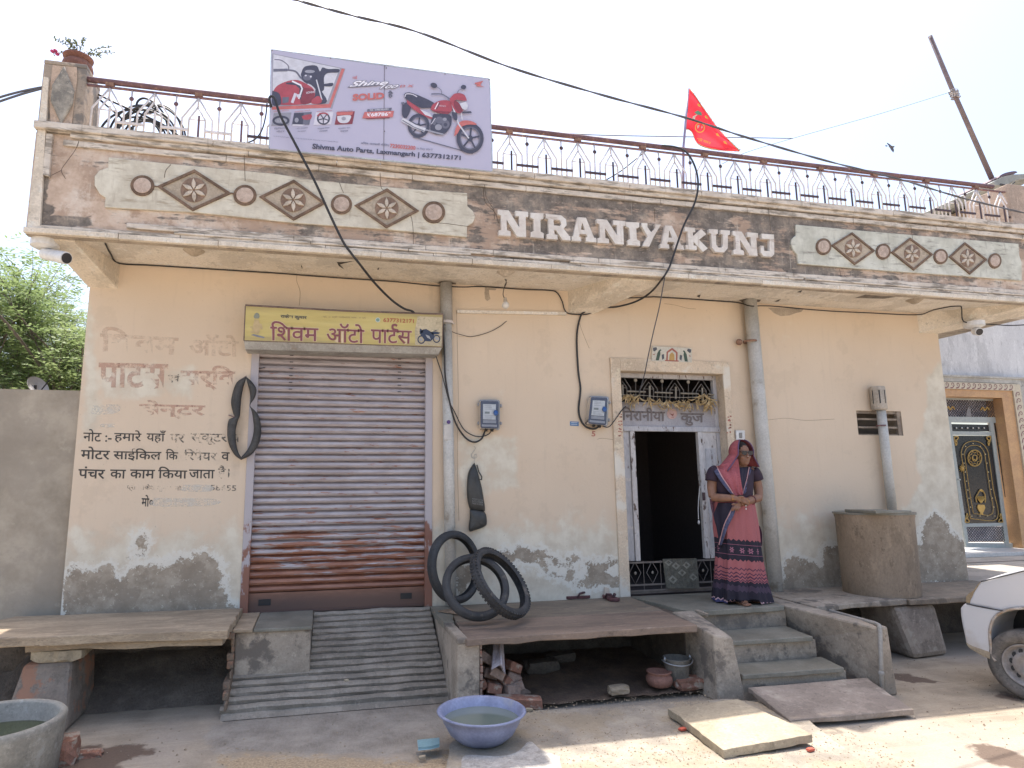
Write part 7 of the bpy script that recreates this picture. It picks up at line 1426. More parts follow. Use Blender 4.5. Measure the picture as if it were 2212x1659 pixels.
# --- skirt of the sari
def sari_mat():
    t = NT('printed_sari'); x, y, z = t.xyz(); zz = t.ma('ADD', z, t.ma('MULTIPLY', t.ma('SUBTRACT', x, foot[0]), .09))
    ztop_, zbot = wp(345, 700)[2], .54
    tri = t.ma('PINGPONG', t.ma('MULTIPLY', x, 1.0), .021); zig = t.ma('ADD', zz, t.ma('MULTIPLY', tri, .85))
    def zn(yy): return (wp(345, yy)[2])
    lo_, hi_ = zn(1600), zn(700); f = lambda yy: (zn(yy) + .009 - lo_) / (hi_ - lo_)
    coral, navy, plum, pink, grey = (.35, .11, .115), (.018, .014, .026), (.08, .028, .055), (.55, .28, .27), (.085, .055, .085)
    stops = [(0, (.06, .06, .15)), (f(1548), (.60, .38, .40)), (f(1540), navy), (f(1452), (.055, .035, .06)), (f(1405), navy), (f(1372), coral), (f(1362), plum), (f(1352), coral), (f(1338), plum), (f(1326), coral), (f(1308), plum), (f(1296), coral), (f(1268), plum), (f(1256), coral), (f(1185), navy), (f(1010), coral)]
    stops = [(max(0, min(1, a)), c) for a, c in stops]
    v = t.ma('DIVIDE', t.ma('SUBTRACT', zig, lo_), hi_ - lo_); col = t.ramp(v, stops, True)
    # flowers in the navy band
    zc = zn(1098) ; u = t.ma('SUBTRACT', t.ma('PINGPONG', t.ma('ADD', x, .02), .042), 0.0); dz = t.ma('SUBTRACT', zz, zc)
    r = t.ma('POWER', t.ma('ADD', t.ma('POWER', u, 2.0), t.ma('POWER', t.ma('MULTIPLY', dz, .8), 2.0)), .5); an = t.ma('ARCTAN2', dz, u); pet = t.ma('ADD', .017, t.ma('MULTIPLY', t.ma('COSINE', t.ma('MULTIPLY', an, 6.0)), .006))
    k = t.ma('MULTIPLY', t.ma('LESS_THAN', r, pet), t.ma('GREATER_THAN', r, .005)); col = t.mix(k, col, (.30, .12, .17))
    for yy in (1138, 1050): kk = t.ma('LESS_THAN', t.ma('ABSOLUTE', t.ma('SUBTRACT', zz, zn(yy))), .0018); col = t.mix(kk, col, (.30, .10, .15))
    w_ = t.noise(200, 3, .5); col = t.mix(.25, col, t.mix(1, col, t.ramp(w_, [(.3, (.6, .6, .6)), (.7, (1.3, 1.3, 1.3))]), 'MULTIPLY'))
    return t.out(col, .85, w_, .1, .002)
M['sari'] = sari_mat()
prof = [(640, 160, 475, .125), (700, 152, 488, .135), (780, 150, 500, .145), (880, 154, 515, .150), (1000, 168, 525, .150), (1120, 178, 538, .150), (1250, 178, 556, .155), (1380, 172, 580, .165), (1480, 165, 604, .18), (1560, 168, 622, .195), (1585, 400 - 225, 618, .195)]
V = []; NA_ = 96
for i, (yy, xl, xr, ry) in enumerate(spline([np.array(p, float) for p in prof], 5)):
    pl_, pr_ = wp(xl, yy), wp(xr, yy); cx_ = (pl_[0] + pr_[0]) / 2; rx = (pr_[0] - pl_[0]) / 2; zz = max(.545, (pl_[2] + pr_[2]) / 2); g = min(1, max(0, (yy - 700) / 800))
    for k_ in range(NA_):
        a = 2 * math.pi * k_ / NA_; fr_ = math.sin(a) < 0; amp = (.004 + .020 * g) * (1.0 if fr_ else .6)
        rip = 1 + (amp / .17) * (math.sin(a * 11 + yy * .003) * .6 + math.sin(a * 19 + 1.3 + yy * .002) * .4 + .5 * math.sin(a * 5 + .6)); zo = 0
        if yy > 1540: zo = -.0 + (.035 if -.8 < math.cos(a) < .1 and math.sin(a) < -.4 else 0)
        V.append((cx_ + rx * math.cos(a) * rip, WY + .03 + ry * math.sin(a) * rip, zz + zo))
nr = len(V) // NA_; F = [(i * NA_ + k_, i * NA_ + (k_ + 1) % NA_, (i + 1) * NA_ + (k_ + 1) % NA_, (i + 1) * NA_ + k_) for i in range(nr - 1) for k_ in range(NA_)]
obj('sari_skirt', V, F, M['sari'], woman, smooth=True)
# --- blouse
bl_ = plain('plum_blouse', (.032, .018, .032), .85); V = []
tors = [(385, 150, 455, .075), (410, 112, 486, .088), (450, 118, 478, .105), (520, 135, 470, .12), (600, 152, 465, .12), (640, 165, 462, .118)]
TS = spline([np.array(p, float) for p in tors], 4)
for (yy, xl, xr, ry) in TS:
    pl_, pr_ = wp(xl, yy), wp(xr, yy); cx_ = (pl_[0] + pr_[0]) / 2; rx = (pr_[0] - pl_[0]) / 2
    for k_ in range(40): a = 2 * math.pi * k_ / 40; V.append((cx_ + rx * math.copysign(abs(math.cos(a)) ** .8, math.cos(a)), WY + .03 + ry * math.copysign(abs(math.sin(a)) ** .8, math.sin(a)), pl_[2]))
nr = len(TS); F = [(i * 40 + k_, i * 40 + (k_ + 1) % 40, (i + 1) * 40 + (k_ + 1) % 40, (i + 1) * 40 + k_) for i in range(nr - 1) for k_ in range(40)] + [tuple(range(40))]
q2 = MB(); q2.add(V, F); q2.tube(spline([wp(150, 405, .03), wp(118, 440, .02), wp(106, 500, .02)], 4), [.058, .062, .063, .062, .060, .060, .059, .058, .058], 18); q2.tube(spline([wp(460, 410, .03), wp(490, 440, .02), wp(508, 490, .02)], 4), [.056, .060, .061, .060, .058, .058, .057, .056, .056], 18)
q2.build('blouse', bl_, woman, smooth=True)
def tfront(x, z, extra=0):
    ys = np.array([wp(345, t_[0])[2] for t_ in TS]); order = np.argsort(ys); xl = np.interp(z, ys[order], np.array([wp(t_[1], t_[0])[0] for t_ in TS])[order]); xr = np.interp(z, ys[order], np.array([wp(t_[2], t_[0])[0] for t_ in TS])[order]); ry = np.interp(z, ys[order], np.array([t_[3] for t_ in TS])[order])
    c_ = (xl + xr) / 2; rx = (xr - xl) / 2; u = max(-1, min(1, (x - c_) / rx)); return WY + .03 - ry * max(0, 1 - abs(u) ** 2.5) ** .5 - extra
def drape(name, left, right, m, ex, rows=22, cols=10, th=.006, fo=.004, ff=6, below=None):
    L = spline([np.array(p, float) for p in left], 8); Rr_ = spline([np.array(p, float) for p in right], 8); V = []
    for j in range(rows + 1):
        l = L[min(len(L) - 1, int(j / rows * (len(L) - 1)))]; r = Rr_[min(len(Rr_) - 1, int(j / rows * (len(Rr_) - 1)))]
        for i in range(cols + 1):
            p = l * (1 - i / cols) + r * (i / cols); P0 = wp(p[0], p[1]); yy = tfront(P0[0], P0[2], ex) if below is None else below(P0[0], P0[2]) - ex
            yy += fo * math.sin(i / cols * ff * math.pi + j * .12) + .0; V.append(at(K('w', p[0], p[1]), yy))
    n = len(V); F = [(j * (cols + 1) + i, j * (cols + 1) + i + 1, (j + 1) * (cols + 1) + i + 1, (j + 1) * (cols + 1) + i) for j in range(rows) for i in range(cols)]
    V2 = V + [p + [0, th, 0] for p in V]; F2 = F + [tuple(a + n for a in f[::-1]) for f in F]
    edge = [i for i in range(cols + 1)] + [j * (cols + 1) + cols for j in range(1, rows + 1)] + [rows * (cols + 1) + i for i in range(cols - 1, -1, -1)] + [j * (cols + 1) for j in range(rows - 1, 0, -1)]
    for a, b_ in zip(edge, edge[1:] + edge[:1]): F2.append((a, a + n, b_ + n, b_))
    return obj(name, V2, F2, m, woman, smooth=True)
coral = mat('coral_cloth', (.36, .095, .105), (.30, .075, .09), 9, bump=.1, rough=.85); navy = plain('navy_cloth', (.020, .016, .032), .85); blueb = mat('blue_grey_border', (.10, .11, .19), (.06, .065, .13), 60, bump=.1, rough=.85); pinkb = plain('pale_pink_edge', (.52, .30, .30), .85)
hip = lambda x, z: WY + .03 - .15 * max(.05, 1 - ((x - wp(335, 800)[0]) / .195) ** 2) ** .5
drape('navy_pallu', [(345, 380), (350, 480), (372, 560), (385, 610)], [(445, 372), (440, 470), (420, 540), (390, 612)], navy, .015)
drape('shoulder_border', [(440, 372), (420, 470), (400, 540), (382, 612)], [(502, 380), (470, 490), (430, 570), (392, 614)], blueb, .019)
drape('border_edge', [(434, 374), (415, 470), (395, 545), (378, 612)], [(441, 374), (422, 470), (401, 545), (383, 612)], pinkb, .022, cols=2)
drape('veil_front', [(150, 372), (200, 470), (265, 570), (300, 625), (360, 620)], [(340, 300), (352, 400), (365, 500), (380, 580), (382, 622)], coral, .024, rows=28, cols=16, fo=.006, ff=5)
drape('left_border', [(108, 375), (165, 470), (240, 570), (285, 618)], [(150, 362), (200, 460), (262, 550), (300, 612)], blueb, .030, cols=6, fo=.001)
drape('border_edge', [(143, 360), (193, 458), (257, 552), (298, 616)], [(152, 360), (202, 458), (265, 552), (304, 616)], pinkb, .033, cols=2, fo=0)
# cloth hanging from the left hip across the front
drape('waist_cloth', [(165, 690), (128, 800), (150, 900), (168, 1000), (178, 1080)], [(320, 690), (300, 760), (260, 850), (220, 950), (188, 1080)], navy, .012, below=hip, fo=.004, ff=4)
drape('waist_border', [(300, 700), (262, 790), (220, 880), (192, 980), (172, 1060)], [(330, 712), (300, 800), (250, 900), (222, 980), (196, 1062)], blueb, .018, below=hip, cols=5, fo=.001)
drape('border_edge', [(298, 702), (258, 790), (216, 878), (188, 978), (168, 1058)], [(304, 702), (266, 790), (222, 880), (194, 980), (174, 1060)], pinkb, .022, below=hip, cols=2, fo=0)
drape('hanging_pallu', [(90, 650), (100, 720), (118, 790), (140, 860)], [(160, 690), (180, 740), (190, 820), (160, 900)], mat('dark_print_cloth', (.05, .03, .055), (.20, .08, .11), 45, bump=.1), -.05, below=hip, fo=.008)
drape('hanging_end', [(505, 870), (510, 950), (520, 1020), (530, 1060)], [(535, 900), (550, 960), (552, 1030), (548, 1070)], plain('plum_cloth', (.06, .02, .04), .85), -.10, below=hip, fo=.006)
# veil over the head
V = []; NR_, NC_ = 26, 34
out_l = [(330, 150), (262, 165), (215, 215), (190, 290), (172, 345), (120, 378)]; 
for j in range(NR_ + 1):
    f = j / NR_; th_ = f * 1.0
    for i in range(NC_ + 1):
        a = R_(-128 + 256 * i / NC_)      # angle about the vertical, 0 = back of head
        if f < .62:
            g = f / .62; ph = g * math.pi * .56; rr1 = .098 * math.sin(ph) + .004; zz_ = .118 * math.cos(ph) + .02
            p = hd - fw * .004 + up * zz_ + (-fw * math.cos(a) + rt * math.sin(a)) * rr1 * 1.06
        else:
            g = (f - .62) / .38; sn = math.sin(a); wdt = .104 + (.165 * g ** 1.1 if sn < 0 else .06 * g)
            p = hd - fw * .010 + up * (-.002 - .15 * g * (1 if sn < 0 else .75)) + (-fw * math.cos(a) * (.104 + .02 * g) + rt * sn * wdt)
        p = p + (rt * math.sin(a) + -fw * math.cos(a)) * (.004 * math.sin(a * 9 + f * 7) * f); V.append(p)
F = [(j * (NC_ + 1) + i, j * (NC_ + 1) + i + 1, (j + 1) * (NC_ + 1) + i + 1, (j + 1) * (NC_ + 1) + i) for j in range(NR_) for i in range(NC_)]
n = len(V); cen = hd
vo = obj('veil', V, F, coral, woman, smooth=True); so_ = vo.modifiers.new('t', 'SOLIDIFY'); so_.thickness = .005
for nm, mm, r, dd in (('veil_edge', plain('blue_purple_edge', (.10, .06, .13)), .0055, 0),):
    q = MB(); q.tube([V[j * (NC_ + 1)] + fw * .003 for j in range(2, NR_ + 1)], r, 6); q.tube([V[j * (NC_ + 1) + NC_] + fw * .003 for j in range(2, NR_ + 1)], r, 6); q.build(nm, mm, woman, smooth=True)
q = MB(); q.ell(hd + up * .030 - fw * .006, (.074, .084, .090), 22, 14, rot=RM); V_ = []; q.build('hair', plain('dark_hair', (.018, .012, .010), .9), woman, smooth=True).location = tuple(-fw * .012)
# glasses
q = MB()
for s in (-1, 1): c_ = hp(s * .033, .083, .012); q.prism([c_ + rt * (.028 * math.cos(a)) + up * (.019 * math.sin(a)) + fw * (.004 - abs(math.cos(a)) * .002) for a in np.linspace(0, 2 * math.pi, 18, endpoint=False)], -fw * .004)
q.build('sunglass_lens', plain('dark_glass', (.012, .014, .02), .12), woman)
q = MB(); q.tube([hp(-.006, .088, .02), hp(.006, .088, .02)], .0025, 6)
for s in (-1, 1): q.tube([hp(s * .062, .078, .024), hp(s * .072, .0, .018)], .0028, 6); q.tube([hp(s * .006, .088, .028), hp(s * .062, .078, .030)], .0025, 6)
q.build('sunglass_frame', M['black'], woman)
q = MB(); q.ell(hp(-.008, .098, -.018), (.003, .003, .003), 6, 4); q.ell(wp(408, 715, -.17), (.006, .004, .008), 8, 6); q.ell(wp(409, 742, -.168), (.006, .004, .010), 8, 6)
def ringat(p, d, r, m, nm): t_ = MB(); d = np.array(d, float); d /= np.linalg.norm(d); a = np.cross(d, [0, 0, 1.]); a /= np.linalg.norm(a); b_ = np.cross(d, a); t_.tube([p + (a * math.cos(x) + b_ * math.sin(x)) * r for x in np.linspace(0, 2 * math.pi, 22)], .0035, 6, cap=False); t_.build(nm, m, woman, smooth=True)
q.build('key_charm', plain('silver_charm', (.6, .58, .55), .3, .7), woman)
for k_ in range(3): ringat(wp(285 + k_ * 11, 648, -.138), (1, -.6, 0), .030, plain('gold_bangle', (.45, .22, .08), .35, .5), 'bangle')
ringat(wp(455, 665, -.085), (1, .8, .2), .040, plain('maroon_bangle', (.12, .02, .03), .4), 'bangle'); ringat(wp(405, 680, -.12), (1, .8, .2), .031, plain('gold_bangle', (.45, .22, .08), .35, .5), 'bangle')

# ================================================================== car, nose pointing away to the left
car = thing('parked_car', 'dusty white hatchback with steel wheel, only its corner in the frame on the right', 'car', (5.09, -1.92, 0))
cP = np.array([5.09, -1.92, 0.]); cd = np.array([-.35, .937, 0]); cn = np.array([-.937, -.35, 0]); cb_ = -cn
def cpix(x, y, dep=0.0): return atn(K('C', x, y), cP + cb_ * dep, cn)
whitep = NT('dusty_white_car_paint'); z = whitep.xyz()[2]; dn = whitep.noise(6, 8, .6); fnn = whitep.noise(50, 5, .6)
dst = whitep.step(whitep.ma('ADD', whitep.step(z, .18, .55, .6, 0), whitep.ma('MULTIPLY', whitep.ma('SUBTRACT', dn, .5), .9)), .2, .6); col = whitep.mix(whitep.ma('MULTIPLY', dst, .7), (.60, .59, .59), (.40, .32, .23)); col = whitep.mix(whitep.ma('MULTIPLY', whitep.step(fnn, .6, .75), .2), col, (.4, .34, .27))
M['carpaint'] = whitep.out(col, whitep.ma('ADD', .28, whitep.ma('MULTIPLY', dst, .4)), None); whitep.b.inputs['Coat Weight'].default_value = .4; whitep.b.inputs['Coat Roughness'].default_value = .1
Wd = 1.42
def panel(name, outline, m, rows=((0, 0.0, 1.0), (.03, 0, .0), ), inset=.05, depth=.25, parent=car, bev=.02, smooth=False):
    P0 = [cpix(*p) for p in outline]; cen = np.mean(P0, 0); V = list(P0); n = len(P0); V += [p + cb_ * depth for p in P0]
    F = [tuple(range(n)), tuple(range(2 * n - 1, n - 1, -1))] + [(i, i + n, (i + 1) % n + n, (i + 1) % n) for i in range(n)]
    return obj(name, V, F, m, parent, bevel=bev)
arcw = [(535 - 0, 1045), (500, 1000), (480, 880), (470, 760), (478, 690), (510, 600), (570, 545), (650, 512), (760, 492), (900, 490), (1060, 520), (1200, 600), (1300, 740)]
# body shell: side outline swept across the car with the sides tucked in
side = [(165, 490), (212, 437), (270, 440)] 
body = [(212, 437), (262, 380), (300, 300), (340, 240), (378, 205), (420, 190), (520, 158), (650, 118), (760, 92), (900, 62), (1100, 30), (1500, -20), (1500, 1000), (1330, 900), (1290, 720), (1200, 600), (1060, 520), (900, 490), (760, 492), (650, 512), (600, 520), (440, 480), (320, 458)]
def loft(name, outline, m, lays, **kw):
    V = []; n = len(outline); P0 = np.array([cpix(*p) for p in outline]); cen = P0.mean(0)
    for dep, shrink, lift in lays:
        for p in P0: qv = p + cb_ * dep; rel = p - cen; V.append(qv - rel * shrink + np.array([0, 0, lift]))
    F = [tuple(range(n)), tuple(range(len(V) - 1, len(V) - n - 1, -1))]
    for l in range(len(lays) - 1):
        for i in range(n): F.append((l * n + i, (l + 1) * n + i, (l + 1) * n + (i + 1) % n, l * n + (i + 1) % n))
    return obj(name, V, F, m, car, smooth=False, bevel=kw.pop('bevel', .015), **kw)
loft('fender', body, M['carpaint'], [(0, .0, 0), (.02, -.012, 0), (.30, -.012, .012), (.71, -.012, .02)])
bump = [(165, 490), (205, 440), (235, 440), (330, 465), (450, 488), (640, 520), (570, 548), (512, 602), (478, 690), (472, 760), (482, 880), (503, 1005), (510, 1040), (400, 985), (275, 912), (238, 880), (222, 845), (205, 760), (180, 640), (168, 560)]
loft('bumper', bump, M['carpaint'], [(-.012, .0, 0), (.02, -.02, 0), (.35, -.02, 0), (1.0, -.02, 0)], bevel=.02)
loft('bumper_lip', [(222, 845), (300, 885), (400, 920), (490, 950), (507, 1035), (400, 990), (275, 918), (240, 885)], mat('dirt_stained_lip', (.42, .34, .24), (.33, .26, .18), 9), [(-.016, 0, 0), (.3, 0, 0)], bevel=.006)
loft('lamp', [(222, 430), (218, 370), (250, 330), (300, 300), (345, 235), (378, 207), (342, 262), (300, 330), (268, 400), (262, 440)], mat('yellowed_lamp_lens', (.38, .29, .17), (.28, .21, .13), 8, rough=.25, bump=.05), [(-.004, 0, 0), (.4, 0, 0)], bevel=.006)
q = MB(); q.tube([cpix(*p, -.004) for p in ((378, 207), (520, 172), (700, 128), (900, 76), (1100, 44))], .004, 5); q.tube([cpix(*p, -.016) for p in ((225, 440), (330, 466), (450, 488), (640, 520))], .0045, 5); q.build('panel_gap', M['black'], car)
q = MB(); q.tube([cpix(*p, -.012) for p in spline([np.array(z_, float) for z_ in arcw[:-2]], 3)], .010, 6); q.build('wheel_arch_lip', mat('rusty_arch', (.33, .22, .13), (.5, .46, .42), 20), car, smooth=True)
# dark inside of the arch
P0 = [cpix(*p, .02) for p in ((520, 1040), (480, 880), (472, 760), (480, 690), (512, 600), (575, 545), (655, 512), (760, 492), (900, 490), (1060, 520), (1200, 600), (1330, 760), (1400, 1040))]
q = MB(); V = P0 + [p + cb_ * .45 for p in P0]; n = len(P0); q.add(V, [(i, i + n, i + 1 + n, i + 1) for i in range(n - 1)] + [tuple(range(n, 2 * n))]); q.build('arch_liner', M['black'], car)
q = MB(); q.prism([cpix(*p, .0) for p in ((480, 850), (500, 835), (525, 850), (545, 1050), (520, 1048), (490, 940))], cb_ * .12); q.build('splash_guard', plain('dusty_black_plastic', (.16, .14, .12), .7), car)
wc = cpix(905, 1085, .07); Rw = wc[2] - .0; wa = np.cross(cn, [0, 0, 1.]); wa /= np.linalg.norm(wa)
wh = obj('wheel', [], [], M['black'], car); OFF[wh.name] = OFF[car.name]
fr3 = (wa, np.array([0, 0, 1.]), cn)
q = MB(); q.lathe([(Rw * .60, -.10), (Rw * .80, -.11), (Rw * .96, -.095), (Rw, -.06), (Rw, .04), (Rw * .97, .075), (Rw * .84, .092), (Rw * .66, .080), (Rw * .60, .06)], wc, 64, axis=fr3); q.build('tyre', mat('dusty_car_tyre', (.20, .175, .15), (.10, .09, .08), 7, bump=.4), wh, smooth=True)
q = MB(); q.lathe([(Rw * .61, .075), (Rw * .58, .078), (Rw * .55, .06), (Rw * .51, .035), (Rw * .44, .040), (Rw * .36, .060), (Rw * .22, .062), (Rw * .16, .045), (.001, .05)], wc, 48, axis=fr3); q.build('rim', mat('dusty_steel_rim', (.34, .31, .29), (.22, .19, .17), 12, rough=.5), wh, smooth=True)
q = MB()
for k_ in range(12): a = R_(30 * k_ + 10); c_ = wc + (wa * math.cos(a) + np.array([0, 0, 1.]) * math.sin(a)) * Rw * .40 + cn * .052; q.lathe([(.001, .004), (.013, .004), (.013, -.01)], c_, 10, axis=fr3, sy=1.5)
q.build('vent_hole', M['black'], wh)
# hidden far side and sill so that it stands as a car
q = MB(); c1 = cP + cb_ * .1 - cd * 1.0; 
q.hexa([cP + cb_ * .02 - cd * 3.1 + [0, 0, .22], cP + cb_ * .02 - cd * .62 + [0, 0, .22], cP + cb_ * Wd - cd * .62 + [0, 0, .22], cP + cb_ * Wd - cd * 3.1 + [0, 0, .22], cP + cb_ * .02 - cd * 3.1 + [0, 0, .85], cP + cb_ * .02 - cd * .62 + [0, 0, .85], cP + cb_ * Wd - cd * .62 + [0, 0, .85], cP + cb_ * Wd - cd * 3.1 + [0, 0, .85]]); q.build('body', M['carpaint'], car, bevel=.04)
q = MB(); q.hexa([cP + cb_ * .12 - cd * 2.9 + [0, 0, .85], cP + cb_ * .12 - cd * .95 + [0, 0, .85], cP + cb_ * 1.3 - cd * .95 + [0, 0, .85], cP + cb_ * 1.3 - cd * 2.9 + [0, 0, .85], cP + cb_ * .22 - cd * 2.7 + [0, 0, 1.38], cP + cb_ * .22 - cd * 1.5 + [0, 0, 1.38], cP + cb_ * 1.2 - cd * 1.5 + [0, 0, 1.38], cP + cb_ * 1.2 - cd * 2.7 + [0, 0, 1.38]]); q.build('cabin', plain('dark_car_glass', (.03, .035, .04), .1), car, bevel=.04)
q = MB(); wc2 = wc - cd * 2.3
q.lathe([(Rw * .60, -.10), (Rw * .96, -.095), (Rw, -.06), (Rw, .04), (Rw * .84, .092), (Rw * .5, .06), (.001, .05)], wc2, 32, axis=fr3); q.build('wheel', M['tyre'], car, smooth=True)

# ================================================================== neighbour's house
YN = 2.2
def np_(x, y, dy=0.0): return at(K('n', x, y), YN + dy)
nb = thing('neighbour_house', 'white neighbouring house with scroll bordered orange doorway on the right', 'house', (11, 3, 0))
wn_ = mat('blue_white_streaked_limewash', (.66, .66, .655), (.56, .56, .565), 2.5, sc=(1.5, 1, .5), wear=(.42, .43, .45), wt=(.60, .75), wscale=2.2)
dtl, dtr, dbl, dbr = np_(60, 448), np_(452, 456), np_(225, 1498), np_(608, 1500)
d0, d1 = 9.42, (dtr[0] + dbr[0]) / 2 + .03; dz1 = (dtr[2]); dz0 = .56
zledge = np_(330, 300)[2]; zfr1 = np_(330, 345)[2]; zfr0 = np_(330, 392)[2]
b = MB(); b.box((6.95, YN + .10, zledge), (16, YN + .5, 4.6)); b.box((7.1, YN + .3, .0), (d0 - .02, YN + .5, zledge)); b.box((d1 + .5, YN + .02, .0), (16, YN + .5, zledge)); b.box((d0 - .5, YN + .02, zfr0), (d1 + .5, YN + .5, zledge)); b.build('wall', wn_, nb)
b = MB(); b.box((6.95, YN - .02, zledge - .02), (16, YN + .10, zledge + .01)); b.build('ledge', mat('old_white_plaster', (.50, .49, .45), (.40, .38, .34), 4, wear=(.27, .26, .24), wt=(.6, .72), wscale=6), nb)
b = MB(); b.box((d0 - .5, YN - .0, zfr1 + .01), (16, YN + .018, zledge - .02)); b.box((d1 + .36, YN, 0.5), (16, YN + .018, zfr1 + .01)); b.build('plaster_band', MAT['old_white_plaster'], nb)
og = mat('orange_marble_surround', (.55, .33, .16), (.46, .27, .14), 5, rough=.5, bump=.1)
b = MB(); b.hexa([(d0 - .4, YN + .01, dz1 + .02), (d1 + .26, YN + .01, dz1 + .02), (d1 + .26, YN + .30, dz1 + .02), (d0 - .4, YN + .30, dz1 + .02), (d0 - .4, YN + .01, zfr0), (d1 + .26, YN + .01, zfr0), (d1 + .26, YN + .30, zfr0), (d0 - .4, YN + .30, zfr0)]); b.box((d1 + .02, YN + .01, .5), (d1 + .24, YN + .30, dz1 + .02)); b.build('door_surround', og, nb, bevel=.004)
cream = plain('cream_tile', (.55, .48, .36), .5); b = MB(); b.box((d0 - .4, YN - .012, zfr0), (d1 + .40, YN + .01, zfr1)); b.box((d1 + .24, YN - .012, .55), (d1 + .40, YN + .01, zfr0)); b.build('border_tiles', cream, nb)
# running scroll
def scroll(base, ux, uz, s):
    q = MB(); pts = [(-.5, -.42), (-.2, -.40), (.12, -.25), (.30, .05), (.22, .34), (-.02, .42), (-.2, .25), (-.14, .05), (.02, .02)]; w_ = [.22, .20, .16, .14, .13, .12, .11, .10, .08]
    P_ = [np.array(v) for v in spline([np.array(p) for p in pts], 3)]; W_ = np.interp(np.linspace(0, 8, len(P_)), range(9), w_)
    L, R2 = [], []
    for i, p in enumerate(P_):
        t_ = P_[min(i + 1, len(P_) - 1)] - P_[max(i - 1, 0)]; t_ /= np.linalg.norm(t_) + 1e-9; n2 = np.array([-t_[1], t_[0]]) * W_[i] / 2; L.append(p + n2); R2.append(p - n2)
    V = [base + (ux * v[0] + uz * v[1]) * s for v in L + R2]; n = len(L); q.add(V, [(i, i + 1, n + i + 1, n + i) for i in range(n - 1)]); return q.build('scroll', plain('maroon_scroll', (.20, .085, .09), .5), nb)
s = zfr1 - zfr0; x = d0 - .3
while x < d1 + .25: scroll(np.array([x, YN - .014, (zfr0 + zfr1) / 2]), np.array([1., 0, 0]), np.array([0, 0, 1.]), s * .86); x += s * .98
z = zfr0 - .05
while z > .6: scroll(np.array([d1 + .32, YN - .014, z]), np.array([0, 0, 1.]), np.array([1., 0, 0]), s * .86); z -= s * .98
# the gate
gt_ = thing('ornate_gate', 'black and grey iron gate with gold ornaments in the neighbour\'s doorway', 'gate', (10.1, YN + .2, .56)); YG = .16
GP = lambda x, y, dy=0.0: at(K('n', x, y), YN + YG + dy)
grey = plain('grey_blue_gate_frame', (.36, .39, .375), .45); blk_ = plain('glossy_black_sheet', (.018, .02, .024), .2); gold = plain('gold_paint', (.50, .32, .09), .4, .3)
g0, g1 = d0 + .0, d1 + .02
def gpoly(name, pts, m, dy, th=.012, **kw): q = MB(); q.prism([GP(*p, dy) for p in pts], (0, th, 0)); return q.build(name, m, gt_, **kw)
def gbar(pts, w_, m, dy=0.0, name='frame_bar'):
    q = MB()
    for a, b_ in zip(pts[:-1], pts[1:]):
        a, b_ = np.array(a, float), np.array(b_, float); t_ = (b_ - a) / np.linalg.norm(b_ - a); n2 = np.array([-t_[1], t_[0]]) * w_ / 2; q.prism([GP(*(p), dy) for p in (a + n2, b_ + n2, b_ - n2, a - n2)], (0, .03, 0))
    return q.build(name, m, gt_)
gbar([(60, 450), (452, 460)], 20, grey); gbar([(90, 600), (465, 605)], 40, grey); gbar([(445, 450), (605, 1500)], 26, grey); gbar([(215, 1485), (610, 1488)], 34, grey); gbar([(395, 615), (508, 1480)], 26, grey, -.004); gbar([(110, 696), (395, 700)], 26, grey); gbar([(205, 1345), (490, 1338)], 24, grey); gbar([(100, 620), (225, 1480)], 22, grey, -.003); gbar([(410, 615), (400, 615)], 4, grey)
gpoly('panel', [(112, 632), (374, 638), (380, 684), (120, 688)], blk_, .01); gpoly('panel', [(130, 714), (388, 716), (476, 1330), (205, 1332)], blk_, .01); gpoly('side_panel', [(414, 618), (455, 620), (562, 1322), (520, 1325)], blk_, .01)
gpoly('sky_backing', [(210, 1352), (490, 1352), (498, 1462), (222, 1462)], mat('painted_sky_lilac', (.62, .59, .64), (.36, .34, .40), 5), .12); gpoly('sky_backing', [(75, 455), (440, 462), (455, 588), (95, 585)], MAT['painted_sky_lilac'], .12); gpoly('sky_backing', [(525, 1352), (572, 1355), (590, 1470), (540, 1472)], MAT['painted_sky_lilac'], .12)  # pale sheets stand in for bright sky seen through the lattice
blatt = plain('black_lattice', (.03, .03, .034), .4)
def lattice(q0, nx_, ny_):
    Q = Quad(*[K('n', *p) for p in q0]); q = MB()
    for k_ in range(-ny_, nx_):
        for sgn in (1, -1):
            pts = []
            for t_ in (0, 1): u = (k_ + t_ * ny_) / nx_; v = t_ if sgn == 1 else 1 - t_; pts.append((u, v))
            (u0, v0), (u1, v1) = pts
            if u0 < 0: f = (0 - u0) / (u1 - u0); u0, v0 = 0, v0 + (v1 - v0) * f
            if u1 > 1: f = (1 - u0) / (u1 - u0); u1, v1 = 1, v0 + (v1 - v0) * f
            q.tube([at(Q(u0, v0), YN + YG + .005), at(Q(u1, v1), YN + YG + .005)], .0052, 4)
    q.build('lattice', blatt, gt_, kind='stuff')
lattice([(72, 455), (430, 465), (448, 590), (92, 585)], 20, 6); lattice([(210, 1355), (485, 1355), (497, 1460), (222, 1462)], 15, 5); lattice([(527, 1357), (570, 1357), (588, 1468), (540, 1470)], 3, 6)
def gstroke(name, pts, w_, dy=-.004, sp=4): 
    P_ = [np.array(v) for v in spline([np.array(p, float) for p in pts], sp)] if sp else [np.array(p, float) for p in pts]; q = MB(); q.tube([GP(*p, dy) for p in P_], w_ * .0026, 6); return q.build(name, gold, gt_, smooth=True)
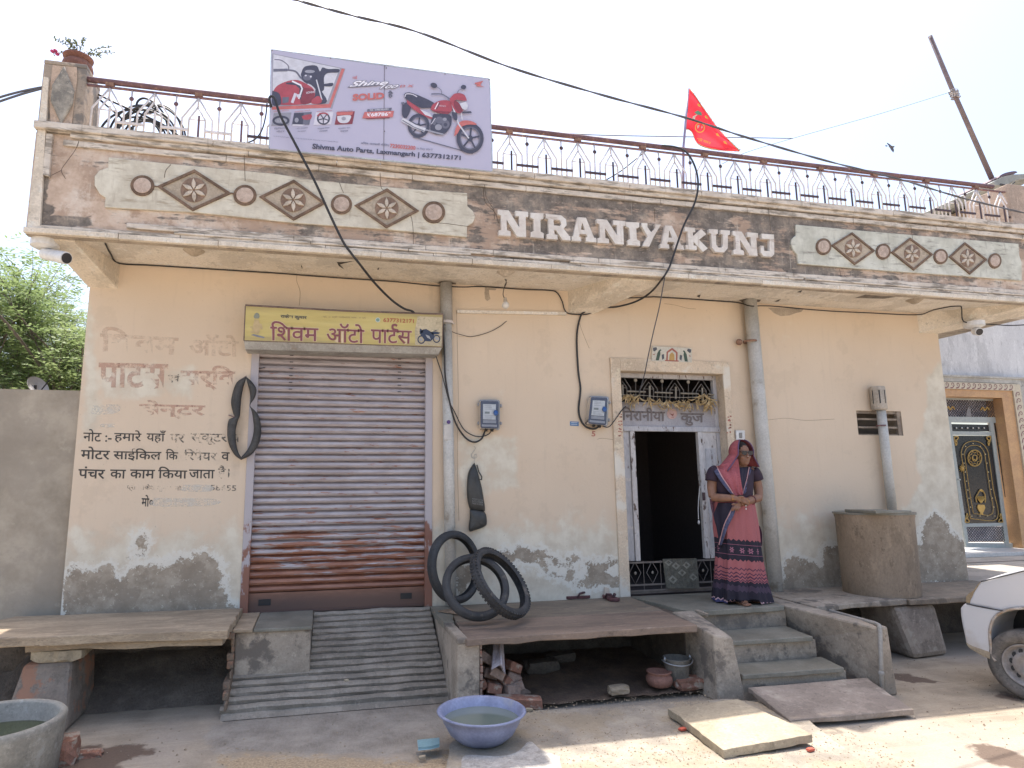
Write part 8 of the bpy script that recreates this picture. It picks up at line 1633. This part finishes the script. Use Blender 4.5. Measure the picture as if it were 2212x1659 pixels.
gstroke('arch_moulding', [(247, 1298), (215, 1100), (190, 900), (182, 830), (205, 775), (260, 752), (320, 765), (362, 810), (378, 880), (405, 1080), (436, 1298), (247, 1298)], 2.0); gstroke('arch_moulding', [(267, 1262), (238, 1090), (212, 900), (205, 840), (222, 800), (262, 782), (312, 792), (342, 830), (355, 900), (382, 1090), (402, 1262), (267, 1262)], 1.7)
for cx_, cy_, r in ((276, 872, 48), (276, 872, 18)): gstroke('medallion', arc(cx_, cy_, r, 0, 360, 24, r * 1.18), 3.0 if r > 30 else 2.2, sp=0)
gstroke('medallion', [(276 + (44 if k_ % 2 else 30) * math.cos(R_(k_ * 22.5)), 872 + (52 if k_ % 2 else 35) * math.sin(R_(k_ * 22.5))) for k_ in range(17)], 2.2, sp=0)
gstroke('medallion', [(262, 860), (266, 890), (276, 880), (286, 892), (292, 855)], 2.4)
gpoly('vase_ornament', [(300, 1200), (345, 1200), (352, 1222), (340, 1250), (332, 1262), (345, 1268), (310, 1268), (318, 1260), (305, 1240), (296, 1220)], gold, -.004); gstroke('vase_ornament', [(290, 1185), (285, 1150), (300, 1120), (320, 1092), (345, 1120), (352, 1160), (350, 1185)], 3); gpoly('vase_ornament', [(300, 1112), (322, 1090), (338, 1112), (320, 1104)], gold, -.004)
for k_ in range(7): a = (298 + 8 * k_, 1140 + 22 * ((k_ * 3) % 3)); gstroke('leaf_ornament', [(320, 1190), (a[0], a[1] + 18), (a[0], a[1])], 2.4)
for (cx_, cy_, sx_, sy_) in ((145, 735, 1, 1), (375, 735, -1, 1), (222, 1310, 1, -1), (460, 1310, -1, -1)):
    gstroke('corner_ornament', [(cx_ - 16 * sx_, cy_ - 12 * sy_), (cx_ + 14 * sx_, cy_ - 12 * sy_), (cx_ + 8 * sx_, cy_ + 8 * sy_), (cx_ - 4 * sx_, cy_ + 12 * sy_), (cx_ + 6 * sx_, cy_ + 26 * sy_), (cx_ + 2 * sx_, cy_ + 48 * sy_)], 3.2); gstroke('corner_ornament', [(cx_ - 14 * sx_, cy_ - 10 * sy_), (cx_ - 8 * sx_, cy_ + 20 * sy_), (cx_ + 0 * sx_, cy_ + 50 * sy_)], 2.8)
q0 = MB()
def stud(x, y, r, m, dy=-.008): q = MB(); q.ell(GP(x, y, dy), (r, r * .6, r), 12, 8); q.build('stud', m, gt_, smooth=True)
sil = plain('silver_stud', (.55, .53, .5), .3, .6)
for k_ in range(6): stud(148 + 39 * k_, 660, .014, sil)
for x, y in ((265, 770), (213, 790), (316, 790), (193, 845), (352, 845), (201, 908), (363, 908), (210, 970), (373, 970), (219, 1035), (382, 1032), (228, 1097), (391, 1092), (236, 1155), (401, 1153), (246, 1217), (411, 1217), (256, 1280), (314, 1280), (367, 1280), (418, 1280)): stud(x, y, .010, plain('pale_gold_stud', (.6, .5, .3), .3, .5))
for k_, (x, y) in enumerate(((443, 695), (457, 783), (471, 877), (485, 965), (499, 1057), (514, 1150), (529, 1245))): stud(x, y, .012 if k_ % 2 == 0 else .026, sil if k_ % 2 == 0 else gold)
for k_ in range(10): a = R_(36 * k_); gstroke('star_knob', [(190, 943), (190 + 22 * math.cos(a), 943 + 26 * math.sin(a))], 2.6, -.012, sp=0)
stud(190, 943, .024, gold, -.014)
q = MB(); q.tube([GP(160, 1022, -.02), GP(175, 1024, -.06)], .012, 8); q.build('lock', grey, gt_)
for x, y in ((105, 520), (348, 525)): gstroke('gilded_motif', [(x - 30, y + 10), (x - 15, y - 10), (x, y + 12), (x + 15, y - 10), (x + 30, y + 8)], 4, -.006)
gpoly('deity_plaque', [(215, 580), (222, 540), (230, 510), (240, 520), (250, 550), (253, 582)], plain('pale_plaque', (.20, .19, .19), .6), -.004)
b = MB(); b.box((8.9, YN - .35, .50), (13, YN + .35, .555)); nbst = b.build('doorstep', plain('white_marble', (.62, .60, .56), .4), nb, bevel=.005)
b = MB(); b.hexa([(10.3, YN - .9, .5), (11.2, YN - .9, .5), (11.1, YN - .36, .5), (10.2, YN - .36, .5), (10.3, YN - .9, .505), (11.2, YN - .9, .505), (11.1, YN - .36, .55), (10.2, YN - .36, .55)]); b.build('entrance_ramp', M['kota'], nb)
b = MB(); b.box((7.3, 1.35, .5), (15, 1.39, .504)); b.build('drain_line', plain('drain_line', (.16, .13, .11), .9), nb)

# ================================================================== trees and dish beyond the boundary wall
def leafmat(name, c1, c2):
    t = NT(name); r_ = t.n('ObjectInfo'); n_ = t.noise(1.6, 4, .6); f_ = t.noise(14, 3, .5); col = t.ramp(t.ma('ADD', t.ma('MULTIPLY', n_, .5), t.ma('MULTIPLY', f_, .5)), [(.35, c1), (.65, c2)]); t.out(col, .6); tl_ = t.n('BsdfTranslucent'); t.l(col, tl_.inputs[0]); mx_ = t.n('MixShader'); mx_.inputs[0].default_value = .4; t.l(t.b.outputs[0], mx_.inputs[1]); t.l(tl_.outputs[0], mx_.inputs[2]); t.l(mx_.outputs[0], t.t.nodes['Material Output'].inputs[0]); return t.m
def tree(label, base, H, Rc, leafm, seed, nleaf=9000, feather=True, spread=1.0):
    r = random.Random(seed); t_ = thing('tree', label, 'tree', base, 'trees behind the boundary wall'); base = np.array(base, float); w_ = MB(); l_ = MB(); tips = []
    def grow(p, d, L, rad, lv):
        if p[0] > -2.3 or p[1] < .35: return
        pts = [p]; n = 5; dd = d.copy()
        for i in range(n): dd = dd + np.array([r.uniform(-.22, .22), r.uniform(-.22, .22), r.uniform(-.05, .14)]); dd /= np.linalg.norm(dd); pts.append(pts[-1] + dd * L / n)
        w_.tube(pts, [rad * (1 - .55 * i / n) for i in range(n + 1)], 7 if lv < 2 else 4, cap=False)
        if lv >= 2: tips.extend(pts[2:])
        if lv < 4:
            for k_ in range(3 if lv < 3 else 3):
                a = r.uniform(0, 6.28); e = r.uniform(.35, .95); u = np.cross(dd, [r.uniform(-1, 1), r.uniform(-1, 1), .3]); u /= np.linalg.norm(u) + .01; nd = dd * math.cos(e) + u * math.sin(e) * spread; nd[2] += .12; nd /= np.linalg.norm(nd); grow(pts[r.randint(2, n)], nd, L * r.uniform(.62, .82), rad * .5, lv + 1)
    for k_ in range(3): a = r.uniform(0, 6.28); grow(base + [0, 0, .0], np.array([math.cos(a) * .28, math.sin(a) * .28, 1.]), H * .42, .075, 0)
    per = max(1, nleaf // len(tips))
    for p in tips:
        for k_ in range(max(2, per // 6)):
            a = r.uniform(0, 6.28); d = np.array([math.cos(a), math.sin(a), r.uniform(-.5, .35)]); d /= np.linalg.norm(d); L = r.uniform(.14, .26); s0 = p + np.array([r.gauss(0, .06), r.gauss(0, .06), r.gauss(0, .05)]); side_ = np.cross(d, [0, 0, 1.]); side_ /= np.linalg.norm(side_) + .01
            if s0[0] > -2.45 or s0[1] < .45: continue
            for j in range(8):
                q0_ = s0 + d * L * (j + 1) / 8 - np.array([0, 0, .02 * (j / 8) ** 2]); sg = 1 if j % 2 else -1; e = q0_ + side_ * sg * r.uniform(.045, .08) + d * .03 + np.array([0, 0, r.uniform(-.02, .015)]); wv_ = d * r.uniform(.012, .019) + np.array([0, 0, r.uniform(-.005, .005)])
                l_.add([q0_, (q0_ + e) / 2 + wv_, e, (q0_ + e) / 2 - wv_], [(0, 1, 2, 3)])
    w_.build('trunk', mat('grey_brown_bark', (.20, .16, .13), (.12, .10, .08), 12), t_, smooth=True); l_.build('crown', leafm, t_)
lg1 = leafmat('fresh_green_leaf', (.19, .27, .10), (.34, .41, .19)); lg2 = leafmat('grey_green_leaf', (.20, .25, .16), (.30, .34, .245))
def tb(x, Y): p = at((x, 900), Y); return (p[0], Y, 0)
tree('fresh green feathery tree nearest the house corner behind the wall', tb(140, 2.2), 4.6, 1.4, lg1, 3, 22000)
tree('fresh green tree leaning over the middle of the boundary wall', tb(70, 3.0), 4.4, 1.4, lg1, 8, 20000)
tree('grey green drooping tree at the left edge of the photo', tb(0, 4.2), 5.0, 1.6, lg2, 14, 24000)
tree('dark green tree further back between the other two', tb(45, 6.0), 5.2, 1.8, lg2, 25, 20000)
tree('far grey green tree filling the gap beside the house', tb(125, 7.5), 6.2, 2.0, lg2, 31, 20000)
tree('low bushy tree just over the wall at far left', tb(15, 2.6), 3.8, 1.2, lg2, 44, 16000)
q = MB(); dc = at(K('T', 530, 1525), .9); dish = thing('satellite_dish', 'grey satellite dish peeking over the boundary wall', 'satellite dish', (dc[0], .9, dc[2] - .5))
ax_ = np.array([.75, -.45, .48]); ax_ /= np.linalg.norm(ax_); a1 = np.cross(ax_, [0, 0, 1.]); a1 /= np.linalg.norm(a1); a2 = np.cross(ax_, a1)
q.lathe([(.001, -.03), (.04, -.024), (.08, -.009), (.105, .008), (.108, .011)], dc + [0, 0, -.03], 28, axis=(a1, a2, ax_)); q.build('reflector', plain('dull_dish_grey', (.36, .35, .36), .6), dish, smooth=True)
q = MB(); q.tube([dc - ax_ * .03, dc + [-.02, .05, -.5]], .012, 8); q.tube([dc + [.0, 0, -.12], dc + ax_ * .17 + [0, 0, -.05]], .006, 6); q.build('mast', M['black'], dish)
q = MB(); q.box((-6.5, .08, dc[2] - 1.2), (-1.99, .2, dc[2] - 1.19))
# a street side beyond the viewer so reflections and bounce are plausible
